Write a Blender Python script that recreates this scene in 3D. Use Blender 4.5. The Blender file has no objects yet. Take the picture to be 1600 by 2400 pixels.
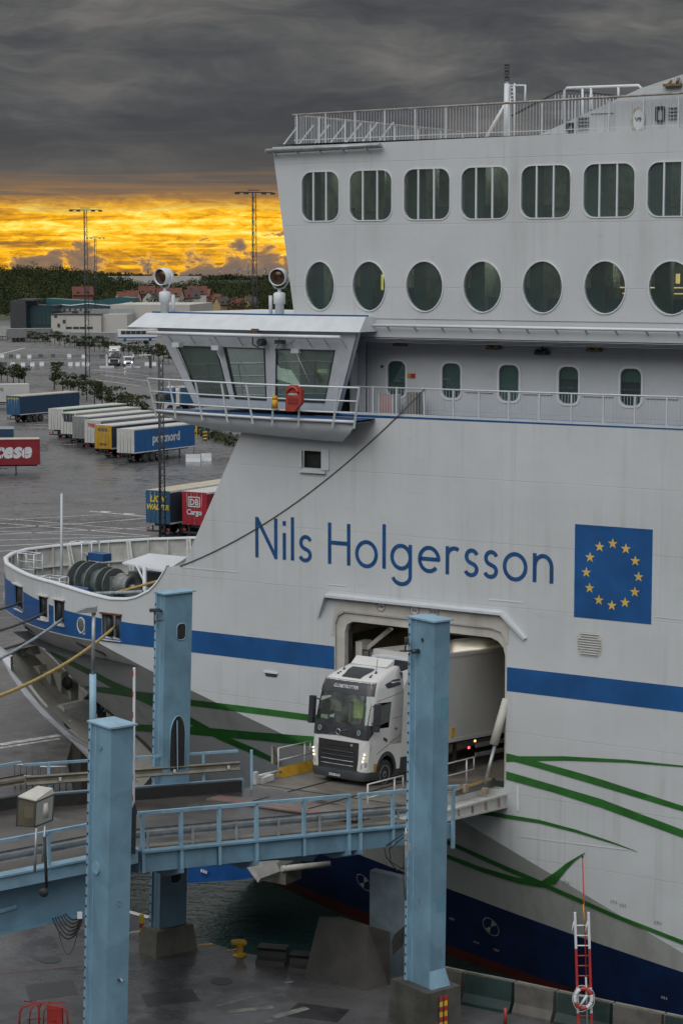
import bpy, bmesh, math, random
from mathutils import Vector, Matrix
from mathutils.geometry import tessellate_polygon
R = math.radians
PI = math.pi
random.seed(7)
sc = bpy.context.scene
C = sc.collection

# ---------------------------------------------------------------- camera
F, VH, CH = 5000.0, 625.0, 22.5          # focal length and horizon row in photo pixels, camera height in metres
PITCH = math.atan((1200 - VH) / F)
cam = bpy.data.cameras.new('camera')
cam.sensor_fit = 'VERTICAL'; cam.sensor_height = 36.0
cam.lens = F / 2400 * 36.0
cam.clip_end = 40000; cam.clip_start = 0.5
co = bpy.data.objects.new('camera', cam); C.objects.link(co)
co.location = (0, 0, CH); co.rotation_euler = (PI / 2 - PITCH, 0, 0)
sc.camera = co

# ---------------------------------------------------------------- node helper
class NT:
    def __init__(s, tree): s.t = tree; s.n = tree.nodes; s.l = tree.links
    def node(s, typ, **kw):
        n = s.n.new(typ)
        for k, v in kw.items(): setattr(n, k, v)
        return n
    def put(s, sock, v):
        if isinstance(v, bpy.types.NodeSocket): s.l.new(v, sock)
        elif isinstance(v, (tuple, list)) and sock.type == 'RGBA' and len(v) == 3: sock.default_value = (*v, 1)
        elif isinstance(v, (int, float)) and sock.type == 'RGBA': sock.default_value = (v, v, v, 1)
        else: sock.default_value = v
    def m(s, op, a, b=0.0, c=None, clamp=False):
        n = s.node('ShaderNodeMath', operation=op, use_clamp=clamp)
        s.put(n.inputs[0], a); s.put(n.inputs[1], b)
        if c is not None: s.put(n.inputs[2], c)
        return n.outputs[0]
    def vec(s, x, y, z=0.0):
        n = s.node('ShaderNodeCombineXYZ')
        for i, v in enumerate((x, y, z)): s.put(n.inputs[i], v)
        return n.outputs[0]
    def sep(s, v):
        n = s.node('ShaderNodeSeparateXYZ'); s.put(n.inputs[0], v); return n.outputs
    def mix(s, f, a, b, typ='MIX'):
        n = s.node('ShaderNodeMix', data_type='RGBA', blend_type=typ); n.clamp_factor = True
        s.put(n.inputs[0], f); s.put(n.inputs[6], a); s.put(n.inputs[7], b); return n.outputs[2]
    def noise(s, v, scale=1.0, detail=4.0, rough=.55, dist=0.0):
        n = s.node('ShaderNodeTexNoise'); s.put(n.inputs['Vector'], v)
        s.put(n.inputs['Scale'], scale); s.put(n.inputs['Detail'], detail); s.put(n.inputs['Roughness'], rough); s.put(n.inputs['Distortion'], dist)
        return n.outputs[0]
    def ss(s, x, a, b):                       # smoothstep from a to b
        n = s.node('ShaderNodeMapRange', interpolation_type='SMOOTHSTEP')
        s.put(n.inputs[0], x); s.put(n.inputs[1], a); s.put(n.inputs[2], b); return n.outputs[0]
    def ramp(s, f, stops):
        n = s.node('ShaderNodeValToRGB'); r = n.color_ramp
        while len(r.elements) < len(stops): r.elements.new(.5)
        for e, (p, c) in zip(r.elements, stops):
            e.position = p; e.color = (*c, 1) if len(c) == 3 else c
        s.put(n.inputs[0], f); return n.outputs[0]
    def scale(s, v, sx, sy, sz):
        n = s.node('ShaderNodeVectorMath', operation='MULTIPLY'); s.put(n.inputs[0], v); n.inputs[1].default_value = (sx, sy, sz); return n.outputs[0]

# ---------------------------------------------------------------- world: heavy overcast with a golden gap on the horizon
w = bpy.data.worlds.new('World'); sc.world = w; w.use_nodes = True
t = NT(w.node_tree); t.n.clear()
tc = t.node('ShaderNodeTexCoord')
X, Y, Z = t.sep(tc.outputs['Generated'])
el = t.m('MULTIPLY', t.m('ARCSINE', Z), 57.296)
az = t.m('MULTIPLY', t.m('ARCTAN2', X, Y), 57.296)
# overcast deck
wob = t.noise(t.vec(t.m('MULTIPLY', az, .16), t.m('MULTIPLY', el, .5)), 1, 3)
n1 = t.noise(t.vec(t.m('MULTIPLY', az, .13), t.m('ADD', t.m('MULTIPLY', el, .5), t.m('MULTIPLY', wob, 1.1)), 3.7), 1, 7, .6, .4)
n1b = t.noise(t.vec(t.m('MULTIPLY', az, .28), t.m('MULTIPLY', el, 1.7), 9.1), 1, 6, .55, .8)
grey = t.ramp(t.m('ADD', t.m('MULTIPLY', n1, .85), t.m('MULTIPLY', n1b, .15)), [(.37, (.050, .054, .063)), (.46, (.068, .072, .080)), (.54, (.102, .102, .106)), (.63, (.145, .142, .140))])
warm = t.m('MULTIPLY', t.ss(el, 4.2, 1.6), .8)
grey = t.mix(warm, grey, (.088, .082, .078))
lift = t.m('ADD', 1.0, t.m('MULTIPLY', t.ss(el, 7.3, 30.0), 6.9))
grey = t.mix(1.0, grey, t.vec(lift, lift, t.m('MULTIPLY', lift, .96)), 'MULTIPLY')
# golden gap
n2 = t.noise(t.vec(t.m('MULTIPLY', az, .22), t.m('MULTIPLY', el, 5.5), 1.3), 1, 7, .6, .5)
n3 = t.noise(t.vec(t.m('MULTIPLY', az, .75), t.m('MULTIPLY', el, 5.2), 5.3), 1, 6, .66, .8)
n4 = t.noise(t.vec(t.m('MULTIPLY', az, 1.5), t.m('MULTIPLY', el, 4.6), 8.3), 1, 7, .68, 1.2)
str_ = t.m('ADD', t.m('ADD', t.m('MULTIPLY', n2, .40), t.m('MULTIPLY', n3, .32)), t.m('MULTIPLY', n4, .28))
hot = t.m('MULTIPLY', t.ss(t.m('ABSOLUTE', t.m('SUBTRACT', el, 1.05)), 1.0, .1), t.ss(t.m('ABSOLUTE', t.m('ADD', az, 3.5)), 11.0, .5))
str_ = t.m('ADD', str_, t.m('MULTIPLY', hot, .085))
gold = t.ramp(str_, [(.40, (.17, .10, .055)), (.46, (.36, .17, .03)), (.515, (.66, .30, .012)), (.565, (.95, .48, .018)), (.62, (1.0, .72, .12)), (.68, (1.0, .86, .3))])
edge = t.m('ADD', el, t.m('MULTIPLY', t.m('SUBTRACT', n2, .5), 1.5))
azg = t.m('MULTIPLY', t.ss(t.m('ABSOLUTE', t.m('ADD', az, 4.0)), 55.0, 10.0), 1.0)
gm = t.m('MULTIPLY', t.ss(edge, 2.05, 1.35), azg)
mid = t.mix(.75, grey, (.27, .15, .065))
sky = t.mix(t.m('MULTIPLY', t.ss(edge, 2.6, 1.7), azg), grey, mid)
sky = t.mix(gm, sky, gold)
# cumulus standing on the horizon
cvec = t.vec(t.m('MULTIPLY', az, 1.05), t.m('MULTIPLY', el, 2.1), 2.2)
cn = t.noise(cvec, 1, 8, .58, .35)
big = t.noise(t.vec(t.m('MULTIPLY', az, .42), 0.0, 7.7), 1, 2)
cth = t.m('SUBTRACT', t.m('ADD', cn, t.m('MULTIPLY', t.m('SUBTRACT', big, .5), .9)), t.m('MULTIPLY', el, .23))
cm = t.m('MULTIPLY', t.ss(cth, .40, .45), azg)
ccol = t.ramp(cth, [(.41, (1.0, .56, .05)), (.45, (.62, .31, .06)), (.49, (.27, .16, .085)), (.60, (.17, .125, .10))])
sky = t.mix(cm, sky, ccol)
nish = t.node('ShaderNodeTexSky', sky_type='NISHITA'); nish.sun_disc = False
nish.sun_elevation = R(2.0); nish.sun_rotation = R(-4.0)
sky = t.mix(1.0, sky, t.mix(1.0, nish.outputs[0], (.00008, .00008, .00008), 'MULTIPLY'), 'ADD')
below = t.ss(el, -.15, -.6)
sky = t.mix(below, sky, (.05, .05, .052))
bg = t.node('ShaderNodeBackground'); t.put(bg.inputs[0], sky); bg.inputs[1].default_value = 1.0
ow = t.node('ShaderNodeOutputWorld'); t.l.new(bg.outputs[0], ow.inputs[0])

# ---------------------------------------------------------------- the daylight behind the cloud, broad and soft
sun = bpy.data.lights.new('sun', 'SUN'); sun.energy = 1.15; sun.angle = R(50); sun.color = (1.0, .985, .965)
so = bpy.data.objects.new('sun', sun); C.objects.link(so)
so.rotation_euler = Vector((-.32, -.72, .78)).to_track_quat('Z', 'Y').to_euler()

vs = sc.view_settings
vs.view_transform = 'Standard'; vs.look = 'None'; vs.gamma = 1.0; vs.use_curve_mapping = False; vs.exposure = 0.22
sc.cycles.max_bounces = 6; sc.cycles.diffuse_bounces = 3; sc.cycles.glossy_bounces = 3; sc.cycles.transmission_bounces = 4; sc.cycles.transparent_max_bounces = 8
sc.cycles.caustics_reflective = False; sc.cycles.caustics_refractive = False
sc.cycles.use_denoising = True

# ---------------------------------------------------------------- layout: photo pixel (1600 x 2400) to a place in the world
def ray(u, v):
    x = (u - 800) / F; y = (1200 - v) / F
    return Vector((x, math.cos(PITCH) + y * math.sin(PITCH), -math.sin(PITCH) + y * math.cos(PITCH)))
def G(u, v, z=0.0):                       # on the level z
    r = ray(u, v); return r * ((z - CH) / r.z) + Vector((0, 0, CH))
def Dp(u, v, D):                          # at the distance D along the view
    r = ray(u, v); return r * (D / r.y) + Vector((0, 0, CH))
# ferry frame: x aft along the side, y inboard, z up; the side plating is y = 0
FA = R(-32.7)
FP = Vector((3.2, 80.0, 0))
FX = Vector((math.cos(FA), math.sin(FA), 0)); FY = Vector((-math.sin(FA), math.cos(FA), 0))
def H(u, v, y=0.0):
    r = ray(u, v); k = (y + FP.dot(FY)) / r.dot(FY); p = r * k - FP
    return Vector((p.dot(FX), y, CH + r.z * k))
def toF(p): q = p - FP; return Vector((q.dot(FX), q.dot(FY), p.z))
def toW(p): return FP + FX * p[0] + FY * p[1] + Vector((0, 0, p[2]))

# ---------------------------------------------------------------- mesh builder
class MB:
    def __init__(s): s.v = []; s.f = []; s.sm = []
    def add(s, vs, fs, smooth=False):
        b = len(s.v); s.v += [tuple(p) for p in vs]
        for f in fs: s.f.append([b + i for i in f]); s.sm.append(smooth)
        return s
    def box(s, x0, x1, y0, y1, z0, z1):
        vs = [(x, y, z) for x in (x0, x1) for y in (y0, y1) for z in (z0, z1)]
        return s.add(vs, [(0, 1, 3, 2), (4, 6, 7, 5), (0, 4, 5, 1), (2, 3, 7, 6), (0, 2, 6, 4), (1, 5, 7, 3)])
    def obox(s, c, a, b, d):              # oriented box: centre and three half axes
        c, a, b, d = map(Vector, (c, a, b, d))
        vs = [c + a * i + b * j + d * k for i in (-1, 1) for j in (-1, 1) for k in (-1, 1)]
        return s.add(vs, [(0, 1, 3, 2), (4, 6, 7, 5), (0, 4, 5, 1), (2, 3, 7, 6), (0, 2, 6, 4), (1, 5, 7, 3)])
    def bar(s, p, q, w, h, up=(0, 0, 1)):
        p, q = Vector(p), Vector(q); a = (q - p) / 2; d = a.normalized(); up = Vector(up)
        if abs(d.dot(up)) > .98: up = Vector((1, 0, 0))
        sd = d.cross(up).normalized(); u2 = sd.cross(d)
        return s.obox((p + q) / 2, a, sd * (w / 2), u2 * (h / 2))
    def tube(s, p, q, r, seg=8, r2=None, smooth=True):
        p, q = Vector(p), Vector(q); d = (q - p).normalized(); r2 = r if r2 is None else r2
        a = d.orthogonal().normalized(); b = d.cross(a); vs = []
        for c, rr in ((p, r), (q, r2)):
            vs += [c + (a * math.cos(2 * PI * i / seg) + b * math.sin(2 * PI * i / seg)) * rr for i in range(seg)]
        s.add(vs, [(i, (i + 1) % seg, seg + (i + 1) % seg, seg + i) for i in range(seg)], smooth)
        return s.add(vs, [tuple(range(seg))[::-1], tuple(range(seg, 2 * seg))])
    def path(s, pts, r, seg=6, closed=False):
        pts = [Vector(p) for p in pts]; n = len(pts); vs = []; ref = None
        for i, p in enumerate(pts):
            if closed: d = pts[(i + 1) % n] - pts[i - 1]
            else: d = pts[min(i + 1, n - 1)] - pts[max(i - 1, 0)]
            d.normalize()
            if ref is None: ref = d.orthogonal().normalized()
            ref = (ref - d * ref.dot(d)).normalized(); b = d.cross(ref)
            vs += [p + (ref * math.cos(2 * PI * k / seg) + b * math.sin(2 * PI * k / seg)) * r for k in range(seg)]
        fs = []
        for i in range(n if closed else n - 1):
            a0, b0 = i * seg, ((i + 1) % n) * seg
            fs += [(a0 + k, a0 + (k + 1) % seg, b0 + (k + 1) % seg, b0 + k) for k in range(seg)]
        s.add(vs, fs, True)
        if not closed: s.add(vs, [tuple(range(seg))[::-1], tuple(range((n - 1) * seg, n * seg))])
        return s
    def lathe(s, prof, o, ax, seg=16, smooth=True):    # prof: (radius, along)
        o, ax = Vector(o), Vector(ax).normalized(); a = ax.orthogonal().normalized(); b = ax.cross(a); vs = []
        for r, h in prof:
            vs += [o + ax * h + (a * math.cos(2 * PI * i / seg) + b * math.sin(2 * PI * i / seg)) * r for i in range(seg)]
        fs = [(j * seg + i, j * seg + (i + 1) % seg, (j + 1) * seg + (i + 1) % seg, (j + 1) * seg + i) for j in range(len(prof) - 1) for i in range(seg)]
        s.add(vs, fs, smooth)
        return s.add(vs, [tuple(range(seg))[::-1], tuple(range((len(prof) - 1) * seg, len(prof) * seg))])
    def prism(s, poly, fn, d0, d1, holes=()):          # 2D outline (with holes) swept from d0 to d1; fn(a, b, d) -> point
        loops = [list(poly)] + [list(h) for h in holes]
        flat = [p for l in loops for p in l]; n = len(flat)
        tris = tessellate_polygon([[Vector((a, b, 0)) for a, b in l] for l in loops])
        vs = [fn(a, b, d0) for a, b in flat] + [fn(a, b, d1) for a, b in flat]
        fs = [tuple(tr) for tr in tris] + [tuple(i + n for i in reversed(tr)) for tr in tris]
        o = 0
        for l in loops:
            k = len(l); fs += [(o + i, o + (i + 1) % k, n + o + (i + 1) % k, n + o + i) for i in range(k)]; o += k
        return s.add(vs, fs)
    def sheet(s, rows, smooth=False):                  # grid of points
        n = len(rows[0]); vs = [p for r in rows for p in r]
        return s.add(vs, [(j * n + i, j * n + i + 1, (j + 1) * n + i + 1, (j + 1) * n + i) for j in range(len(rows) - 1) for i in range(n - 1)], smooth)
    def build(s, name, mat, parent=None, origin=None):
        me = bpy.data.meshes.new(name)
        o_ = Vector(origin) if origin is not None else None
        vs = s.v if o_ is None else [tuple(Vector(p) - o_) for p in s.v]
        me.from_pydata(vs, [], s.f)
        if any(s.sm): me.polygons.foreach_set('use_smooth', s.sm)
        bm = bmesh.new(); bm.from_mesh(me)
        bmesh.ops.remove_doubles(bm, verts=bm.verts, dist=1e-5)
        bmesh.ops.recalc_face_normals(bm, faces=bm.faces); bm.to_mesh(me); bm.free()
        me.materials.append(mat)
        o = bpy.data.objects.new(name, me); C.objects.link(o)
        if o_ is not None: o.location = o_
        if parent is not None: o.parent = parent
        return o

def tag(o, label, cat, group=None):
    o['label'] = label; o['category'] = cat
    if group: o['group'] = group
    return o
def thing(name, label, cat, loc=(0, 0, 0), rotz=0.0, group=None, rot=None):
    o = bpy.data.objects.new(name, None); C.objects.link(o); o.empty_display_size = .5
    o.location = loc; o.rotation_euler = rot if rot is not None else (0, 0, rotz)
    return tag(o, label, cat, group)
def struct(o): o['kind'] = 'structure'; return o
def copy_tree(o, parent=None):
    c = o.copy(); C.objects.link(c); c.parent = parent
    for ch in list(o.children): copy_tree(ch, c)
    return c
def text_mesh(name, s, size, fn, mat, parent, bold=0.0, align='LEFT', sx=1.0, shear=0.0, spacing=1.0):
    cu = bpy.data.curves.new('t', 'FONT'); cu.body = s; cu.size = size; cu.align_x = align; cu.offset = bold; cu.shear = shear; cu.space_character = spacing; cu.resolution_u = 3
    ob = bpy.data.objects.new('t', cu); C.objects.link(ob)
    dg = bpy.context.evaluated_depsgraph_get(); me = bpy.data.meshes.new_from_object(ob.evaluated_get(dg))
    bpy.data.objects.remove(ob); bpy.data.curves.remove(cu)
    for v in me.vertices: v.co = fn(v.co.x * sx, v.co.y)
    me.materials.clear(); me.materials.append(mat); me.name = name
    o = bpy.data.objects.new(name, me); C.objects.link(o); o.parent = parent
    return o
def rrect(x0, x1, z0, z1, r, k=4):
    pts = []
    for cx, cz, a0 in ((x1 - r, z1 - r, 0), (x0 + r, z1 - r, 90), (x0 + r, z0 + r, 180), (x1 - r, z0 + r, 270)):
        for i in range(k + 1):
            a = R(a0 + 90 * i / k); pts.append((cx + r * math.cos(a), cz + r * math.sin(a)))
    return pts
def ellipse(cx, cz, rx, rz, n=28): return [(cx + rx * math.cos(2 * PI * i / n), cz + rz * math.sin(2 * PI * i / n)) for i in range(n)]
def lerp(a, b, f): return a + (b - a) * f
def interp(x, pts):
    if x <= pts[0][0]: return pts[0][1]
    for (a, b), (c, d) in zip(pts, pts[1:]):
        if x <= c: return b + (d - b) * (x - a) / (c - a)
    return pts[-1][1]

# ---------------------------------------------------------------- materials
def mat(name, col, rough=.55, metal=0.0, var=.12, scale=1.2, bump=0.0, bscale=40.0, streak=0.0, dirt=(.16, .13, .10), rust=0.0, spec=.5, wet=0.0, seams=0.0, chips=0.0):
    m_ = bpy.data.materials.new(name); m_.use_nodes = True; t = NT(m_.node_tree); b = t.n['Principled BSDF']
    pos = t.node('ShaderNodeNewGeometry').outputs['Position']
    n = t.noise(pos, scale, 5, .6)
    c = t.mix(t.ss(n, .3, .7), tuple(x * (1 - var) for x in col), tuple(min(1, x * (1 + var)) for x in col))
    if streak:
        s1 = t.noise(t.scale(pos, 1.5, 1.5, .10), 1, 6, .65, .3); s2 = t.noise(t.scale(pos, .35, .35, .3), 1, 3)
        f = t.m('MULTIPLY', t.ss(s1, .50, .78), t.ss(s2, .35, .7))
        c = t.mix(t.m('MULTIPLY', f, streak), c, dirt)
    if rust:
        r1 = t.noise(t.scale(pos, 3, 3, 1.2), 1, 6, .7)
        c = t.mix(t.m('MULTIPLY', t.ss(r1, .62, .74), rust), c, (.16, .065, .025))
    if chips:                                 # touched-up patches, scuffs and rust where the paint has gone
        q1 = t.noise(t.scale(pos, .7, .7, .45), 1, 2, .3); c = t.mix(t.m('MULTIPLY', t.ss(q1, .56, .575), .35), c, tuple(min(1, x * 1.28) for x in col))
        q2 = t.noise(t.scale(pos, 4, 4, 2.2), 1, 7, .72); q3 = t.noise(pos, .45, 3)
        c = t.mix(t.m('MULTIPLY', t.m('MULTIPLY', t.ss(q2, .63, .69), t.ss(q3, .45, .62)), chips), c, (.105, .065, .045))
    if seams:
        zz = t.m('FRACT', t.m('DIVIDE', t.sep(pos)[2], 2.35)); ln = t.ss(t.m('ABSOLUTE', t.m('SUBTRACT', zz, .5)), .0075, .002)
        c = t.mix(t.m('MULTIPLY', ln, seams), c, tuple(x * .78 for x in col))
    t.put(b.inputs['Base Color'], c)
    b.inputs['Metallic'].default_value = metal; b.inputs['Specular IOR Level'].default_value = spec
    rv = t.m('ADD', rough - .08, t.m('MULTIPLY', n, .16), clamp=True)
    if wet:
        pw = t.noise(pos, .09, 4, .6); rv = t.mix(t.ss(pw, .42, .6), t.vec(rv, rv, rv), (wet, wet, wet))
    t.put(b.inputs['Roughness'], rv)
    if bump:
        bn = t.node('ShaderNodeBump'); bn.inputs['Strength'].default_value = bump; bn.inputs['Distance'].default_value = .02
        t.put(bn.inputs['Height'], t.noise(pos, bscale, 4, .6)); t.l.new(bn.outputs[0], b.inputs['Normal'])
    return m_
def emit(name, col, st, base=(.8, .8, .8)):
    m_ = bpy.data.materials.new(name); m_.use_nodes = True; b = m_.node_tree.nodes['Principled BSDF']
    b.inputs['Base Color'].default_value = (*base, 1); b.inputs['Emission Color'].default_value = (*col, 1); b.inputs['Emission Strength'].default_value = st
    return m_
def glass(name, tint, refl=.12, rough=.03, body=None):
    m_ = bpy.data.materials.new(name); m_.use_nodes = True; t = NT(m_.node_tree); t.n.clear()
    tr = t.node('ShaderNodeBsdfTransparent'); t.put(tr.inputs[0], tint)
    gl = t.node('ShaderNodeBsdfGlossy'); t.put(gl.inputs[0], (.85, .95, .92)); gl.inputs['Roughness'].default_value = rough
    fr = t.node('ShaderNodeFresnel'); fr.inputs[0].default_value = 1.5
    oi = t.node('ShaderNodeObjectInfo').outputs['Random']; va = t.node('ShaderNodeVectorMath', operation='ADD'); t.l.new(t.node('ShaderNodeNewGeometry').outputs['Position'], va.inputs[0]); t.put(va.inputs[1], t.vec(t.m('MULTIPLY', oi, 40), t.m('MULTIPLY', oi, 23), t.m('MULTIPLY', oi, 11))); geo = va.outputs[0]
    bn = t.node('ShaderNodeBump'); bn.inputs['Strength'].default_value = .05; bn.inputs['Distance'].default_value = .05
    t.put(bn.inputs['Height'], t.noise(geo, .9, 2)); t.l.new(bn.outputs[0], gl.inputs['Normal'])
    mx = t.node('ShaderNodeMixShader'); t.put(mx.inputs[0], t.m('ADD', t.m('MULTIPLY', fr.outputs[0], 1.2), refl, clamp=True))
    t.l.new(tr.outputs[0], mx.inputs[1]); t.l.new(gl.outputs[0], mx.inputs[2])
    out_ = mx.outputs[0]
    if body:                                  # tint and dirt, plus patchy sky reflection painted in as diffuse colour
        df = t.node('ShaderNodeBsdfDiffuse'); t.put(df.inputs[0], body[:3]); m2 = t.node('ShaderNodeMixShader'); t.put(m2.inputs[0], t.m('MULTIPLY', t.m('ADD', .55, t.m('MULTIPLY', t.ss(t.noise(t.scale(geo, .55, .55, .45), 1, 2, .5, .6), .3, .7), .45)), t.m('ADD', body[3] * .8, t.m('MULTIPLY', oi, body[3] * 2.0))))
        t.l.new(mx.outputs[0], m2.inputs[1]); t.l.new(df.outputs[0], m2.inputs[2]); out_ = m2.outputs[0]
    o = t.node('ShaderNodeOutputMaterial'); t.l.new(out_, o.inputs[0]); return m_

M = {}
WHITE = (.515, .54, .555)
def hull_paint():
    m_ = bpy.data.materials.new('hull_white'); m_.use_nodes = True; t = NT(m_.node_tree); b = t.n['Principled BSDF']
    pos = t.node('ShaderNodeTexCoord').outputs['Object']; x, y, z = t.sep(pos)
    c = t.mix(t.ss(t.noise(pos, .35, 5, .6), .3, .7), tuple(v * .95 for v in WHITE), tuple(v * 1.04 for v in WHITE))
    pl = t.noise(t.vec(t.m('FLOOR', t.m('DIVIDE', x, 3.2)), t.m('FLOOR', t.m('DIVIDE', z, 2.35)), 1.7), 3.3, 0)      # plates differ a little
    c = t.mix(t.m('MULTIPLY', t.ss(pl, .35, .7), .07), c, (.40, .40, .39))
    s1 = t.noise(t.scale(pos, 2.3, 1, .07), 1, 6, .68, .25); s2 = t.noise(t.scale(pos, .30, .3, .22), 1, 4)
    c = t.mix(t.m('MULTIPLY', t.m('MULTIPLY', t.ss(s1, .47, .74), t.ss(s2, .38, .68)), .42), c, (.26, .245, .215))     # rain and dirt runs
    s3 = t.noise(t.scale(pos, 5.5, 1, .16), 1.3, 5, .7); s4 = t.noise(t.scale(pos, .5, 1, .5), 1, 3)
    c = t.mix(t.m('MULTIPLY', t.m('MULTIPLY', t.ss(s3, .64, .76), t.ss(s4, .52, .66)), .5), c, (.27, .15, .08))        # rust weeps
    c = t.mix(t.m('MULTIPLY', t.ss(t.noise(t.scale(pos, .9, .9, 2.6), 1, 6, .7), .60, .70), .22), c, (.33, .32, .29))   # scuffs along the side
    lz = t.ss(t.m('ABSOLUTE', t.m('SUBTRACT', t.m('FRACT', t.m('DIVIDE', t.m('ADD', z, .6), 2.35)), .5)), .0085, .003)
    lx = t.ss(t.m('ABSOLUTE', t.m('SUBTRACT', t.m('FRACT', t.m('DIVIDE', x, 6.4)), .5)), .0032, .001)
    ln = t.m('MAXIMUM', lz, t.m('MULTIPLY', lx, .7))
    c = t.mix(t.m('MULTIPLY', ln, t.m('MULTIPLY', t.ss(s2, .3, .6), .38)), c, (.30, .30, .29))
    t.put(b.inputs['Base Color'], c); t.put(b.inputs['Roughness'], t.m('ADD', .34, t.m('MULTIPLY', s2, .25)))
    hungry = t.m('SINE', t.m('MULTIPLY', x, 7.85))                       # plating drawn in between the frames
    hv = t.m('ADD', t.m('MULTIPLY', hungry, .10), t.m('MULTIPLY', t.noise(t.scale(pos, .9, .9, .6), 1, 3), 1.3))
    bn = t.node('ShaderNodeBump'); bn.inputs['Strength'].default_value = .35; bn.inputs['Distance'].default_value = .05
    t.put(bn.inputs['Height'], t.m('SUBTRACT', hv, t.m('MULTIPLY', ln, .25))); t.l.new(bn.outputs[0], b.inputs['Normal'])
    return m_
M['hull'] = hull_paint()
M['white'] = mat('white_paint', (.53, .56, .59), .45, var=.06, scale=2)
M['bright'] = mat('clean_white_paint', (.62, .65, .68), .4, var=.04)
M['deckwhite'] = mat('weathered_white_paint', (.52, .52, .50), .55, var=.12, scale=3, rust=.35, streak=.3)
M['blue'] = mat('stripe_blue', (.010, .078, .24), .40, var=.16, scale=.7, streak=.5, dirt=(.045, .085, .16))
M['navy'] = mat('letter_blue', (.010, .070, .20), .42, var=.18, scale=2.2, streak=.4, dirt=(.05, .09, .16))
M['green'] = mat('line_green', (.024, .125, .022), .44, var=.2, scale=1.5, streak=.4, dirt=(.04, .10, .03))
M['gold'] = mat('star_gold', (.62, .43, .10), .5, var=.1)
M['steelblue'] = mat('linkspan_blue', (.150, .268, .355), .42, var=.16, scale=.9, streak=.55, dirt=(.075, .15, .20), rust=.0, chips=.8)
M['railblue'] = mat('rail_blue', (.22, .365, .47), .42, var=.15, scale=2, chips=.7)
M['grey'] = mat('galvanised', (.32, .34, .35), .42, .5, var=.18, scale=3)
M['dark'] = mat('dark_metal', (.045, .05, .055), .5, .2, var=.2, scale=4)
M['black'] = mat('black_rubber', (.018, .018, .019), .65, var=.2, scale=5)
M['winch'] = mat('winch_green_grey', (.115, .135, .138), .5, .1, var=.2, scale=3, rust=.25)
M['beige'] = mat('door_frame_beige', (.47, .455, .41), .55, var=.10, scale=1.5, streak=.5, dirt=(.22, .18, .13), rust=.12)
M['inner'] = mat('vehicle_deck_wall', (.34, .31, .25), .6, var=.15, scale=1)
M['ramp'] = mat('ramp_plate', (.165, .15, .13), .48, .15, var=.28, scale=.8, bump=.2, bscale=12, rust=.15)
M['asphalt'] = mat('deck_asphalt', (.066, .060, .055), .5, var=.35, scale=.6, wet=.2, bump=.15, bscale=25)
M['concrete'] = mat('old_concrete', (.15, .145, .125), .75, var=.28, scale=1.1, streak=.5, dirt=(.05, .048, .04), bump=.4, bscale=9)
M['yellow'] = mat('signal_yellow', (.48, .27, .02), .5, var=.2, scale=2, rust=.3)
M['red'] = mat('signal_red', (.38, .035, .03), .45, var=.15, scale=2)
M['orange'] = mat('rescue_orange', (.34, .045, .03), .5, var=.15, scale=3)
M['tyre'] = mat('tyre', (.022, .022, .023), .75, var=.15, scale=6)
M['rim'] = mat('wheel_rim', (.42, .43, .44), .4, .15, var=.15, scale=8)
M['rope_y'] = mat('rope_yellow', (.42, .29, .09), .8, var=.3, scale=6, bump=.5, bscale=60)
M['rope_g'] = mat('rope_grey', (.26, .30, .34), .8, var=.3, scale=6, bump=.5, bscale=60)
M['rope_d'] = mat('rope_dark', (.065, .06, .055), .8, var=.3, scale=6)
M['glass'] = glass('ferry_glass', (.45, .64, .61), .15, .03, (.105, .155, .145, .15))
M['bglass'] = glass('bridge_glass', (.42, .54, .47), .15, .03, (.15, .21, .18, .26))
M['tglass'] = glass('cab_glass', (.70, .78, .66), .07)
M['lens'] = glass('lens_glass', (.5, .45, .35), .2)
M['lamp'] = emit('fluorescent_tube', (1, .93, .78), 7)
M['warm'] = emit('saloon_lamp', (1, .55, .18), 1.2)
M['saloonfill'] = emit('saloon_fill_glow', (1, .92, .80), 12.0)  # added glow that brightens the saloon interiors
M['drl'] = emit('daytime_lamp', (1, .85, .45), 1.7)
M['amber'] = emit('side_marker', (1, .3, .05), 3)
M['redlamp'] = emit('tail_marker', (1, .02, .05), 2.5)
# ================================================================ FERRY
ferry = thing('ferry', 'white car ferry with blue and green stripes, side door open onto the linkspan', 'ship', FP, FA)
fx = lambda a, b, d: (a, d, b)                       # outline in the x-z plane of the side, swept inboard
ZK = [(-16, -4.2), (-10.74, -1.97), (-1.21, 1.77), (9.99, 4.93), (13.11, 5.83), (16.09, 6.80), (40, 6.80)]
def bowc(s): return .045 * (s - 15) ** 2 if s > 15 else 0.0
def ysurf(x, z):
    s = -x; zk = interp(s, ZK); y = bowc(s)
    if z < zk:
        k = max(0, s + 16); y += (.105 * k + .0058 * k * k) * (zk - z) / (zk + 4.6)
    return y
def HS(u, v, off=.012):                              # where the sight line meets the curved side plating
    a, b = -2.0, 16.0
    fa = a - ysurf(H(u, v, a).x, H(u, v, a).z)
    for i in range(161):
        y = -2 + i * 18 / 160; p = H(u, v, y); f = y - ysurf(p.x, p.z)
        if f >= 0: b = y; a = y - 18 / 160; break
    for _ in range(24):
        m = (a + b) / 2; p = H(u, v, m)
        if m - ysurf(p.x, p.z) >= 0: b = m
        else: a = m
    p = H(u, v, b); p.y -= off; return p

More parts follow.
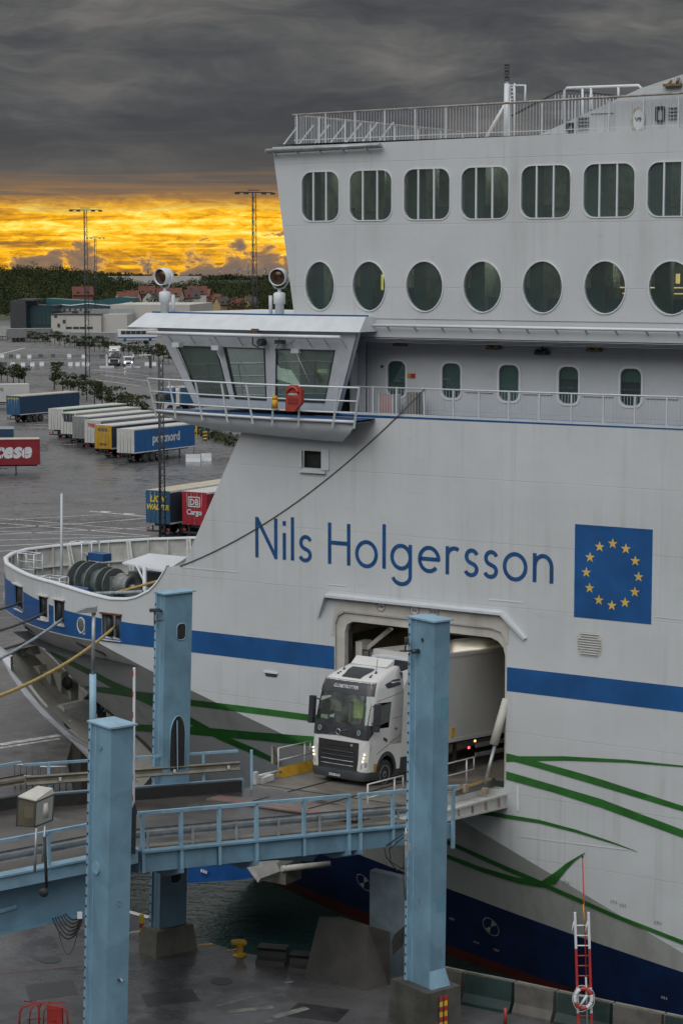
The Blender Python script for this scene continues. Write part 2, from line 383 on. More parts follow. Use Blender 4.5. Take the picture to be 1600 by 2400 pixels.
# ---- side plating: flat part with the door, the vent and the sloping fore end
xr, xl = 13.0, -12.3
door = [(-4.1, 3.0), (-4.1, 8.65), (-3.98, 8.98), (-3.7, 9.15), (2.85, 9.10), (3.2, 9.0), (3.42, 8.75), (3.47, 8.4), (3.47, 3.3), (3.4, 3.12), (3.2, 3.02)]
low = [(-s, interp(s, ZK)) for s in (12.3, 10, 8, 6, 4.6)] + [(-4.1, 2.95)] + [(-s, interp(s, ZK)) for s in (2, 0, -1.21, -4, -7, -10.74, -13.0)]
low = [(x, min(z, 2.95) if -4.2 < x < 3.6 else z) for x, z in low]
box_x0, box_x1, box_z0, box_z1 = H(708, 1055).x, H(754, 1055).x, H(730, 1097).z, H(730, 1057).z
outer = [(xl, H(391, 1329).z)] + [(-11.45, 10.40), (-8.54, 15.93), (-7.2, 16.60), (-5.0, 16.76), (xr, 16.84)] + [(xr, -3.0)] + low[::-1][1:]
sidepl = MB().prism(outer, fx, 0, .06, holes=[door, [(box_x0, box_z0), (box_x1, box_z0), (box_x1, box_z1), (box_x0, box_z1)]])
o = sidepl.build('side_plating', M['hull'], ferry)
MB().box(box_x0 - .1, box_x1 + 1.2, .30, .35, box_z0 - .6, box_z1 + .3).build('vent_recess', M['black'], ferry)
m = MB(); a, b = H(690, 1028), H(775, 1030)
m.obox(((a.x + b.x) / 2, -.06, a.z), ((b.x - a.x) / 2, 0, 0), (0, .08, 0), (0, 0, .03)); a, b = H(704, 1104), H(765, 1106)
m.obox(((a.x + b.x) / 2, -.06, a.z), ((b.x - a.x) / 2, 0, 0), (0, .08, 0), (0, 0, .04))
m.box(box_x0 - .1, box_x0, -.06, 0, box_z0, box_z1); m.box(box_x1, box_x1 + .35, -.06, 0, box_z0 - .05, box_z1 + .1)
m.build('vent_trim', M['white'], ferry)

# ---- bow bulwark: a strip of plating round the forecastle with open fairleads
plan = [(12.3 + i * .15, 0) for i in range(19)]
plan += [(15 + i * .15, bowc(15 + i * .15)) for i in range(1, 60)]
plan = [p for p in plan if p[0] < 23.2]
far = [(23.2, 3.0), (24.73, 4.15), (25.94, 5.43), (26.8, 6.9), (27.2, 8.4), (26.9, 9.9), (26.3, 11.2), (25.6, 12.6), (24.3, 14.5), (22.8, 15.9), (20.5, 17.4), (17.5, 18.8), (13, 20.2), (8, 21.2)]
for (a, b), (c, d) in zip(far, far[1:]):
    k = max(2, int(math.hypot(c - a, d - b) / .25))
    plan += [(lerp(a, c, i / k), lerp(b, d, i / k)) for i in range(k)]
def rimz(s, y):
    if y < 1.2: return interp(s, [(12.3, 10.27), (12.8, 9.59), (13.2, 9.23), (13.9, 8.89), (14.45, 8.76), (15.3, 8.70), (16.3, 8.78), (17.1, 8.86), (18, 8.94), (19, 9.0)])
    return 9.0 + .008 * max(0, y - 8)
def botz(s, y): return interp(s, ZK) if y < 4 else 6.8
fair = []
for u0, u1, v0, v1 in ((38, 53, 1372, 1424), (93, 112, 1397, 1447), (129, 151, 1406, 1459), (185, 198, 1449, 1481), (241, 283, 1440, 1494)):
    p, q = HS(u0, (v0 + v1) / 2), HS(u1, (v0 + v1) / 2); fair.append((-q.x, -p.x, HS((u0 + u1) / 2, v1).z, HS((u0 + u1) / 2, v0).z))
NR = 22
rows = []
for s, y in plan:
    zt, zb = rimz(s, y), botz(s, y); rows.append([Vector((-s, y, lerp(zt, zb, j / NR))) for j in range(NR + 1)])
m = MB(); mi = MB()
for i in range(len(rows) - 1):
    for j in range(NR):
        q = [rows[i][j], rows[i][j + 1], rows[i + 1][j + 1], rows[i + 1][j]]
        c = sum(q, Vector()) / 4; s = -c.x
        if c.y < 6 and any(a < s < b and d < c.z < e for a, b, d, e in fair): continue
        m.add(q, [(0, 1, 2, 3)], True)
m.build('bow_bulwark', M['hull'], ferry)
# inner lining, rim and stays
ins = []
for i, (s, y) in enumerate(plan):
    a = plan[max(0, i - 1)]; b = plan[min(len(plan) - 1, i + 1)]; t_ = Vector((-(b[0] - a[0]), b[1] - a[1], 0)).normalized(); nrm = Vector((t_.y, -t_.x, 0))
    ins.append((Vector((-s, y, 0)), nrm if nrm.dot(Vector((17 - 27, 0, 0)) * 0 + Vector((-18, 8, 0)) - Vector((-s, y, 0))) > 0 else -nrm))
m = MB()
rr = []
for i, (p, n_) in enumerate(ins):
    zt = rimz(*plan[i]); rr.append([p + n_ * .06 + Vector((0, 0, zt - .02)), p + n_ * .06 + Vector((0, 0, 6.95))])
for i in range(len(rr) - 1):
    c = (rr[i][0] + rr[i + 1][0]) / 2
    m.add([rr[i][0], rr[i][1], rr[i + 1][1], rr[i + 1][0]], [(0, 1, 2, 3)], True) if plan[i][1] > 5 or plan[i][0] < 12.6 else None
m.build('bulwark_lining', M['deckwhite'], ferry)
m = MB()
rim = [[p - n_ * .05 + Vector((0, 0, rimz(*plan[i]) - .04)), p - n_ * .05 + Vector((0, 0, rimz(*plan[i]) + .05)), p + n_ * .16 + Vector((0, 0, rimz(*plan[i]) + .05)), p + n_ * .16 + Vector((0, 0, rimz(*plan[i]) - .05))] for i, (p, n_) in enumerate(ins)]
m.sheet(rim, True); m.build('bulwark_rim', M['bright'], ferry)
k = 0
dist = 0.0
for i in range(1, len(plan)):
    dist += math.hypot(plan[i][0] - plan[i - 1][0], plan[i][1] - plan[i - 1][1])
    if plan[i][1] < 3.2: dist = 0; continue
    if dist > .85:
        dist = 0; k += 1; p, n_ = ins[i]; t_ = Vector((n_.y, -n_.x, 0)); zt = rimz(*plan[i])
        big = k % 3 == 0; w_ = .95 if big else .20
        mm = MB(); th = .05 if big else .035
        prof = [(0.07, zt - .04), (.16, zt - .04), (w_, 7.0), (0.07, 7.0)]
        vs = [p + n_ * a + Vector((0, 0, b)) + t_ * e for e in (-th, th) for a, b in prof]
        mm.add(vs, [(0, 1, 2, 3), (7, 6, 5, 4), (0, 4, 5, 1), (1, 5, 6, 2), (2, 6, 7, 3), (3, 7, 4, 0)])
        if big: mm.add([p + n_ * a + Vector((0, 0, b)) + t_ * e for e in (-.12, .12) for a, b in ((.16, zt - .04), (w_, 7.0))], [(0, 1, 3, 2)])
        mm.build('bulwark_stay', M['deckwhite'], ferry)
m = MB(); hz = [[p + n_ * .06 + Vector((0, 0, 8.05)), p + n_ * .22 + Vector((0, 0, 8.05)), p + n_ * .22 + Vector((0, 0, 8.0)), p + n_ * .06 + Vector((0, 0, 8.0))] for i, (p, n_) in enumerate(ins) if plan[i][1] > 3]
m.sheet(hz); m.build('bulwark_stringer', M['deckwhite'], ferry)
# forecastle deck
poly = [(-s, y) for s, y in plan[::6]] + [(-6, 21.4), (-6, 2.2), (-12.3, .1)]
tri = tessellate_polygon([[Vector((a, b, 0)) for a, b in poly]])
MB().add([(a, b, 6.97) for a, b in poly], tri).build('forecastle_deck', mat('deck_paint_green', (.10, .13, .12), .5, var=.2, wet=.3), ferry)
# fairlead frames and rollers
for i, (a, b, d, e) in enumerate(fair):
    if i == 3:
        m = MB(); m.path([(-(a + b) / 2 + (b - a) * .55 * math.cos(q), ysurf(-(a + b) / 2, 7.5) - .03, (d + e) / 2 + (e - d) * .55 * math.sin(q)) for q in [2 * PI * k / 20 for k in range(20)]], .03, 6, True)
        m.build('fairlead_ring', M['deckwhite'], ferry); continue
    y0, y1 = ysurf(-a, 7.5), ysurf(-b, 7.5); m = MB()
    m.bar((-a + .08, y0 - .06, e + .03), (-b - .08, y1 - .06, e + .03), .18, .05)
    MB().bar((-a + .05, y0 - .03, d - .12), (-b - .05, y1 - .03, d - .12), .14, .04).build('fairlead_sill', M['deckwhite'], ferry)
    for s_, y_ in ((a, y0), (b, y1)): MB().bar((-s_, y_ + .14, d), (-s_, y_ + .14, e), .05, .40).build('fairlead_jamb', M['dark'] if i < 4 else M['winch'], ferry)
    m.build('fairlead_frame', M['deckwhite'] if i < 4 else mat('rusty_red_steel', (.13, .04, .028), .7, var=.35, scale=4), ferry)
    m = MB(); n_r = 2 if i == 4 else 1
    for k in range(n_r):
        f = (.25, .78)[k] if n_r == 2 else .75
        m.tube((-lerp(a, b, f), lerp(y0, y1, f) + .22, d), (-lerp(a, b, f), lerp(y0, y1, f) + .22, e), .12 if n_r == 1 else .16, 10)
    m.build('fairlead_roller', M['dark'] if i < 4 else M['dark'], ferry)
# mooring-deck gloom behind the fairleads
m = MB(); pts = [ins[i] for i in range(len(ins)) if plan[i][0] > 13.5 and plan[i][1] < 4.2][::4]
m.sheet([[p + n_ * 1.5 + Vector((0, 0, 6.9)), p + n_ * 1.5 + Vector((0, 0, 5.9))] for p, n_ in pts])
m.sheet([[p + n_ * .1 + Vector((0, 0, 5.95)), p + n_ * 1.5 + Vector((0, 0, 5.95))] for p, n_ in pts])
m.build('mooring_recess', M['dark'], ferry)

# ---- lower hull: flare from the knuckle down to the waterline, cut off at the open bow
edge = []
for u, v in ((78, 1495), (90, 1510), (116, 1533), (146, 1566), (176, 1594), (199, 1616), (229, 1647), (259, 1667), (300, 1705), (345, 1742)):
    p = HS(u, v); edge.append((-p.x, p.z))
edge.sort(); s_lo, z_lo = edge[0]
sl = (edge[3][1] - edge[0][1]) / (edge[3][0] - edge[0][0])
while z_lo > -7: s_lo -= .5; z_lo -= 1.0; edge.insert(0, (s_lo, z_lo))
m = MB(); cols = []
s_end = edge[-1][0]
N = 120
for i in range(N + 1):
    s = lerp(-16, s_end, i / N); zt = interp(s, ZK); zb = max(-7.0, interp(s, edge)) if s > edge[0][0] else -7.0
    zb = min(zb, zt - .02); cols.append([Vector((-s, ysurf(-s, lerp(zt, zb, j / 16)), lerp(zt, zb, j / 16))) for j in range(17)])
m.sheet(cols, True)
hm = bpy.data.materials.new('lower_hull_paint'); hm.use_nodes = True; t = NT(hm.node_tree); b_ = t.n['Principled BSDF']
tcx = t.node('ShaderNodeTexCoord').outputs['Object']; lx, ly, lz = t.sep(tcx)
wob = t.noise(tcx, .6, 5); dz = t.m('ADD', lz, t.m('MULTIPLY', t.m('ADD', lx, 0.0), .0))
pb0, pb1, pr0, pr1 = HS(1050, 2083), HS(1600, 2279), HS(1050, 2214), HS(1346, 2318)
kb, kr = (pb1.z - pb0.z) / (pb1.x - pb0.x), (pr1.z - pr0.z) / (pr1.x - pr0.x)
zb_ = t.m('ADD', pb0.z - kb * pb0.x, t.m('MULTIPLY', lx, kb)); zr_ = t.m('ADD', t.m('ADD', pr0.z - kr * pr0.x, t.m('MULTIPLY', lx, kr)), t.m('MULTIPLY', t.m('SUBTRACT', wob, .5), .25))
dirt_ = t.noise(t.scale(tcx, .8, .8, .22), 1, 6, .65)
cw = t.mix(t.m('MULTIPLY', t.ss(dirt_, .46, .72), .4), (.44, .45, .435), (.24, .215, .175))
cb = t.mix(t.ss(t.noise(tcx, 1.1, 5), .35, .7), (.004, .012, .050), (.006, .020, .080)); cr = t.mix(t.ss(wob, .4, .62), (.085, .015, .012), (.05, .012, .010))
c_ = t.mix(t.m('LESS_THAN', lz, zb_), cw, cb); c_ = t.mix(t.m('LESS_THAN', lz, zr_), c_, cr)
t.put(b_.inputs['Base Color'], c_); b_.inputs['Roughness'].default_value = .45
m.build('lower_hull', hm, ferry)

# ---- painted bands and lines follow the plating
def band(name, mt, pts, off=.014, step=14):          # pts: (u, v_top, v_bottom)
    a, b = [], []; u0, u1 = pts[0][0], pts[-1][0]; n = max(2, int(abs(u1 - u0) / step))
    us = sorted(set([u0 + (u1 - u0) * i / n for i in range(n + 1)] + [p[0] for p in pts]))
    rows = []
    for u in us:
        vt = interp(u, [(p[0], p[1]) for p in pts]); vb = interp(u, [(p[0], p[2]) for p in pts])
        rows.append([HS(u, lerp(vt, vb, k / 3), off) for k in range(4)])
    return MB().sheet(rows, True).build(name, mt, ferry)
def zband(name, mt, s0, s1, zt, zb, off=.014, skip=()):
    rows = []; n = int((s1 - s0) / .2)
    m = MB()
    for i in range(n):
        sa, sb = lerp(s0, s1, i / n), lerp(s0, s1, (i + 1) / n)
        for j in range(6):
            za0, za1 = lerp(zt(sa), zb, j / 6), lerp(zt(sa), zb, (j + 1) / 6); zb0, zb1 = lerp(zt(sb), zb, j / 6), lerp(zt(sb), zb, (j + 1) / 6)
            c_s, c_z = (sa + sb) / 2, (za0 + za1) / 2
            if any(a - .06 < c_s < b + .06 and d - .05 < c_z < e + .05 for a, b, d, e in fair): continue
            m.add([(-sa, bowc(sa) - off, za0), (-sa, bowc(sa) - off, za1), (-sb, bowc(sb) - off, zb1), (-sb, bowc(sb) - off, zb0)], [(0, 1, 2, 3)], True)
    return m.build(name, mt, ferry)
zband('blue_band', M['blue'], -13, -3.50, lambda s: 7.72, 6.82)
zband('blue_band', M['blue'], 4.13, 24.2, lambda s: 7.76 if s < 14 else 7.76 + .036 * (s - 14) if s < 18 else 7.9 + .07 * (s - 18), 6.85)
rows = []
for i, (s, y) in enumerate(plan):
    if s >= 23.0 and 2.8 < y < 12: p, n_ = ins[i]; rows.append([p - n_ * .014 + Vector((0, 0, 8.3)), p - n_ * .014 + Vector((0, 0, 6.85))])
MB().sheet(rows, True).build('blue_band', M['blue'], ferry)
GREEN = [
 [(107, 1519, 1526), (150, 1540, 1552), (214, 1570, 1585), (264, 1596, 1613), (307, 1614, 1632), (357, 1638, 1656), (448, 1681, 1699), (514, 1718, 1734), (600, 1755, 1771), (655, 1783, 1794)],
 [(187, 1606, 1609), (221, 1609, 1621), (264, 1612, 1627), (310, 1619, 1634), (357, 1624, 1639), (450, 1640, 1654), (560, 1653, 1668), (640, 1663, 1678), (790, 1683, 1698)],
 [(300, 1697, 1712), (448, 1702, 1721), (606, 1716, 1735), (729, 1725, 1748), (790, 1730, 1753)],
 [(1186, 1765, 1785), (1217, 1772, 1784), (1256, 1772, 1783), (1322, 1772, 1782), (1466, 1780, 1787), (1620, 1796, 1799)],
 [(1200, 1768, 1783), (1256, 1783, 1798), (1351, 1809, 1826), (1408, 1826, 1843), (1620, 1895, 1907)],
 [(1186, 1807, 1826), (1293, 1838, 1855), (1408, 1872, 1892), (1620, 1952, 1970)],
 [(1030, 1888, 1900), (1150, 1902, 1912), (1265, 1921, 1929), (1351, 1944, 1951), (1437, 1973, 1977), (1493, 1995, 1996)],
 [(900, 1905, 1915), (1052, 1970, 1980), (1186, 2029, 2040), (1262, 2061, 2073), (1302, 2080, 2091), (1436, 2139, 2149), (1620, 2211, 2221)],
 [(940, 1965, 1972), (1052, 2003, 2013), (1123, 2030, 2041), (1212, 2056, 2069), (1270, 2064, 2079), (1302, 2043, 2070), (1328, 2022, 2037), (1345, 2012, 2019), (1371, 1997, 1999)]]
for i, g in enumerate(GREEN): band('green_line', M['green'], g, .016 + .004 * i)
# the fine pale seams along the plating
for pts in ([(560, 1340, 1342), (430, 1327, 1330)], [(770, 1368, 1371), (812, 1371, 1374)], [(1146, 1402, 1406), (1224, 1410, 1413)], [(1532, 1444, 1446), (1600, 1451, 1453)], [(1215, 1959, 1961), (1470, 1990, 1993)], [(1210, 1840, 1900), (1216, 1840, 1902)]):
    band('weld_seam', M['bright'], sorted(pts), .02)
# draught and thruster marks
MARK = mat('faded_mark', (.30, .31, .31), .5, var=.3, scale=6)
for cu, cv in ((1150, 2172), (853, 2068)):
    c = HS(cu, cv); m = MB()
    def onh(dx, dz): x, z = c.x + dx, c.z + dz; return Vector((x, ysurf(x, z) - .02, z))
    for r0, r1 in ((.375, .41),):
        rows = [[onh(r0 * math.cos(q), r0 * math.sin(q)), onh(r1 * math.cos(q), r1 * math.sin(q))] for q in [2 * PI * k / 28 for k in range(29)]]; m.sheet(rows)
    for q0 in (PI / 4, 5 * PI / 4):
        m.add([onh(0, 0), onh(.36 * math.cos(q0 - .35), .36 * math.sin(q0 - .35)), onh(.36 * math.cos(q0 + .35), .36 * math.sin(q0 + .35))], [(0, 1, 2)])
    m.build('thruster_mark', MARK, ferry)
for u, v in ((1325, 2068), (1437, 2113), (1458, 2121), (1540, 2162), (1058, 2153), (1115, 2208), (1162, 2226), (1555, 2338)):
    c = HS(u, v); m = MB()
    for k in range(3): m.add([Vector((c.x + dx, ysurf(c.x + dx, c.z + dz) - .02, c.z + dz)) for dx, dz in ((-.12 + k * .1, -.05), (-.06 + k * .1, -.07), (-.06 + k * .1, .05), (-.12 + k * .1, .04 + .03 * (k % 2)))], [(0, 1, 2, 3)])
    m.build('draught_mark', MARK, ferry)
p = H(636, 1582); MB().prism(rrect(p.x - .28, p.x + .28, p.z - .07, p.z + .07, .06), fx, -.02, .03).build('recessed_bollard', M['dark'], ferry)
p = H(636, 1577); MB().prism(rrect(p.x - .36, p.x + .32, p.z - .015, p.z + .05, .03), fx, -.06, .0).build('bollard_lip', M['bright'], ferry)
for u, v in ((235, 1527), (193, 1512), (72, 1476)):
    p = HS(u, v); MB().obox(p, (.3, .0, -.1), (0, .02, 0), (0, 0, .06)).build('hull_slot', M['black'], ferry)

# ---- the name, drawn with even strokes
def stroke(pts, w, fn, mb, off):
    pts = [Vector((a, b)) for a, b in pts]; L, Rr = [], []
    cl = (pts[0] - pts[-1]).length < 1e-4
    for i, p in enumerate(pts):
        if cl: d0 = (pts[i] - pts[i - 1 if i else -2]).normalized(); d1 = (pts[i + 1 if i < len(pts) - 1 else 1] - p).normalized()
        else:
            d0 = (p - pts[i - 1]).normalized() if i else (pts[1] - p).normalized(); d1 = (pts[i + 1] - p).normalized() if i < len(pts) - 1 else d0
        d = (d0 + d1); d = d.normalized() if d.length > 1e-6 else d0; n_ = Vector((-d.y, d.x)); k = w / 2 / max(.35, n_.dot(Vector((-d0.y, d0.x))))
        L.append(p + n_ * k); Rr.append(p - n_ * k)
    mb.sheet([[fn(a.x, a.y, off), fn(b.x, b.y, off)] for a, b in zip(L, Rr)])
def arc(cx, cy, r, a0, a1, n=20, ry=None): return [(cx + r * math.cos(R(lerp(a0, a1, i / n))), cy + (ry or r) * math.sin(R(lerp(a0, a1, i / n)))) for i in range(n + 1)]
SW = .155
def glyph(ch):                                        # strokes in units of cap height, advance width
    x = .66
    if ch == 'N': return [[(.06, 0), (.06, 1)], [(.06, .98), (.60, .04)], [(.60, 0), (.60, 1)]], .66
    if ch == 'i': return [[(.05, 0), (.05, x)], [(.05, .84), (.05, .95)]], .10
    if ch == 'l': return [[(.05, 0), (.05, 1.06)]], .10
    if ch == 'H': return [[(.06, 0), (.06, 1)], [(.58, 0), (.58, 1)], [(.06, .52), (.58, .52)]], .64
    if ch == 'o': return [arc(.29, .31, .26, 0, 360, 36, .29)], .58
    if ch == 's': return [arc(.19, .46, .135, 20, 250, 14, .145) + arc(.17, .165, .145, 75, -160, 16, .135)], .36
    if ch == 'g': return [arc(.27, .31, .24, 0, 360, 32, .27), [(.51, .62), (.51, -.13)] + arc(.28, -.13, .23, -10, -165, 14, .20)], .58
    if ch == 'e': return [[(.05, .32), (.53, .32)] + arc(.29, .31, .245, 3, 318, 30, .275)], .57
    if ch == 'r': return [[(.06, 0), (.06, x)], arc(.24, .42, .18, 180, 55, 10, .20)], .36
    if ch == 'n': return [[(.06, 0), (.06, x)], arc(.265, .36, .205, 180, 0, 16, .25) + [(.47, 0)]], .54
nm = 'Nils Holgersson'
adv = [.30 if c == ' ' else glyph(c)[1] + .13 for c in nm]
cap = 1.62; x0, x1 = H(600, 1307).x - .05, H(1297, 1376).x + .02
ksc = (x1 - x0) / (sum(adv) - .13)
pen = x0; zb0 = 11.0
for c, a in zip(nm, adv):
    if c != ' ':
        mb = MB()
        for k, st in enumerate(glyph(c)[0]): stroke([(pen + px * ksc, zb0 + pz * cap) for px, pz in st], SW, lambda a_, b_, d_: (a_, d_, b_), mb, -.012 - .002 * k)
        mb.build('name_letter', M['navy'], ferry)
    pen += a * ksc
# ---- flag with twelve stars
fl = MB().box(6.23, 9.28, -.012, 0, 9.85, 13.25).build('flag_panel', M['blue'], ferry)
starp = [(.20 * math.cos(PI / 2 + k * PI / 5) * (1 if k % 2 == 0 else .39), .20 * math.sin(PI / 2 + k * PI / 5) * (1 if k % 2 == 0 else .39)) for k in range(10)]
sme = MB().prism(starp, fx, -.022, -.014)
for k in range(12):
    so_ = sme.build('star', M['gold'], fl) if k == 0 else so_.copy()
    if k: C.objects.link(so_); so_.parent = fl
    so_.location = (7.74 + 1.03 * math.sin(k * PI / 6), 0, 11.52 + 1.12 * math.cos(k * PI / 6))
# round-cornered louvre
vx, vz = 6.87, 8.90
vp = MB().prism(rrect(vx - .50, vx + .50, vz - .45, vz + .45, .26), fx, -.015, .02).build('air_louvre', M['beige'], ferry)
for k in range(9):
    zz = vz - .37 + k * .092; hw = .5 if abs(zz - vz) < .25 else .40
    MB().obox((vx, -.04, zz), (hw - .05, 0, 0), (0, .035, -.02), (0, .004, .008)).build('slat', M['white'], vp)

# ---- door hood, frame, seal
hood = [H(747, 1443), H(769, 1394), H(1179, 1436), H(1231, 1497)]
m = MB(); prof = [(.0, .10), (-.50, .02), (-.50, -.06), (0, -.02)]
hr = []
for i, p in enumerate(hood):
    dn = Vector((0, 0, 1)) if i in (1, 2) else Vector((-.75 if i == 0 else .75, 0, .66))
    out = .30 if i in (1, 2) else .12
    hr.append([Vector((p.x, 0, p.z)) + dn * .08, Vector((p.x, -out, p.z)) + dn * .03, Vector((p.x, -out, p.z)) - dn * .06, Vector((p.x, 0, p.z)) - dn * .05])
m.sheet(hr); m.add(hr[0], [(0, 1, 2, 3)]); m.add(hr[-1], [(0, 1, 2, 3)])
m.build('door_hood', M['white'], ferry)
inn = [(x + (.34 if x < 0 else -.12), z - (.42 if z > 6 else -.0)) for x, z in door]
inn = [(-3.72, 2.9), (-3.72, 8.35), (-3.62, 8.66), (-3.35, 8.80), (2.75, 8.74), (3.05, 8.64), (3.28, 8.42), (3.36, 8.1), (3.36, 2.9)]
lint = [(-4.35, 2.95), (-4.35, 9.0), (-4.0, 9.5), (3.2, 9.45), (3.62, 9.0), (3.62, 2.95)]
MB().prism(lint, fx, .10, .62, holes=[inn[1:-1] + [(3.36, 2.96), (-3.72, 2.96)]]).build('door_frame', M['beige'], ferry)
# beige lintel face between opening and hood
m = MB().prism([(-4.30, 8.2), (-4.1, 9.25), (-3.6, 9.62), (3.1, 9.58), (3.55, 9.2), (3.55, 8.6), (3.47, 8.55), (3.3, 8.98), (2.9, 9.14), (-3.72, 9.20), (-4.02, 9.0), (-4.14, 8.6), (-4.14, 8.2)], fx, -.02, -.008)
m.build('door_lintel', M['beige'], ferry)
gs = [(-3.66, 3.0), (-3.66, 8.3), (-3.56, 8.6), (-3.3, 8.73), (2.72, 8.67), (3.0, 8.58), (3.2, 8.36), (3.28, 8.06), (3.28, 3.0)]
MB().path([(a, .40, b) for a, b in gs], .06, 6).build('door_seal', M['black'], ferry)
for u, v, txt in ((892, 1421, '5.4m'), (971, 1430, '21t'), (1017, 1434, '4.7m')):
    p = H(u, v, -.03); d_ = MB().prism(ellipse(p.x, p.z, .205, .205), fx, -.036, -.022).build('limit_sign', M['white'], ferry)
    MB().prism(ellipse(p.x, p.z, .205, .205), fx, -.042, -.037, holes=[ellipse(p.x, p.z, .18, .18)]).build('sign_ring', M['red'], d_)
    text_mesh('sign_text', txt, .15, lambda a, b, p=p: Vector((p.x + a, -.044, p.z - .055 + b)), M['black'], d_, .004, 'CENTER')
# vehicle deck seen through the door
m = MB(); m.box(-7.5, 8.5, 18, 18.1, 2.5, 9.4); m.box(-7.6, -7.5, .65, 18, 2.5, 9.4); m.box(8.5, 8.6, .65, 18, 2.5, 9.4); m.build('vehicle_deck_wall', M['inner'], ferry)
MB().box(-7.5, 8.5, .62, 18, 3.2, 3.3).build('vehicle_deck_floor', M['ramp'], ferry)
MB().box(-7.5, 8.5, .62, 18, 9.3, 9.4).build('vehicle_deck_ceiling', M['inner'], ferry)
for k in range(5): MB().box(-7.4, 8.4, 2.0 + k * 3, 2.25 + k * 3, 8.75, 9.3).build('deck_beam', M['inner'], ferry)
for lx0, ly0 in ((-.9, 1.4), (1.3, 1.4), (-2, 7), (3, 7)):
    MB().box(lx0 - .7, lx0 + .7, ly0, ly0 + .16, 8.55, 8.66).build('deck_lamp', M['lamp'], ferry)
m = MB(); m.box(-3.6, -3.3, .7, 1.4, 3.3, 7.9); m.bar((-3.3, 1.1, 7.6), (-2.2, 1.1, 8.5), .12, .16)
m.build('hoist_frame', M['beige'], ferry)
m = MB()
for a in ((-3.25, .68, 3.4), (-3.1, .9, 3.4)): m.tube(a, (a[0], a[1], 7.6), .035, 6)
m.tube((-3.25, .68, 7.6), (-2.7, .68, 7.6), .035, 6); m.tube((-3.25, .68, 6.3), (-2.5, .68, 6.4), .03, 6); m.box(-3.2, -2.6, .75, 1.1, 5.6, 6.2)
m.build('hoist_pipework', M['dark'], ferry)
m = MB().lathe([(.05, 0), (.18, .1), (.22, .6), (.14, 1.1), (.05, 1.2)], (-2.85, .95, 6.4), (0, 0, 1), 12); m.build('hoist_cylinder', M['beige'], ferry)
# hatch cylinder on the aft door post
rodb, rodm, rodt = H(1135, 1838, -.9), H(1160, 1742, -.35), H(1186, 1638, .1)
MB().tube(rodb, rodm, .07, 10).build('ramp_piston', M['grey'], ferry)
MB().tube(H(1156, 1745, -.36), rodt, .17, 12, .15).build('ramp_cylinder', M['beige'], ferry)

# ---- the ferry's own ramp
def rz(y): return 3.36 - .104 * y
LIP = -10.2
def rp(x, y, dz=0):                                   # nominal ramp coordinates to the slightly slewed, sloping plate
    f = (.6 - y) / (.6 - LIP); k = (x + 3.3) / 6.0
    a, b = Vector((-3.3, .6, rz(.6))).lerp(Vector((-1.1, -13.0, 4.90)), f), Vector((2.7, .6, rz(.6))).lerp(Vector((4.3, -12.1, 4.74)), f)
    return a.lerp(b, k) + Vector((0, 0, dz))
m = MB(); m.add([rp(-3.3, .6), rp(2.7, .6), rp(2.9, LIP), rp(-3.0, LIP), rp(-3.3, .6, -.35), rp(2.7, .6, -.35), rp(2.9, LIP, -.06), rp(-3.0, LIP, -.06)], [(0, 1, 2, 3), (4, 7, 6, 5), (0, 4, 5, 1), (1, 5, 6, 2), (2, 6, 7, 3), (3, 7, 4, 0)])
rampd = m.build('ramp_deck', M['ramp'], ferry)
for xx in (-1.6, .6):
    MB().bar(rp(xx, -.4, .012), rp(xx + .1, LIP + .6, .012), .05, .02).build('ramp_rib', M['dark'], rampd)
for yy in (-3.2, -6.9): MB().bar(rp(-3.1, yy, .008), rp(2.75, yy, .008), .05, .012).build('ramp_joint', M['dark'], rampd)
nseg = 6
for k in range(nseg):
    a, b = lerp(-3.0, 2.9, k / nseg), lerp(-3.0, 2.9, (k + 1) / nseg) - .04
    MB().add([rp(a, LIP + .38, .014), rp(b, LIP + .38, .014), rp(b, LIP - .02, -.04), rp(a, LIP - .02, -.04)], [(0, 1, 2, 3)]).build('lip_flap', mat('lip_flap_red', (.27, .07, .07), .6, var=.35, scale=5) if k == 0 else bpy.data.materials['lip_flap_red'], rampd)
for a, b in ((-5.2, -3.3), (-3.25, -1.2), (-1.15, .2)):
    MB().add([rp(-3.15, a, .02), rp(-3.15, b, .02), rp(-3.35, b, .36), rp(-3.35, a, .36), rp(-3.5, a, .02), rp(-3.5, b, .02)], [(0, 1, 2, 3), (3, 2, 5, 4), (0, 3, 4), (1, 5, 2)]).build('ramp_kerb', M['yellow'], rampd)
m = MB(); m.obox(rp(-3.2, -6.3, .12), (.12, 0, 0), (0, .35, 0), (0, 0, .10)); m.obox(rp(-3.3, -6.8, .2), (.06, 0, 0), (0, .08, 0), (0, 0, .22)); m.tube(rp(-3.3, -6.7, .25), rp(-3.3, -5.2, .25), .05, 8); m.build('lip_actuator', M['deckwhite'], rampd)
def ramprail(x, ys, name='ramp_rail'):
    for y in ys[:2]: MB().tube(rp(x, y, .1), rp(x, y, 1.05), .03, 6).build('ramp_rail_post', M['deckwhite'], rampd)
    for h in (.6, 1.05): MB().tube(rp(x, ys[0], h), rp(x, ys[2], h), .025, 6).build(name, M['deckwhite'], rampd)
    MB().tube(rp(x, ys[2], .6), rp(x, ys[2], 1.05), .025, 6).build(name, M['deckwhite'], rampd)
ramprail(-3.45, (-5.1, -3.3, -2.9)); ramprail(-3.45, (-2.6, -1.2, -.7)); ramprail(2.85, (-6.0, -2.1, -1.5)); ramprail(2.9, (-9.4, -7.6, -7.0))
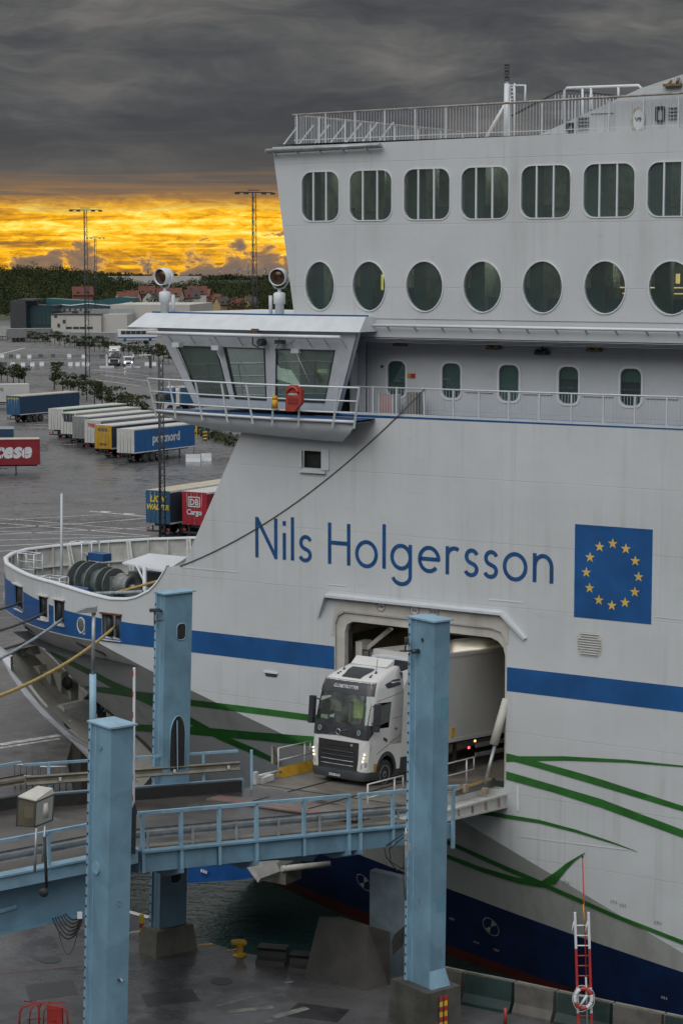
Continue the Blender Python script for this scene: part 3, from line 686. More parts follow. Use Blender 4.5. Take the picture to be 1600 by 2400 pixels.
# stiffened side girders of the ramp
m = MB(); m.add([rp(2.7, .3, -.02), rp(2.9, LIP + .6, -.02), rp(2.9, LIP + .6, -.30), rp(2.7, .3, -.62)], [(0, 1, 2, 3)])
m.bar(rp(2.72, .2, -.03), rp(2.9, LIP + .6, -.03), .06, .05)
m.build('ramp_web', M['deckwhite'], rampd)
MB().bar(rp(2.74, .2, .02), rp(2.88, -4, .02), .07, .03).build('ramp_edge_line', M['yellow'], rampd)
m = MB()
for dz_, w_ in ((-.50, .10), (-.95, .16)): m.bar(rp(3.42, .1, dz_), rp(3.5, -8.2, dz_ + (.35 if dz_ < -.6 else .12)), w_, .08)
m.add([rp(3.42, .1, -.5), rp(3.5, -8.2, -.38), rp(3.5, -8.2, -.60), rp(3.42, .1, -.95)], [(0, 1, 2, 3)])
m.add([rp(2.72, .1, -.55), rp(3.42, .1, -.46), rp(3.5, -8.2, -.34), rp(2.9, -8.2, -.34)], [(0, 1, 2, 3)])
m.build('ramp_girder', M['deckwhite'], rampd)
for k in range(7):
    y = -.6 - k * 1.1; MB().bar(rp(3.46, y, -.88 + k * .03), rp(3.46, y, -.5), .08, .10).build('ramp_stiffener', mat('rusty_white', (.30, .24, .19), .7, rust=.6, var=.3) if k == 0 else bpy.data.materials['rusty_white'], rampd)
MB().obox(rp(3.05, -.95, -.28), (.10, 0, 0), (0, .10, 0), (0, 0, .12)).build('ramp_lug', bpy.data.materials['rusty_white'], rampd); MB().obox(rp(2.9, -2.3, .0), (.07, 0, 0), (0, .12, 0), (0, 0, .14)).build('ramp_lug', bpy.data.materials['rusty_white'], rampd)
def pane2d(poly, y): return MB().add([(a, y, b) for a, b in poly], tessellate_polygon([[Vector((a, b, 0)) for a, b in poly]]))
# ================================================================ SUPERSTRUCTURE
WIN = [(707, 794.5, 403, 517), (819, 918, 400, 516), (946, 1054, 397, 516), (1080, 1192, 393, 515), (1220, 1337, 390, 513), (1366, 1487, 384, 511), (1516, 1640, 380, 507)]
OVA = [(715, 784, 613, 725), (826, 903.6, 614, 727.6), (951, 1037.5, 615, 729.5), (1085, 1175, 617, 733), (1224, 1317, 617, 736), (1368, 1465, 617, 737), (1519, 1625, 615, 739)]
wr, orr = [], []
for u0, u1, v0, v1 in WIN:
    uc, vc = (u0 + u1) / 2, (v0 + v1) / 2; wr.append((H(u0, vc).x, H(u1, vc).x, 24.24, 26.11))
for u0, u1, v0, v1 in OVA:
    uc, vc = (u0 + u1) / 2, (v0 + v1) / 2; orr.append((H(uc, vc).x, (H(u1, vc).x - H(u0, vc).x) / 2))
SZ = 27.2
holes = [rrect(a, b, c, d, .42, 5) for a, b, c, d in wr] + [ellipse(c, 21.77, r, .93) for c, r in orr]
sup = MB().prism([(-5.97, 20.55), (13, 20.55), (13, SZ + .05), (-6.98, SZ - .1)], fx, 0, .07, holes=holes)
supo = sup.build('superstructure_side', M['hull'], ferry)
# raked front of the superstructure, rounded towards the far side
m = MB(); prof = [(0, 0), (-.25, 1.2), (-.6, 4), (-.8, 9), (-.6, 14), (0, 19)]
m.sheet([[Vector((-6.98 + dx * .8, y, SZ - .1)), Vector((-5.97 + dx * .8, y, 20.55))] for dx, y in prof], True); m.build('superstructure_front', M['hull'], ferry)
MB().add([(-6.9, .05, SZ), (13, .05, SZ), (13, 19, SZ), (-6.9, 19, SZ)], [(0, 1, 2, 3)]).build('top_deck', M['deckwhite'], ferry)
# windows
for a, b, c, d in wr:
    ri = (b - a); f_ = MB().prism(rrect(a - .03, b + .03, c - .03, d + .03, .45, 5), fx, -.03, .09, holes=[rrect(a + .012, b - .012, c + .012, d - .012, .41, 5)]).build('lounge_window', M['bright'], ferry)
    pane2d(rrect(a, b, c, d, .42, 5), .055).build('pane', M['glass'], f_)
    for k in (1, 2):
        x = a + ri * (.315 if k == 1 else .655); MB().box(x - .03, x + .03, -.02, .045, c + .02, d - .02).build('mullion', M['bright'], f_)
for c, r in orr:
    f_ = MB().prism(ellipse(c, 21.77, r + .03, .96), fx, -.04, .09, holes=[ellipse(c, 21.77, r - .01, .92)]).build('oval_window', M['bright'], ferry)
    pane2d(ellipse(c, 21.77, r, .93), .06).build('pane', M['glass'], f_)
# saloons behind the glass
rm = mat('saloon_wall', (.38, .37, .31), .6, var=.6, scale=.7)
m = MB(); m.box(-5.6, 13, 5.6, 5.7, 20.6, 27.1); m.box(-5.6, -5.5, .3, 5.6, 20.6, 27.1)
for x in (-2.4, 1.1, 4.6, 8.2): m.box(x, x + .12, 2.2, 5.6, 20.6, 27.1)
m.build('saloon_bulkhead', rm, ferry)
m = MB(); m.box(-5.5, 13, .1, 5.6, 20.56, 20.66); m.box(-5.5, 13, .1, 5.6, 23.2, 23.9); m.box(-5.5, 13, .1, 5.6, 26.75, 26.85); m.build('saloon_deckhead', mat('saloon_ceiling', (.22, .20, .17), .7), ferry)
cur = mat('green_curtain', (.05, .09, .08), .8, var=.3, scale=2)
for a, b, c, d in wr[0:1] + wr[2:7]:
    m = MB(); xs = [a - .1 + (b - a + .2) * .36 * i / 14 for i in range(15)]
    m.sheet([[Vector((x, .45 + .05 * (i % 2), c - .2)), Vector((x, .45 + .05 * (i % 2), d + .2))] for i, x in enumerate(xs)]); m.build('curtain', cur, ferry)
for c, r in orr:
    m = MB(); m.box(c - r * 1.1, c - r * .45, .7, .75, 20.7, 23.1); m.build('curtain', cur, ferry)
    m = MB(); m.box(c - r * .5, c + r * .8, 1.2, 1.9, 20.66, 21.35); m.box(c - r * .2, c + r * .9, 2.4, 3.0, 20.66, 21.7); m.build('saloon_seat', mat('seat_fabric', (.05, .07, .09), .8) if c == orr[0][0] else bpy.data.materials['seat_fabric'], ferry)
m = MB(); m.box(6.4, 12.8, 3.0, 3.04, 21.72, 21.76); m.box(6.4, 12.8, 3.3, 3.34, 21.5, 21.54); m.box(-1.2, -.9, 3, 3.05, 21.25, 21.29); m.build('saloon_light_strip', M['warm'], ferry)
m = MB(); m.box(-2.9, -2.72, 1.6, 1.7, 22.1, 22.62); m.box(-3.2, -3.12, 1.9, 1.95, 21.6, 22.2); m.build('saloon_lamp', emit('lamp_yellow', (1, .7, .15), .9), ferry)
m = MB(); m.box(9.1, 9.22, 2, 2.1, 21.9, 22.25); m.build('saloon_lamp', M['warm'], ferry)
# ceiling lights added to brighten both saloons behind the glass; pillars and tables
for k in range(9):
    for z, y in ((26.70, 2.6), (23.16, 2.2)): MB().box(-4.6 + k * 2.0, -3.9 + k * 2.0, y, y + .3, z - .04, z + .04).build('added_saloon_light', M['saloonfill'], ferry)
tm = mat('saloon_table', (.20, .13, .08), .5)
for k in range(8):
    x = -4.4 + k * 2.15; MB().tube((x, 2.9, 20.66), (x, 2.9, 23.2), .14, 8).build('saloon_pillar', rm, ferry); MB().tube((x + .9, 2.9, 23.9), (x + .9, 2.9, 26.8), .14, 8).build('saloon_pillar', rm, ferry)
    MB().box(x + .3, x + 1.1, 1.0, 1.9, 24.55, 24.62).build('saloon_tabletop', tm, ferry); MB().box(x - .3, x + .2, 1.0, 1.6, 23.9, 24.75).build('saloon_chair', bpy.data.materials['seat_fabric'], ferry)
# roof edge tubes
m = MB(); a, b = H(622, 348, -.35), H(892, 342, -.25)
m.tube((a.x, -.30, 26.95), (b.x, -.30, 27.02), .075, 8); m.tube((a.x, -.16, 26.90), (b.x, -.16, 26.97), .06, 8)
m.path([(a.x, -.30, 26.95), (a.x - .15, .3, 26.95), (a.x - .3, 2.5, 26.95)], .075, 8)
m.build('roof_edge_pipe', M['grey'], ferry)
for k in range(5): MB().bar((a.x + .3 + k * 1.05, -.30, 26.92), (a.x + .3 + k * 1.05, .02, 26.80), .05, .06).build('pipe_bracket', M['white'], ferry)
# top rail
RT = 28.42
rail = MB(); rail.tube((-6.1, .12, RT - .12), (13, .12, RT + .05), .042, 8); rail.path([(-6.1, .12, RT - .12), (-6.0, 6, RT - .1), (-5.9, 14, RT - .08)], .042, 6)
rail.build('top_rail', mat('rail_weathered', (.26, .24, .22), .5, var=.3, scale=4), ferry)
m = MB()
for i in range(150):
    x = -6.0 + i * .127; m.bar((x, .12, SZ + .02), (x, .12, RT - .14 + i * .0011), .010, .010)
for i in range(90): y = .2 + i * .155; m.bar((-6.05 + y * .01, y, SZ + .02), (-6.05 + y * .01, y, RT - .12), .010, .010)
m.bar((-6.05, .12, SZ + .14), (13, .12, SZ + .16), .02, .03)
o_ = m.build('rail_baluster', M['white'], ferry); o_['kind'] = 'stuff'
for i in range(15):
    x = -5.9 + i * 1.32; MB().bar((x, .10, SZ), (x, .10, RT - .1), .05, .05).build('rail_stanchion', M['white'], ferry)
for i in range(7):
    x = -6.0 + i * .72; MB().bar((x - .55, .15, SZ), (x + .1, .15, RT - .55), .05, .05).build('rail_brace', M['white'], ferry)
for i in range(7): MB().bar((-6.0, 1.8 + i * 1.9, SZ), (-6.0, 1.8 + i * 1.9, RT - .1), .05, .05).build('rail_stanchion', M['white'], ferry)
# sloping casing aft, with ribs
c0, c1, c2 = H(1258, 316, .45), H(1502, 206, .45), H(1640, 150, .45)
cas = MB().prism([(c0.x, SZ), (c1.x, c1.z), (c2.x + .6, c2.z), (c2.x + .6, SZ)], fx, .45, 4.0).build('casing', M['hull'], ferry)
for i in range(22):
    x = c0.x + .5 + i * .36; zt = min(interp(x, [(c0.x, SZ), (c1.x, c1.z), (c2.x, c2.z)]) - .05, 28.2)
    MB().box(x - .012, x + .012, .425, .45, SZ + .05, zt).build('casing_rib', M['white'], cas)
p = H(1495, 280, .42); em = MB().prism(ellipse(p.x, p.z, .27, .44), fx, .405, .425).build('emblem_plate', M['bright'], cas)
MB().prism(ellipse(p.x, p.z, .27, .44), fx, .385, .404, holes=[ellipse(p.x, p.z, .21, .37)]).build('emblem_ring', mat('emblem_gold', (.45, .40, .30), .5, var=.4, scale=9), em)
text_mesh('emblem_text', 'V9', .22, lambda a, b: Vector((p.x + a, .395, p.z - .08 + b)), M['dark'], em, .006, 'CENTER')
for (u, v, w_, h_) in ((1336, 298, .15, .15), (1546, 267, .16, .26)):
    p = H(u, v, .40); MB().prism(rrect(p.x - w_, p.x + w_, p.z - h_, p.z + h_, .03, 2), fx, .32, .45, holes=[rrect(p.x - w_ + .05, p.x + w_ - .05, p.z - h_ + .05, p.z + h_ - .05, .02, 2)]).build('lamp_housing', M['dark'], cas)
    for k in range(4): MB().box(p.x + w_ + .14, p.x + w_ + .55, .36, .44, p.z - h_ + .08 + k * .12, p.z - h_ + .12 + k * .12).build('wall_grating', M['grey'], cas)
p = H(1410, 264, .42); MB().box(p.x - .45, p.x + .45, .40, .44, p.z - .02, p.z + .02).build('casing_ledge', M['white'], cas)
m = MB(); p = H(1572, 198, .3)
m.box(p.x - .3, p.x + .35, .25, .5, p.z - .06, p.z + .03); m.tube((p.x + .2, .3, p.z), (p.x + .28, .3, p.z + .22), .06, 6); m.tube((p.x - .1, .3, p.z), (p.x, .3, p.z + .15), .05, 6); m.build('deck_floodlight', mat('bronze_lamp', (.20, .14, .07), .5, .3, var=.3, scale=8), cas)
# frames and mast on the top deck
m = MB(); pts = [(1322, 290), (1322, 212), (1328, 206), (1495, 200), (1502, 207)]
m.path([H(u, v, 1.2) for u, v in pts], .05, 6)
for u, v0, v1 in ((1364, 285, 207), (1384, 255, 206), (1448, 232, 203)): m.tube(H(u, v0, 1.2), H(u, v1, 1.2), .045, 6)
m.build('pipe_frame', M['bright'], ferry)
m = MB(); m.path([H(u, v, 2.2) for u, v in ((1197, 272), (1312, 212), (1340, 212), (1460, 226))], .04, 6); m.build('stair_handrail', M['dark'], ferry)
m = MB()
for i in range(18): u = 1300 + i * 8; m.bar(H(u, 222, 2.2), H(u, 280, 2.2), .02, .02)
o_ = m.build('stair_baluster', M['white'], ferry); o_['kind'] = 'stuff'
ma = MB(); b0 = H(1186, 316, 1.4); t0 = H(1186, 196, 1.4)
ma.tube((b0.x, 1.4, SZ), (b0.x, 1.4, t0.z), .13, 10, .10); ma.tube((b0.x, 1.4, t0.z), (b0.x, 1.4, t0.z + .18), .05, 8)
ma.tube((b0.x - .9, 1.4, SZ), (b0.x - .1, 1.4, SZ + 1.2), .06, 8); ma.tube((b0.x + .32, 1.4, SZ), (b0.x + .32, 1.4, t0.z), .035, 6)
mast = ma.build('signal_mast', M['bright'], ferry)
for k in range(3):
    z = t0.z + .10 + k * .22; MB().lathe([(.06, 0), (.13, .02), (.09, .05), (.09, .13), (.12, .15), (.04, .18)], (b0.x, 1.4, z), (0, 0, 1), 10).build('signal_lantern', M['dark'], mast)
m = MB(); q = [(1195, 240), (1195, 200), (1230, 200), (1230, 240)]; m.path([H(u, v, 1.4) for u, v in q], .045, 6, True); m.tube(H(1204, 240, 1.4), H(1204, 200, 1.4), .04, 6)
for k in range(4): m.tube(H(1196, 206 + k * 9, 1.4), H(1204, 206 + k * 9, 1.4), .025, 5)
m.build('mast_ladder_frame', M['bright'], mast)

# ---- promenade: ledge, louvred soffit, recessed wall with windows, rail
MB().box(-4.3, 13, .03, .1, 19.85, 20.55).build('ledge_face', M['hull'], ferry)
m = MB(); a = H(857, 752, -.25); m.tube((a.x, -.22, 20.30), (13, -.22, 20.30), .06, 8); m.build('ledge_pipe', M['bright'], ferry)
for k in range(11): MB().bar((a.x + .9 + k * 1.18, -.2, 20.28), (a.x + .9 + k * 1.18, .04, 20.12), .05, .07).build('pipe_bracket', M['white'], ferry)
sf = MB().add([(-4.2, .06, 19.86), (13, .06, 19.86), (13, .42, 19.64), (-4.2, .42, 19.64)], [(0, 1, 2, 3)]).build('soffit_panel', mat('soffit_grey', (.27, .28, .29), .6), ferry)
for k in range(4):
    f = .15 + k * .23; MB().obox((4.4, lerp(.06, .42, f) - .02, lerp(19.86, 19.64, f) - .02), (8.6, 0, 0), (0, .03, .01), (0, -.006, .012)).build('soffit_slat', M['white'], sf)
PW = [(907.7, 951, 844.5, 930), (1035, 1080, 849.6, 933), (1168, 1216, 853.7, 940), (1307.7, 1355.6, 857.8, 946), (1452, 1502.6, 862, 951)]
PY = 1.5
pr = []
for u0, u1, v0, v1 in PW: vc = (v0 + v1) / 2; pr.append((H(u0, vc, PY).x, H(u1, vc, PY).x, H(u0, v1, PY).z, H(u0, v0, PY).z))
MB().prism([(-3.6, 16.86), (13, 16.86), (13, 20.3), (-3.6, 20.3)], fx, PY, PY + .06, holes=[rrect(a, b, c, d, .28) for a, b, c, d in pr]).build('promenade_wall', M['hull'], ferry)
gcur = mat('pale_green_blind', (.22, .32, .29), .7, var=.15)
for i, (a, b, c, d) in enumerate(pr):
    f_ = MB().prism(rrect(a - .07, b + .07, c - .07, d + .07, .32), fx, PY - .03, PY + .05, holes=[rrect(a + .02, b - .02, c + .02, d - .02, .26)]).build('cabin_window', M['bright'], ferry)
    pane2d(rrect(a, b, c, d, .28), PY + .035).build('pane', M['glass'], f_)
    zb = (c, c + .32, c, c + .9, c + .85)[i]
    m = MB(); m.box(a - .1, b + .1, PY + .2, PY + .22, zb, d + .1); m.build('blind', gcur, f_)
    if i in (1, 3, 4):
        m = MB(); xs = [a - .05 + (b - a + .1) * k / 16 for k in range(17)]; m.sheet([[Vector((x, PY + .33 + .04 * (k % 2), c - .1)), Vector((x, PY + .33 + .04 * (k % 2), d))] for k, x in enumerate(xs)]); m.build('curtain', mat('cabin_curtain', (.10, .13, .12), .8) if i == 1 else bpy.data.materials['cabin_curtain'], f_)
MB().box(-3.6, 13, PY + .7, PY + .75, 16.86, 20.3).build('cabin_back', M['dark'], ferry)
MB().box(-4.2, 13, .0, PY, 16.80, 16.87).build('promenade_deck', M['navy'], ferry)
for u, v, tall in ((936, 808, 0), (1155, 816, 0), (1268, 828, 1), (1390, 821, 0)):
    p = H(u, v, PY - .15); m = MB()
    m.box(p.x - .28, p.x + .28, PY - .22, PY - .03, p.z - .05, p.z + .03); m.lathe([(.03, 0), (.12, .02), (.12, .12), (.05, .16)], (p.x + .15, PY - .15, p.z + .02), (0, -.4, 1), 8); m.lathe([(.03, 0), (.09, .02), (.09, .1), (.03, .12)], (p.x - .16, PY - .15, p.z + .02), (0, -.5, 1), 8)
    if tall: m.tube((p.x - .05, PY - .15, p.z), (p.x + .05, PY - .15, p.z + .28), .03, 6)
    m.build('wall_lamp', bpy.data.materials['bronze_lamp'] if not tall else M['dark'], ferry)
p = H(962, 881, PY - .02); MB().box(p.x - .19, p.x - .02, PY - .02, PY, p.z - .09, p.z + .09).build('safety_sign', M['yellow'], ferry); MB().box(p.x - .01, p.x + .2, PY - .02, PY, p.z - .09, p.z + .09).build('safety_sign', M['red'], ferry)
p = H(895, 859, PY - .02); MB().tube((p.x, PY - .06, p.z), (p.x, PY, p.z), .05, 8).build('call_button', M['black'], ferry)
for u0, u1 in ((1090, 1155), (1225, 1293), (1365, 1436), (1512, 1588)):
    a, b = H(u0, 917 + (u0 - 1090) * .035, PY), H(u1, 917 + (u0 - 1090) * .035, PY); MB().box(a.x, b.x, PY - .06, PY - .01, a.z - .025, a.z + .025).build('wall_handrail', M['white'], ferry)
a, b = H(893, 938, .6), H(924, 938, .6); bx = MB().box(a.x, b.x, .45, .95, 16.87, 17.62).build('raft_locker', mat('faded_pink_locker', (.40, .25, .25), .6, var=.15), ferry)
MB().box(a.x - .05, a.x + .02, .43, .97, 16.87, 17.66).build('locker_strap', M['white'], bx); MB().box(b.x - .02, b.x + .05, .43, .97, 16.87, 17.66).build('locker_strap', M['white'], bx)
a, b = H(954, 938, .6), H(978, 938, .6); MB().box(a.x, b.x, .5, .95, 16.87, 17.75).build('deck_locker', mat('grey_locker', (.18, .17, .16), .6), ferry)
# promenade rail
PR = 17.98
m = MB(); m.tube((-4.2, .05, PR - .05), (13, .05, PR), .032, 8); m.bar((-4.2, .05, 16.95), (13, .05, 16.95), .02, .03); m.build('promenade_rail', M['white'], ferry)
for u in (874, 929, 994, 1062, 1122, 1192, 1263, 1338, 1413, 1487, 1562): x = H(u, 950, .05).x; MB().bar((x, .05, 16.8), (x, .05, PR), .05, .05).build('rail_stanchion', M['white'], ferry)
m = MB()
for i in range(130): x = -3.0 + i * .123; m.bar((x, .05, 16.9), (x, .05, PR - .02), .010, .010)
o_ = m.build('rail_baluster', M['white'], ferry); o_['kind'] = 'stuff'
MB().box(-4.2, 13, .045, .075, 16.86, 16.95).build('waterway_bar', M['white'], ferry)

# ================================================================ BRIDGE WING
bw = MB()
def Q(u, v, y): return H(u, v, y)
roofT = [Q(343, 726, .5), Q(628, 736, -.7), Q(857, 739, -.6)]; roofB = [Q(298, 764, -.3), Q(620, 774, -1.35), Q(842, 778, -1.25)]
zt, zb_ = 20.62, 20.06
roofT = [Vector((p.x, p.y, zt)) for p in roofT]; roofB = [Vector((p.x, p.y, zb_)) for p in roofB]
back = [Vector((roofT[0].x - .2, 9, zt)), Vector((roofT[2].x, 9, zt))]; bb = [Vector((roofB[0].x - .6, 9, zb_)), Vector((roofB[2].x, 9, zb_))]
m = MB(); m.add([roofB[0], roofB[1], roofT[1], roofT[0]], [(0, 1, 2, 3)]); m.add([roofB[1], roofB[2], roofT[2], roofT[1]], [(0, 1, 2, 3)])
m.add([bb[0], roofB[0], roofT[0], back[0]], [(0, 1, 2, 3)]); m.add([roofB[2], bb[1], back[1], roofT[2]], [(0, 1, 2, 3)])
m.add([roofT[0], roofT[1], roofT[2], back[1], back[0]], [(0, 1, 2, 3, 4)]); m.add([roofB[0], roofB[1], roofB[2], bb[1], bb[0]], [(0, 1, 2, 3, 4)])
wing = m.build('bridge_wing', M['white'], ferry)
m = MB(); m.add([roofT[0] + Vector((.1, .25, 0)), roofT[1] + Vector((0, .2, 0)), roofT[2] + Vector((0, .2, 0)), roofT[2] + Vector((0, .2, .06)), roofT[1] + Vector((0, .2, .06)), roofT[0] + Vector((.1, .25, .06))], [(0, 1, 4, 5), (1, 2, 3, 4)]); m.build('roof_coaming', M['navy'], wing)
# sides: corner posts and the band above and below the panes
Tz, Wt, Wb, Bz = 20.06, 19.35, 17.28, 16.9
def face(u_t, y_t, u_b, y_b): return H(u_t, 790, y_t).x, y_t, H(u_b, 960, y_b).x, y_b
A_, B_, Cc = face(368, -.25, 458, .30), face(632, -1.0, 634, -.15), face(836, -1.0, 788, -.15)
def fp(cn, z): k = (Tz - z) / (Tz - Bz); return Vector((lerp(cn[0], cn[2], k), lerp(cn[1], cn[3], k), z))
def facet(c0, c1, panes):
    P = lambda f, z, d=0: fp(c0, z).lerp(fp(c1, z), f) + Vector((0, d, 0))
    m = MB()
    def strip(f0, f1, z0, z1, d0=0, d1=.09):
        vs = [P(f, z, d) for d in (d0, d1) for f, z in ((f0, z0), (f1, z0), (f1, z1), (f0, z1))]
        m.add(vs, [(0, 1, 2, 3), (7, 6, 5, 4), (0, 4, 5, 1), (1, 5, 6, 2), (2, 6, 7, 3), (3, 7, 4, 0)])
    strip(0, 1, Bz, Wb); strip(0, 1, Wt, Tz)
    e = 0.0
    for a, b in panes + [(1, 1)]:
        if a - e > .005: strip(e, a, Wb, Wt)
        e = b
    m.build('window_post', M['white'], wing)
    for a, b in panes:
        pm = MB(); f_ = .012
        for q0, q1, r0, r1 in ((a, b, Wb, Wb + .05), (a, b, Wt - .05, Wt), (a, a + f_, Wb, Wt), (b - f_, b, Wb, Wt)):
            vs = [P(f, z, d) for d in (-.02, .03) for f, z in ((q0, r0), (q1, r0), (q1, r1), (q0, r1))]; pm.add(vs, [(0, 1, 2, 3), (7, 6, 5, 4), (0, 4, 5, 1), (1, 5, 6, 2), (2, 6, 7, 3), (3, 7, 4, 0)])
        fo = pm.build('bridge_window', M['dark'], wing)
        MB().add([P(a, Wb, .05), P(b, Wb, .05), P(b, Wt, .05), P(a, Wt, .05)], [(0, 1, 2, 3)]).build('pane', M['bglass'], fo)
facet(A_, B_, [(.10, .50), (.565, .955)]); facet(B_, Cc, [(.075, .80)])
# aft and fore ends, inner gloom, console
m = MB(); m.add([fp(Cc, Tz) + Vector((0, d, 0)) for d in (0, .3)] + [fp(Cc, Bz) + Vector((0, d, 0)) for d in (.3, 0)], [(0, 1, 2, 3)]); m.build('wing_end', M['white'], wing)
m = MB(); nz = 5
fe = [Vector((fp(A_, Tz).x - .4, 8.5, Tz)), Vector((fp(A_, Bz).x - .3, 8.5, Bz))]
for a, b in ((.0, .1), (.9, 1)): m.add([fp(A_, Tz).lerp(fe[0], a), fp(A_, Bz).lerp(fe[1], a), fp(A_, Bz).lerp(fe[1], b), fp(A_, Tz).lerp(fe[0], b)], [(0, 1, 2, 3)])
for z0, z1 in ((Bz, Wb), (Wt, Tz)): m.add([fp(A_, z0), fp(A_, z1), Vector((lerp(fe[1].x, fe[0].x, (z1 - Bz) / (Tz - Bz)), 8.5, z1)), Vector((lerp(fe[1].x, fe[0].x, (z0 - Bz) / (Tz - Bz)), 8.5, z0))], [(0, 1, 2, 3)])
m.build('wing_front', M['white'], wing)
MB().add([fp(A_, Wt) + Vector((-.02, 0, 0)), fp(A_, Wb) + Vector((-.02, 0, 0)), fe[1] + Vector((0, 0, Wb - Bz)), fe[0] - Vector((0, 0, Tz - Wt))], [(0, 1, 2, 3)]).build('pane', M['bglass'], wing)
m = MB(); m.add([fp(A_, Bz), fp(B_, Bz), fp(Cc, Bz), Vector((fp(Cc, Bz).x, 8.5, Bz)), Vector((fp(A_, Bz).x, 8.5, Bz))], [(0, 1, 2, 3, 4)]); m.build('wing_floor', M['dark'], wing)
m = MB(); m.box(fp(A_, Bz).x + 2.2, 4, 4.6, 4.7, Bz, Tz); m.build('wing_bulkhead', mat('bridge_interior', (.20, .22, .20), .7, var=.3), wing)
m = MB(); m.box(-6.4, -4.6, 1.2, 2.0, Bz, 17.9); m.box(-5.9, -5.1, 1.3, 1.6, 17.9, 18.2); m.build('wing_console', M['dark'], wing)
MB().box(-5.6, -5.2, 1.1, 1.15, 18.35, 18.5).build('console_screen', emit('console_glow', (.5, .6, .4), .5), wing)
# dark open door aft of the wing
a, b = H(797, 900, 1.2), H(831, 900, 1.2); MB().box(a.x, b.x, 1.2, 1.25, 16.88, H(815, 834, 1.2).z).build('wing_doorway', M['black'], wing)
MB().box(b.x - .01, b.x + .10, .85, 1.28, 16.88, H(815, 826, 1.2).z).build('wing_door_edge', M['white'], wing)
MB().box(a.x - 1.6, -3.55, 1.30, 1.36, 16.88, 20.3).build('wing_side_wall', M['hull'], wing)
# pipes and gear under the eaves
m = MB(); a, b = H(333, 779, -1.2), H(795, 795, -1.5); m.tube((a.x, -.85, 19.86), (fp(B_, 19.86).x, -1.45, 19.86), .07, 8); m.tube((fp(B_, 19.86).x, -1.45, 19.86), (b.x, -1.45, 19.86), .07, 8); m.build('eaves_pipe', M['bright'], wing)
for f in (.12, .33, .55, .76, 1.25, 1.75, 2.05, 2.35):
    c0 = fp(A_, 19.8).lerp(fp(B_, 19.8), f) if f < 1 else fp(B_, 19.8).lerp(fp(Cc, 19.8), (f - 1) / 1.5); MB().bar(c0 + Vector((0, -.4, .05)), c0 + Vector((0, .02, -.35)), .03, .05).build('pipe_hanger', M['white'], wing)
for u, v in ((418, 808), (510, 815), (697, 822)):
    p = H(u, v, -.75); m = MB(); m.box(p.x - .17, p.x + .17, -.95, -.65, p.z - .09, p.z + .09); m.tube((p.x, -.9, p.z), (p.x + .55, -.75, p.z - 1.2), .012, 5); m.path([(p.x - .1, -.9, p.z + .1), (p.x - .25, -.95, p.z + .35), (p.x, -.95, p.z + .45)], .015, 5); m.build('wiper_motor', M['white'], wing)
p = H(615, 802, -1.1); m = MB(); m.lathe([(.13, 0), (.15, .05), (.15, .3), (.1, .34)], (p.x, -1.35, p.z), (.2, 1, 0), 12); m.path([(p.x - .1, -1.2, p.z - .2), (p.x - .35, -1.25, p.z - .1), (p.x - .4, -1.2, p.z + .2), (p.x - .1, -1.2, p.z + .25)], .03, 5); m.build('deck_camera', M['dark'], wing)
p = H(658, 803, -1.1); m = MB(); m.box(p.x - .16, p.x + .16, -1.3, -1.0, p.z - .04, p.z + .1); m.path([(p.x, -1.2, p.z), (p.x - .2, -1.2, p.z - .3), (p.x + .1, -1.2, p.z - .45), (p.x - .15, -1.15, p.z - .55)], .02, 5); m.build('cable_box', M['dark'], wing)
p = H(602, 776, -1.2); MB().box(p.x - .14, p.x + .14, -1.4, -1.1, 20.0, 20.12).build('side_lantern', mat('rusty_lantern', (.14, .06, .035), .6), wing)
# walkway round the wing with outward-leaning stanchions
st = [(347, 892, 366, 968, -.45), (396, 895, 412, 976, -.75), (458, 898, 474, 982, -1.05), (519, 900, 533, 986, -1.3), (577, 904, 592, 989, -1.5), (641, 905, 638, 990, -1.6), (703, 906, 699, 991, -1.6), (794, 908, 780, 990, -1.55), (841, 908, 830, 991, -1.5)]
tops, bots = [], []
for u0, v0, u1, v1, y in st: tops.append(Vector((H(u0, v0, y - .35).x, y - .35, 18.02))); bots.append(Vector((H(u1, v1, y).x, y, 16.55)))
for a, b in zip(tops, bots): MB().bar(a, b + (b - a) * .06, .07, .05).build('rail_stanchion', M['bright'], wing)
for h in (0, .43, .80):
    m = MB(); m.path([a.lerp(b, h * .82) for a, b in zip(tops, bots)], .030 if h else .036, 6); m.build('wing_rail', M['bright'], wing)
m = MB(); m.path([b + Vector((0, 0, .16)) for b in bots], .06, 6); m.build('walkway_edge', M['bright'], wing)
m = MB(); e_ = [b + Vector((0, .05, .18)) for b in bots]; i_ = [Vector((p.x, .4, 16.76)) for p in e_]; m.sheet([e_, i_]); m.build('walkway_floor', M['navy'], wing)
# belly under the walkway
bel = []
for k, b in enumerate(bots):
    k_ = k / (len(bots) - 1); e1 = b + Vector((.0, .1, .1)); e3 = Vector((lerp(-8.4, -3.9, k_), .02, lerp(15.98, 15.75, k_))); e2 = e1.lerp(e3, .5) + Vector((0, -.15, -.18)); bel.append([e1, e1.lerp(e2, .5) + Vector((0, -.03, -.08)), e2, e2.lerp(e3, .5) + Vector((0, 0, -.06)), e3])
bel[-1][-1] = Vector((-3.4, .02, 16.2)); bel[0][-1] = Vector((-8.6, .6, 16.0))
m = MB(); m.sheet(bel, True); m.sheet([[b[0] for b in bel], [Vector((b[0].x, 6, b[0].z)) for b in bel]]); m.add([bel[0][0], bel[0][4], Vector((-8.6, 7, 16)), Vector((bel[0][0].x, 7, bel[0][0].z))], [(0, 1, 2, 3)]); m.build('wing_belly', M['bright'], wing)
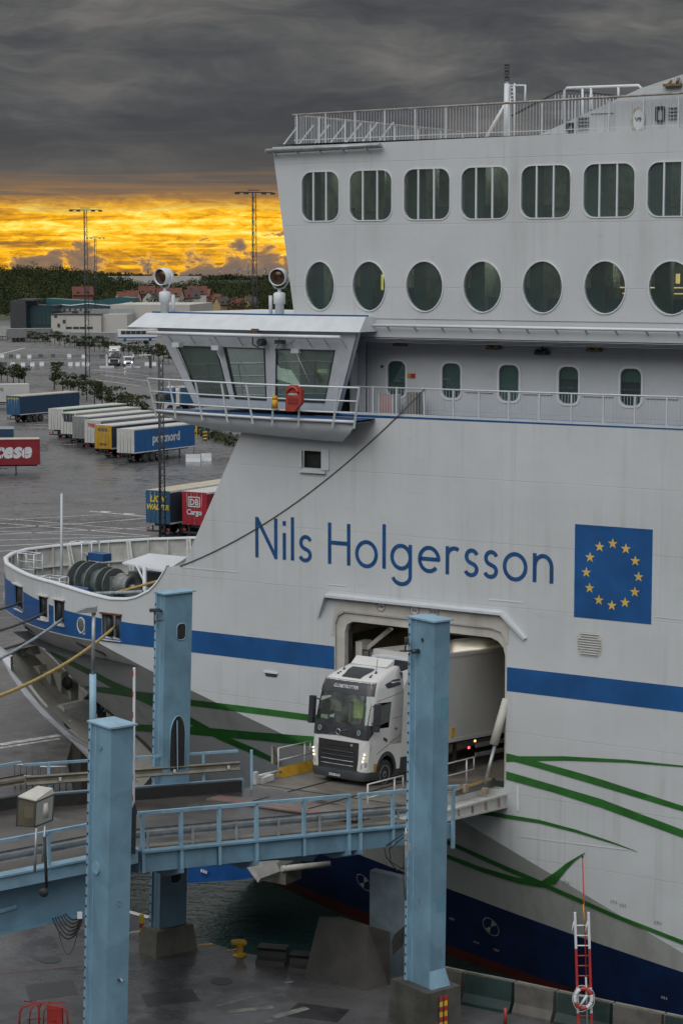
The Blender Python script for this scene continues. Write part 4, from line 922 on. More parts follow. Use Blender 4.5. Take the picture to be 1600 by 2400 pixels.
# rescue gear on the rail
p = H(690, 932, -1.95); m = MB(); m.prism([(-.36, -.52), (.04, -.52), (.36, -.2), (.37, .30), (.19, .48), (-.15, .48), (-.32, .34)], lambda a, b, d: (p.x + a, d, p.z + b), -2.05, -1.85)
rb = m.build('rescue_cradle', M['orange'], wing)
MB().path([(p.x + .26 * math.cos(q), -2.08, p.z + .10 + .30 * math.sin(q)) for q in [R(20 + 140 * k / 12) for k in range(13)]], .05, 6).build('cradle_grip', M['orange'], rb)
MB().box(p.x - .22, p.x + .24, -2.07, -2.045, p.z - .22, p.z - .02).build('cradle_slot', mat('dark_red', (.2, .02, .015), .6), rb)
text_mesh('cradle_text', 'LIFEBUOY', .10, lambda a, b: Vector((p.x + a, -2.06, p.z + .1 + b)), M['bright'], rb, .003, 'CENTER')
p = H(644, 940, -1.9); m = MB(); m.tube((p.x, -1.9, p.z - .28), (p.x, -1.9, p.z + .05), .12, 10); m.tube((p.x, -1.9, p.z + .05), (p.x, -1.9, p.z + .2), .10, 10); m.build('smoke_float', M['yellow'], wing)
# searchlights on the wing roof
for u, vb, yaw in ((387, 728, .15), (655, 735, .45)):
    p = H(u, vb, .6); x = p.x; y = .6; z0 = 20.62; m = MB()
    m.lathe([(.19, 0), (.17, .40), (.24, .44), (.24, .82), (.20, .86), (.07, .9), (.07, 1.02)], (x, y, z0), (0, 0, 1), 14); sl_ = m.build('searchlight', M['bright'], wing)
    hz_ = z0 + 1.5; dirv = Vector((-.25 + yaw * 1.2, -1, -.12)).normalized(); sd = dirv.cross(Vector((0, 0, 1))).normalized()
    m = MB(); m.path([Vector((x, y, z0 + 1.0)), Vector((x, y, z0 + 1.06)) + sd * .2, Vector((x, y, hz_ - .15)) + sd * .40, Vector((x, y, hz_ + .1)) + sd * .40], .03, 6); m.path([Vector((x, y, z0 + 1.0)), Vector((x, y, z0 + 1.06)) - sd * .2, Vector((x, y, hz_ - .15)) - sd * .40, Vector((x, y, hz_ + .1)) - sd * .40], .03, 6); m.build('yoke', M['white'], sl_)
    c = Vector((x, y, hz_)); m = MB(); m.lathe([(.02, -.38), (.20, -.34), (.31, -.2), (.345, .05), (.345, .30), (.315, .30), (.30, .14), (.2, -.08), (.02, -.14)], c, dirv, 20); m.build('lamp_drum', M['bright'], sl_)
    m = MB(); m.lathe([(.02, 0), (.31, .0), (.31, .02), (.02, .03)], c + dirv * .21, dirv, 20); m.build('lens', mat('dark_lens', (.06, .03, .012), .12, .3, var=.4, scale=6) if u < 400 else bpy.data.materials['dark_lens'], sl_)
    MB().tube((x + (.42 if u < 400 else -.42), y, z0), (x + (.42 if u < 400 else -.42), y, z0 + .75), .075, 8).build('roof_vent', M['white'], sl_)

# ================================================================ FORECASTLE GEAR
# mooring winch: drums on a common shaft
ax = Vector((.97, -.16, 0)).normalized(); cw = H(243, 1366, 4.0); tv = Vector((-ax.y, ax.x, 0))
m = MB(); m.tube(cw - ax * 1.7, cw + ax * 1.9, .14, 12); m.obox(cw + ax * 1.0 + Vector((0, .2, -.35)), ax * .12, tv * .6, Vector((0, 0, .75))); m.obox(cw + ax * .5 + Vector((0, 0, -.6)), ax * .08, tv * .45, Vector((0, 0, .5)))
wn = m.build('mooring_winch', M['winch'], ferry)
for k, (d, r, w_) in enumerate(((-1.5, .86, .04), (-.95, .88, .04), (-.35, .86, .04), (.25, .74, .04), (.72, .72, .04))): MB().lathe([(.2, -w_), (r, -w_), (r, w_), (.2, w_)], cw + ax * d, ax, 28, False).build('drum_flange', M['winch'], wn)
for d0, d1 in ((-1.5, -1.0), (-.9, -.4), (-.3, .2)): MB().tube(cw + ax * d0, cw + ax * d1, .60, 20).build('rope_drum', M['rope_d'] if d0 < -1.4 else M['winch'], wn)
MB().lathe([(.28, 1.12), (.56, 1.16), (.44, 1.42), (.44, 1.66), (.58, 1.9), (.55, 1.96), (.38, 1.93), (.28, 1.7)], cw, ax, 24).build('warping_head', mat('worn_steel', (.22, .235, .235), .4, .4, var=.2, scale=5), wn)
MB().lathe([(.02, 0), (.13, 0), (.11, .25), (.02, .28)], cw + ax * 1.75, ax, 12).build('shaft_end', M['beige'], wn)
MB().obox(cw - ax * .7 + Vector((0, .5, 1.05)), ax * .5, tv * .25, Vector((0, 0, .17))).build('winch_motor', M['navy'], wn)
p_ = cw - ax * 1.35 + Vector((0, .4, .9)); MB().path([p_ + Vector((0, 0, -.4)), p_ + Vector((-.1, 0, .1)), p_ + Vector((.3, .1, .3)), p_ + Vector((.6, .1, .25))], .045, 6).build('winch_hose', M['black'], wn)
MB().obox(cw + ax * 1.55 + Vector((.2, .9, .25)), ax * .65, tv * .3, Vector((0, 0, .3))).build('winch_gearbox', M['winch'], wn)
# platform roof, blue ventilators, ladders, flagstaff
p = [toF(G(u, v, 10.1)) for u, v in ((287, 1326), (395, 1318), (430, 1326), (385, 1340))]
p = [H(287, 1327, 3.5), H(350, 1314, 6.5), H(440, 1320, 6.5), H(388, 1338, 2.4)]
zc = sum(q.z for q in p) / 4; p = [Vector((q.x, q.y, 9.62)) for q in p]
MB().prism([(q.x, q.y) for q in p], lambda a, b, d: (a, b, d), 9.58, 9.66).build('shelter_roof', M['bright'], ferry)
m = MB(); q = H(333, 1385, 2.6); m.tube((q.x, 2.8, 7), (q.x, 2.8, 9.7), .09, 8); m.tube((q.x - .6, 3.0, 9.7), (q.x, 2.8, 9.0), .05, 6); m.build('shelter_post', M['bright'], ferry)
for u, v in ((363, 1310), (362, 1347)):
    q = H(u, v, 9.0 if v < 1320 else 6.0); m = MB(); m.tube((q.x, q.y, 7), (q.x, q.y, q.z), .13, 10); m.box(q.x - .33, q.x + .33, q.y - .2, q.y + .2, q.z - .1, q.z + .16); m.build('blue_ventilator', M['blue'], ferry)
b0 = toF(G(145, 1418, 7.0)); fl_t = H(145, 1157, b0.y)
MB().tube((b0.x, b0.y, 7), (fl_t.x, b0.y, fl_t.z), .075, 8, .05).build('flagstaff', M['white'], ferry)
def frame_ladder(u0, u1, v0, v1, y, rungs):
    m = MB(); a = H(u0, v1, y); b = H(u1, v0, y)
    for yy in (y, y + .6):
        m.tube((a.x, yy, a.z), (a.x, yy, b.z), .03, 6); m.tube((b.x, yy, a.z), (b.x, yy, b.z), .03, 6)
        for k in range(rungs + 1): m.tube((a.x, yy, lerp(a.z, b.z, k / rungs)), (b.x, yy, lerp(a.z, b.z, k / rungs)), .022, 5)
    m.tube((a.x, y, b.z), (a.x, y + .6, b.z), .03, 6); m.tube((b.x, y, b.z), (b.x, y + .6, b.z), .03, 6); m.build('platform_frame', M['bright'], ferry)
frame_ladder(166, 192, 1273, 1335, 11.2, 3); frame_ladder(190, 215, 1272, 1322, 11.4, 2); frame_ladder(43, 80, 1300, 1350, 6.8, 3); frame_ladder(97, 140, 1356, 1378, 2.2, 2)
m = MB(); a, b = H(205, 1392, .8), H(335, 1387, .8); m.tube(a, b, .08, 6); m.build('deck_rope', M['rope_g'], ferry)
m = MB(); a, b = H(240, 1398, 1.2), H(370, 1362, 1.8); m.tube(a, b, .06, 6); m.build('deck_rope', M['rope_y'], ferry)
m = MB(); a, b = H(150, 1374, 3), H(210, 1382, 2.5); m.tube(a, b, .10, 6); m.build('deck_rope', M['navy'], ferry)

# ================================================================ OPEN BOW DOOR AND RAMP HOUSING
# inside of the bow: white framed recess between the hull edge and the outer door leaf
def bowp(u, v, D): return toF(Dp(u, v, D))
inner = [(82, 1500), (116, 1536), (150, 1572), (200, 1622), (260, 1672), (345, 1745), (360, 1800), (215, 1790), (205, 1700), (150, 1650), (90, 1580), (40, 1540)]
bd = MB(); bd.sheet([[bowp(*q, 101) for q in ((0, 1545), (60, 1500), (90, 1512))], [bowp(*q, 102) for q in ((60, 1600), (110, 1600), (150, 1570))], [bowp(*q, 101) for q in ((120, 1690), (170, 1690), (215, 1640))], [bowp(*q, 99) for q in ((200, 1770), (240, 1770), (300, 1710))], [bowp(*q, 97) for q in ((260, 1850), (320, 1860), (380, 1790))]])
bdo = bd.build('bow_door', M['beige'], ferry)
m = MB()      # outer leaf: a broad curved plate sweeping down to the right, with thickness
le = [(-40, 1490, 25, 1540), (0, 1537, 26, 1570), (30, 1590, 60, 1610), (60, 1632, 92, 1650), (100, 1676, 130, 1690), (150, 1722, 172, 1728), (215, 1775, 235, 1770), (300, 1845, 320, 1835)]
rows = []
for k, (u0, v0, u1, v1) in enumerate(le):
    D = 93.5 - k * .2; a, b = bowp(u0, v0, D), bowp(u1, v1, D - .3); c = bowp(u1 + 6, v1 - 3, D + 1.6); rows.append([a, b, c, bowp(u0 + 4, v0 - 3, D + 2.0), a])
m.sheet(rows); m.build('door_leaf', M['white'], bdo)
m = MB(); le2 = [(26, 1548, 98), (60, 1585, 98), (90, 1628, 97.5), (120, 1662, 97), (160, 1702, 96.5), (205, 1742, 96)]
m.sheet([[bowp(u, v, D - 2.6), bowp(u + 14, v - 26, D + .3), bowp(u + 40, v - 30, D + 1.5)] for u, v, D in le2]); m.build('door_gutter', M['beige'], bdo)
MB().sheet([[bowp(u + 10, v - 10, D - .6), bowp(u + 15, v - 12, D - .3)] for u, v, D in le2]).build('door_seal', M['dark'], bdo)
m = MB(); m.sheet([[bowp(0, 1528, 99), bowp(0, 1522, 97)], [bowp(60, 1510, 99), bowp(60, 1504, 97)], [bowp(92, 1512, 99), bowp(90, 1506, 97)]]); m.build('door_cap', M['deckwhite'], bdo)
for u0, v0, u1, v1, u2, v2 in ((12, 1542, 40, 1548, 26, 1528), (30, 1535, 54, 1544, 44, 1524), (50, 1530, 66, 1536, 62, 1518), (66, 1527, 88, 1534, 80, 1514), (84, 1560, 108, 1594, 100, 1558), (108, 1572, 130, 1612, 128, 1570), (132, 1572, 153, 1638, 153, 1575), (155, 1588, 176, 1642, 176, 1600)):
    q = [bowp(u0, v0, 98.5), bowp(u1, v1, 98.5), bowp(u2, v2, 98.5)]; e = Vector((.02, .25, 0)); MB().add([a + d for d in (e, -e) for a in q], [(0, 1, 2), (5, 4, 3), (0, 3, 4, 1), (1, 4, 5, 2), (2, 5, 3, 0)]).build('door_rib', M['beige'], bdo)
for u, v in ((146, 1598), (152, 1604)):
    pass
m = MB(); m.lathe([(.02, 0), (.30, 0), (.30, .06), (.02, .07)], bowp(159, 1601, 98.2), (0, -1, .05), 14); om = m.build('lightening_hole', M['black'], bdo); 
q = [bowp(u, v, 96.5) for u, v in ((140, 1650), (178, 1646), (182, 1656), (180, 1705), (163, 1690), (142, 1658))]; e = Vector((.1, .8, 0)); MB().add([a + d for d in (e, -e) for a in q], [(0, 1, 2, 3, 4, 5), (11, 10, 9, 8, 7, 6)] + [(i, 6 + i, 6 + (i + 1) % 6, (i + 1) % 6) for i in range(6)]).build('door_bracket', M['deckwhite'], bdo)
m = MB()
for k, (u, v) in enumerate(((196, 1652), (206, 1640), (216, 1660), (226, 1650), (236, 1668))): c_ = bowp(u, v, 98); m.tube(c_, c_ + Vector((.2, 0, .35)), .12, 8); m.box(c_.x - .2, c_.x + .1, c_.y, c_.y + .3, c_.z - .3, c_.z)
m.build('door_machinery', M['dark'], bdo)
for u, v in ((162, 1694), (172, 1704), (182, 1714)):
    c_ = bowp(u, v, 95.2); MB().path([c_ + Vector((-.12, 0, -.05)), c_ + Vector((-.08, 0, .1)), c_ + Vector((.1, 0, .12)), c_ + Vector((.14, 0, 0))], .03, 5).build('hand_grip', M['deckwhite'], bdo)
# blue foot of the bow door under the linkspan
m = MB(); q = [(440, 2000, 84), (640, 2000, 84), (634, 2052, 84), (560, 2062, 84), (440, 2070, 84)]; f_ = [bowp(u, v, D) for u, v, D in q]; bk = [bowp(u + 30, v - 12, D + 4) for u, v, D in q]
m.add(f_ + bk, [(0, 1, 2, 3, 4), (9, 8, 7, 6, 5)] + [(i, 5 + i, 5 + (i + 1) % 5, (i + 1) % 5) for i in range(5)]); m.build('bow_foot', mat('bow_foot_blue', (.012, .085, .30), .45, var=.2, scale=.8), ferry)
q = [bowp(u, v, 82.8) for u, v in ((600, 2012), (612, 2010), (640, 2048), (634, 2058))]; e = Vector((.05, .8, 0)); MB().add([a + d for d in (e, -e) for a in q], [(0, 1, 2, 3), (7, 6, 5, 4)] + [(i, 4 + i, 4 + (i + 1) % 4, (i + 1) % 4) for i in range(4)]).build('foot_flange', M['deckwhite'], ferry)
a = bowp(638, 2030, 84); MB().box(a.x - .3, a.x + 1.0, a.y - .5, a.y + .6, a.z - .5, a.z + .35).build('foot_block', M['concrete'], ferry)
MB().tube(bowp(660, 2036, 83), bowp(772, 2025, 84), .13, 8).build('fender_spar', M['beige'], ferry)
for k in range(3):
    c_ = bowp(475 + k * 5, 2040 + k * 2, 83.9); MB().box(c_.x - .05, c_.x + .03, c_.y - .06, c_.y, c_.z - .06, c_.z + .05).build('draught_mark', M['white'], ferry)
# ================================================================ TRUCKS
M['cab'] = mat('cab_white', (.60, .60, .585), .30, var=.04, scale=1)
M['cabdark'] = mat('cab_dark_trim', (.035, .038, .045), .35, var=.2, scale=4)
M['bumper'] = mat('bumper_grey', (.045, .050, .056), .5, var=.15, scale=3)
M['boxwhite'] = mat('trailer_white', (.46, .46, .445), .45, var=.05, scale=.7, streak=.25, dirt=(.3, .28, .24))
M['chrome'] = mat('chrome', (.55, .56, .57), .2, .9, var=.05)
# cab plan at each height: (z, front x, half width, corner radius, rear x); front axle at x = 0, x points forward
CABL = [(.72, 1.38, 1.22, .22, -.95), (1.25, 1.42, 1.245, .22, -.95), (1.72, 1.41, 1.25, .24, -.95), (2.05, 1.34, 1.25, .26, -.95), (2.60, 1.22, 1.24, .28, -.95), (3.02, 1.11, 1.22, .30, -.95), (3.28, 1.00, 1.18, .32, -.95), (3.42, .72, 1.12, .34, -.95), (3.58, .30, 1.05, .36, -.95), (3.74, -.25, .98, .36, -.95), (3.80, -.55, .94, .34, -.95)]
def cabsec(z):
    for a, b in zip(CABL, CABL[1:]):
        if z <= b[0]: f = max(0, (z - a[0]) / (b[0] - a[0])); return [lerp(p, q, f) for p, q in zip(a, b)]
    return list(CABL[-1])
def cabpt(q, z, off=0.0):                  # q: -3..-2 right side, -2..-1 right corner, -1..1 front, 1..2 left corner, 2..3 left side
    _, fx_, hw, r, rx = cabsec(z); s = 1 if q >= 0 else -1; a = abs(q)
    bow = .10
    if a <= 1: p = Vector((fx_ - bow * a * a * .6, s * (hw - r) * a, z)); n_ = Vector((1, s * .12 * a, 0))
    elif a <= 2: an = (a - 1) * PI / 2; p = Vector((fx_ - bow * .6 - r + r * math.cos(an), s * (hw - r + r * math.sin(an)), z)); n_ = Vector((math.cos(an), s * math.sin(an), 0))
    else: p = Vector((lerp(fx_ - bow * .6 - r, rx, min(1, a - 2)), s * hw, z)); n_ = Vector((0, s, 0))
    return p + n_.normalized() * off
def patch(z0, z1, q0, q1, off, nz=6, nq=10, fz=None):
    return MB().sheet([[cabpt(lerp(q0, q1, i / nq), lerp(z0 if fz is None else fz(lerp(q0, q1, i / nq))[0], z1 if fz is None else fz(lerp(q0, q1, i / nq))[1], j / nz), off) for i in range(nq + 1)] for j in range(nz + 1)], True)
def wheel(parent, x, y, r=.51, w_=.31, side=1, hub=True):
    t_ = MB().lathe([(r * .62, -w_ / 2), (r * .93, -w_ / 2), (r, -w_ / 2 + .05), (r, w_ / 2 - .05), (r * .93, w_ / 2), (r * .62, w_ / 2)], (x, y, r), (0, 1, 0), 24).build('wheel', M['tyre'], parent)
    s = side
    MB().lathe([(.05, .0), (r * .20, .02 * s), (r * .22, -.04 * s), (r * .45, -.10 * s), (r * .56, -.03 * s), (r * .63, .03 * s), (r * .60, -.2 * s)], (x, y + s * w_ / 2 * .92, r), (0, 1, 0), 20).build('rim', M['rim'], t_)
    if hub:
        m = MB()
        for k in range(10): a = 2 * PI * k / 10; m.tube((x + .168 * math.cos(a), y + s * (w_ / 2 - .08), r + .168 * math.sin(a)), (x + .168 * math.cos(a), y + s * (w_ / 2 - .02), r + .168 * math.sin(a)), .02, 5)
        m.build('wheel_nut', M['chrome'], t_)
ZM = [(.30, .32), (.74, .62), (1.30, 1.50), (1.42, 1.66), (1.84, 2.10), (2.84, 3.00), (3.30, 3.42), (3.80, 3.86), (4.2, 4.2)]
def tractor(label, loc, rot, group=None, detail=True, lit=True):
    T = thing('truck', label, 'truck', loc, 0, group, rot)
    qs = [-3, -2.55, -2.0, -1.75, -1.5, -1.25, -1, -.6, -.2, .2, .6, 1, 1.25, 1.5, 1.75, 2.0, 2.55, 3]
    zs = [.72, 1.0, 1.25, 1.72, 2.05, 2.6, 3.02, 3.28, 3.42, 3.58, 3.74, 3.80]
    # shell with real openings for windscreen and door glass
    m = MB(); g = [[cabpt(q, z) for q in qs] for z in zs]
    for j in range(len(zs) - 1):
        for i in range(len(qs) - 1):
            zc, qa, qb = (zs[j] + zs[j + 1]) / 2, qs[i], qs[i + 1]
            if 1.72 < zc < 3.02 and qa >= -1.5 and qb <= 1.5: continue
            if 1.72 < zc < 2.6 and (2.0 <= qa < 2.55 or -2.55 < qb <= -2.0): continue
            if zc < 1.25 and (qa >= 2.0 or qb <= -2.0): continue
            m.add([g[j][i], g[j][i + 1], g[j + 1][i + 1], g[j + 1][i]], [(0, 1, 2, 3)], True)
    m.add(g[-1], [tuple(range(len(qs)))]); r0 = [[cabpt(3, z), cabpt(-3, z)] for z in zs]; m.sheet(r0)
    cab = m.build('cab', M['cab'], T)
    gl = patch(1.82, 2.88, -1.5, 1.5, .004).build('windscreen', M['tglass'], cab)
    patch(2.84, 3.30, -1.62, 1.62, .02, 4, 14).build('sun_band', M['cabdark'], cab)
    m = MB(); 
    for s in (-1, 1): m.sheet([[cabpt(s * lerp(1.45, 1.62, i / 2), z, .015) for i in range(3)] for z in (1.82, 2.2, 2.6, 2.86)], True)
    m.build('pillar_trim', M['cabdark'], cab)
    patch(1.42, 1.84, -1.7, 1.7, .018, 3, 16, lambda q: (1.46 - .06 * min(1, abs(q)) if abs(q) < 1 else 1.40, 1.84)).build('black_panel', M['cabdark'], cab)
    for s in (-1, 1):
        m = MB(); m.sheet([[cabpt(s * 1.72, 1.42, .018), cabpt(s * 2.06, 1.60, .018), cabpt(s * 2.06, 1.84, .018)], [cabpt(s * 1.72, 1.60, .018), cabpt(s * 1.9, 1.75, .018), cabpt(s * 1.95, 1.84, .018)], [cabpt(s * 1.72, 1.84, .018), cabpt(s * 1.8, 1.84, .018), cabpt(s * 1.9, 1.84, .018)]]); m.build('panel_sweep', M['cabdark'], cab)
        dg = MB().sheet([[cabpt(s * lerp(2.0, 2.55, i / 3), lerp(lerp(1.74, 1.92, i / 3), lerp(2.45, 2.58, i / 3), j / 3), .004) for i in range(4)] for j in range(4)]).build('door_glass', M['tglass'], cab)
        m = MB(); sm = lambda a, za, b, zb, w_=.012: m.bar(cabpt(a, za, .003), cabpt(b, zb, .003), w_, .006, (0, s, 0))
        sm(s * 2.02, .8, s * 2.02, 1.45); sm(s * 2.60, 1.0, s * 2.62, 3.1); sm(s * 2.0, 2.66, s * 2.62, 2.82); sm(s * 2.62, 2.82, s * 2.98, 2.92); sm(s * 2.02, 1.0, s * 2.60, 1.26); sm(s * 2.62, 2.0, s * 2.97, 2.05); sm(s * 2.62, 1.28, s * 2.97, 1.45); sm(s * 2.62, 3.1, s * 2.58, 3.4)
        m.build('panel_gap', M['cabdark'], cab)
        m = MB(); m.obox(cabpt(s * 2.46, 1.38, .02), (.11, 0, .03), (0, .02, 0), (0, 0, .03)); m.build('door_handle', M['cabdark'], cab)
        m = MB(); m.sheet([[cabpt(s * 2.20, 3.22, .012), cabpt(s * 2.52, 3.36, .012), cabpt(s * 2.86, 3.38, .012)], [cabpt(s * 2.34, 3.08, .012), cabpt(s * 2.55, 3.1, .012), cabpt(s * 2.88, 3.16, .012)]]); m.build('roof_window', M['cabdark'], cab)
    # grille, bumper, lamps
    gr = patch(.74, 1.32, -.88, .88, .02, 4, 10).build('grille', M['black'], cab)
    for z in (.84, .93, 1.02, 1.11): 
        m = MB(); m.path([cabpt(lerp(-.72, .72, i / 8), z, .05) for i in range(9)], .012, 5); m.build('grille_bar', M['bumper'] if z > 1 else M['grey'], gr)
    m = MB(); m.sheet([[cabpt(lerp(-.5, .5, i / 6), z, .045) for i in range(7)] for z in (1.21, 1.26)]); m.build('grille_slot', M['black'], gr)
    lo_ = patch(.44, .84, -.92, .92, 0, 1, 2)
    m = MB(); m.sheet([[cabpt(lerp(-.74, .74, i / 8), lerp(.72, .84, j), .022) for i in range(9)] for j in (0, 1)]); m.build('lower_grille', M['cabdark'], cab)
    bp = []
    for q in [lerp(-2.35, 2.35, i / 24) for i in range(25)]:
        t0, b0 = cabpt(q, .72, .03), cabpt(q, .72, -.02); bp.append([Vector((t0.x, t0.y, .74)), Vector((t0.x + (.02 if abs(q) < 2 else 0), t0.y, .55)), Vector((b0.x, b0.y * .985, .32))])
    m = MB(); m.sheet(bp, True); m.build('bumper', M['bumper'], T)
    for s in (-1, 1):
        hl = MB().sheet([[cabpt(s * a, z, .026) for a, z in ((.86, .76), (1.25, .74), (1.75, .80))], [cabpt(s * a, z, .03) for a, z in ((.90, .98), (1.25, 1.0), (1.80, 1.06))], [cabpt(s * a, z, .026) for a, z in ((.95, 1.20), (1.3, 1.26), (1.84, 1.30))]], True).build('headlight', M['cab'], cab)
        m = MB(); m.sheet([[cabpt(s * a, z, .036) for a, z in ((1.02, .80), (1.62, .86))], [cabpt(s * a, z, .036) for a, z in ((1.08, .90), (1.62, .95))]]); m.build('lamp_reflector', M['grey'], hl)
        if lit:
            m = MB()
            for k in range(3): p = cabpt(s * (1.22 + .06 * k), .96 + .07 * k, .045); m.obox(p, (.012, 0, 0), (0, .028, 0), (0, 0, .016))
            m.build('daytime_lamp', M['drl'], hl)
    # roof: hatch, deflector, horns, aerials, marker lamps
    def roofz(x): return interp(x, [(-.55, 3.80), (-.25, 3.74), (.30, 3.58), (.72, 3.42), (1.0, 3.28)])
    m = MB(); m.sheet([[Vector((x, y, roofz(x) + .03)) for y in (-.42 if x > .4 else -.50, 0, .42 if x > .4 else .50)] for x in (.84, .6, .3, .0)]); m.build('roof_hatch', M['cabdark'], cab)
    m = MB(); m.add([(-.30, -.80, 3.76), (-.30, .80, 3.76), (-.75, .86, 4.04), (-.75, -.86, 4.04), (-.72, -.86, 3.76), (-.72, .86, 3.76)], [(0, 1, 2, 3), (0, 3, 4), (1, 5, 2), (3, 2, 5, 4)]); m.build('air_deflector', M['cab'], cab)
    for s in (-1, 1): MB().add([cabpt(s * 2.95, z) for z in (.95, 2.0, 3.0, 3.6)] + [Vector((-1.55, s * 1.2, z)) for z in (3.75, 3.0, 2.0, .95)], [(0, 1, 6, 7), (1, 2, 5, 6), (2, 3, 4, 5)]).build('side_fairing', M['cab'], cab)
    for s in (-1, 1):
        m = MB(); m.lathe([(.06, 0), (.045, .05), (.012, .1), (.012, .55)], (.25, s * .72, 3.56), (-.1, 0, 1), 8); m.build('aerial', M['cabdark'], cab)
        m = MB(); m.lathe([(.045, 0), (.05, .02), (.03, .05)], (.62, s * .72, 3.44), (.2, 0, 1), 8); m.lathe([(.035, 0), (.04, .02), (.02, .04)], (.50, s * .70, 3.49), (.2, 0, 1), 8); m.build('roof_stud', M['cabdark'], cab)
        m = MB(); a = cabpt(s * 1.32, 3.08, .035); b = cabpt(s * 1.28, 3.20, .035); m.bar(a, b, .02, .02); m.build('roof_marker', M['yellow'], cab)
        # mirrors
        m = MB(); c = Vector((1.12, s * 1.46, 2.25)); m.obox(c, (.10, 0, 0), (0, .10, 0), (0, 0, .36)); m.obox(c + Vector((.02, 0, -.48)), (.09, 0, 0), (0, .10, 0), (0, 0, .10)); m.bar(c + Vector((0, -s * .05, .30)), (1.05, s * 1.2, 2.50), .04, .04); m.bar(c + Vector((0, -s * .05, -.3)), (1.1, s * 1.2, 1.90), .04, .04); m.build('mirror', M['cabdark'], cab)
    # badge and lettering
    p = cabpt(0, 1.56, .035); m = MB(); m.path([(p.x + .01, .085 * math.cos(a), 1.56 + .085 * math.sin(a)) for a in [2 * PI * k / 20 for k in range(20)]], .014, 6, True); bdg = m.build('round_badge', M['chrome'], cab)
    for q0, z0, q1, z1 in ((.42, 1.68, .1, 1.59), (-.42, 1.44, -.1, 1.53)): MB().bar(cabpt(q0, z0, .03), cabpt(q1, z1, .03), .02, .02).build('badge_bar', M['chrome'], bdg)
    m = MB(); m.path([cabpt(lerp(-1.1, 1.1, i / 10), 1.83, .03) for i in range(11)], .012, 5); m.build('trim_line', M['chrome'], cab)
    if detail:
        text_mesh('roof_lettering', 'GLOBETROTTER', .155, lambda a, b: cabpt(a / .95, 3.03 + b, .045), M['white'], cab, .003, 'CENTER', 1.0)
        pl = MB().sheet([[cabpt(a, z, .06) for a in (-.22 - .12, .22 - .12)] for z in (.40, .53)]); pl = MB().box(1.40, 1.42, -.36, .16, .42, .54).build('number_plate', M['bright'], T)
        text_mesh('plate_text', 'HNL A254', .10, lambda a, b: Vector((1.424, -.08 + a, .445 + b)), M['black'], pl, .002, 'CENTER')
        MB().box(1.40, 1.424, -.36, -.32, .42, .54).build('plate_band', M['blue'], pl)
        text_mesh('grille_text', '500', .06, lambda a, b: cabpt((a / .95) + .55, 1.24 + b, .05), M['white'], gr, .001)
        text_mesh('door_text', '500', .10, lambda a, b: Vector((-.45 + a * -1, cabpt(2.6, 1.6).y + .012, 1.62 + b)), M['cabdark'], cab, .003)
        for y, ch in ((-.86, 'L'), (.86, 'S')):
            c = cabpt(y, 1.58 + .02, .03); m = MB(); m.path([(c.x + .01, c.y + .07 * math.cos(a), 1.60 + .07 * math.sin(a)) for a in [2 * PI * k / 16 for k in range(16)]], .010, 5, True); st_ = m.build('round_sticker', mat('sticker_mint', (.35, .5, .42), .5), cab)
            text_mesh('sticker_text', ch, .09, lambda a, b, c=c: Vector((c.x + .015, c.y + a, 1.57 + b)), bpy.data.materials['sticker_mint'], st_, .002, 'CENTER')
        q = cabpt(2.18, 1.0, .01); MB().box(q.x - .09, q.x + .09, q.y, q.y + .012, .72, .90).build('side_sticker', M['yellow'], cab)
        for y in (-.35, .55): m = MB(); m.tube(cabpt(y, 1.80, .03), cabpt(y - .5, 1.92, .04), .014, 5); m.build('wiper', M['black'], cab)
        MB().box(1.02, 1.16, -1.02, -.72, 1.86, 2.0).build('dash_paper', M['bright'], cab)
        m = MB(); m.sheet([[Vector((.52 + .05 * math.sin(9 * y) + .03 * math.sin(17 * y + z * 3), y * .85, z)) for y in [-.05 + .55 * i / 14 for i in range(15)]] for z in (1.95, 2.2, 2.5, 2.72)], True); m.build('hanging_vest', mat('hi_vis', (.34, .46, .07), .7, var=.3, scale=6), cab)
        m = MB(); m.box(.5, .52, -1.05, -.55, 2.1, 2.75); m.build('berth_curtain', mat('berth_curtain', (.22, .18, .15), .8), cab)
        MB().obox((1.12, .25, 1.98), (.02, 0, 0), (0, .02, 0), (0, 0, .14)).build('pennant', M['yellow'], cab)
    m = MB(); m.box(.55, 1.22, -1.1, 1.1, 1.55, 1.86); m.box(-.9, .5, -1.1, 1.1, 1.3, 1.4); m.box(-.92, -.88, -1.15, 1.15, .8, 3.6); m.build('cab_interior', M['cabdark'], cab)
    m = MB(); m.path([(.85, .62 + .21 * math.cos(a), 2.0 + .2 * math.sin(a)) for a in [2 * PI * k / 18 for k in range(18)]], .018, 6, True); m.build('steering_wheel', M['black'], cab)
    m = MB()
    for y in (-.62, .62): m.box(-.1, .45, y - .25, y + .25, 1.4, 1.75); m.box(-.18, -.02, y - .25, y + .25, 1.75, 2.5)
    m.build('seat', M['dark'], cab)
    # running gear
    m = MB(); m.box(-3.9, .9, -.42, .42, .75, 1.0); m.box(-1.8, -.6, -1.2, 1.2, .45, 1.02); m.box(-3.3, -2.2, -.45, .45, 1.0, 1.15); m.build('chassis', M['dark'], T)
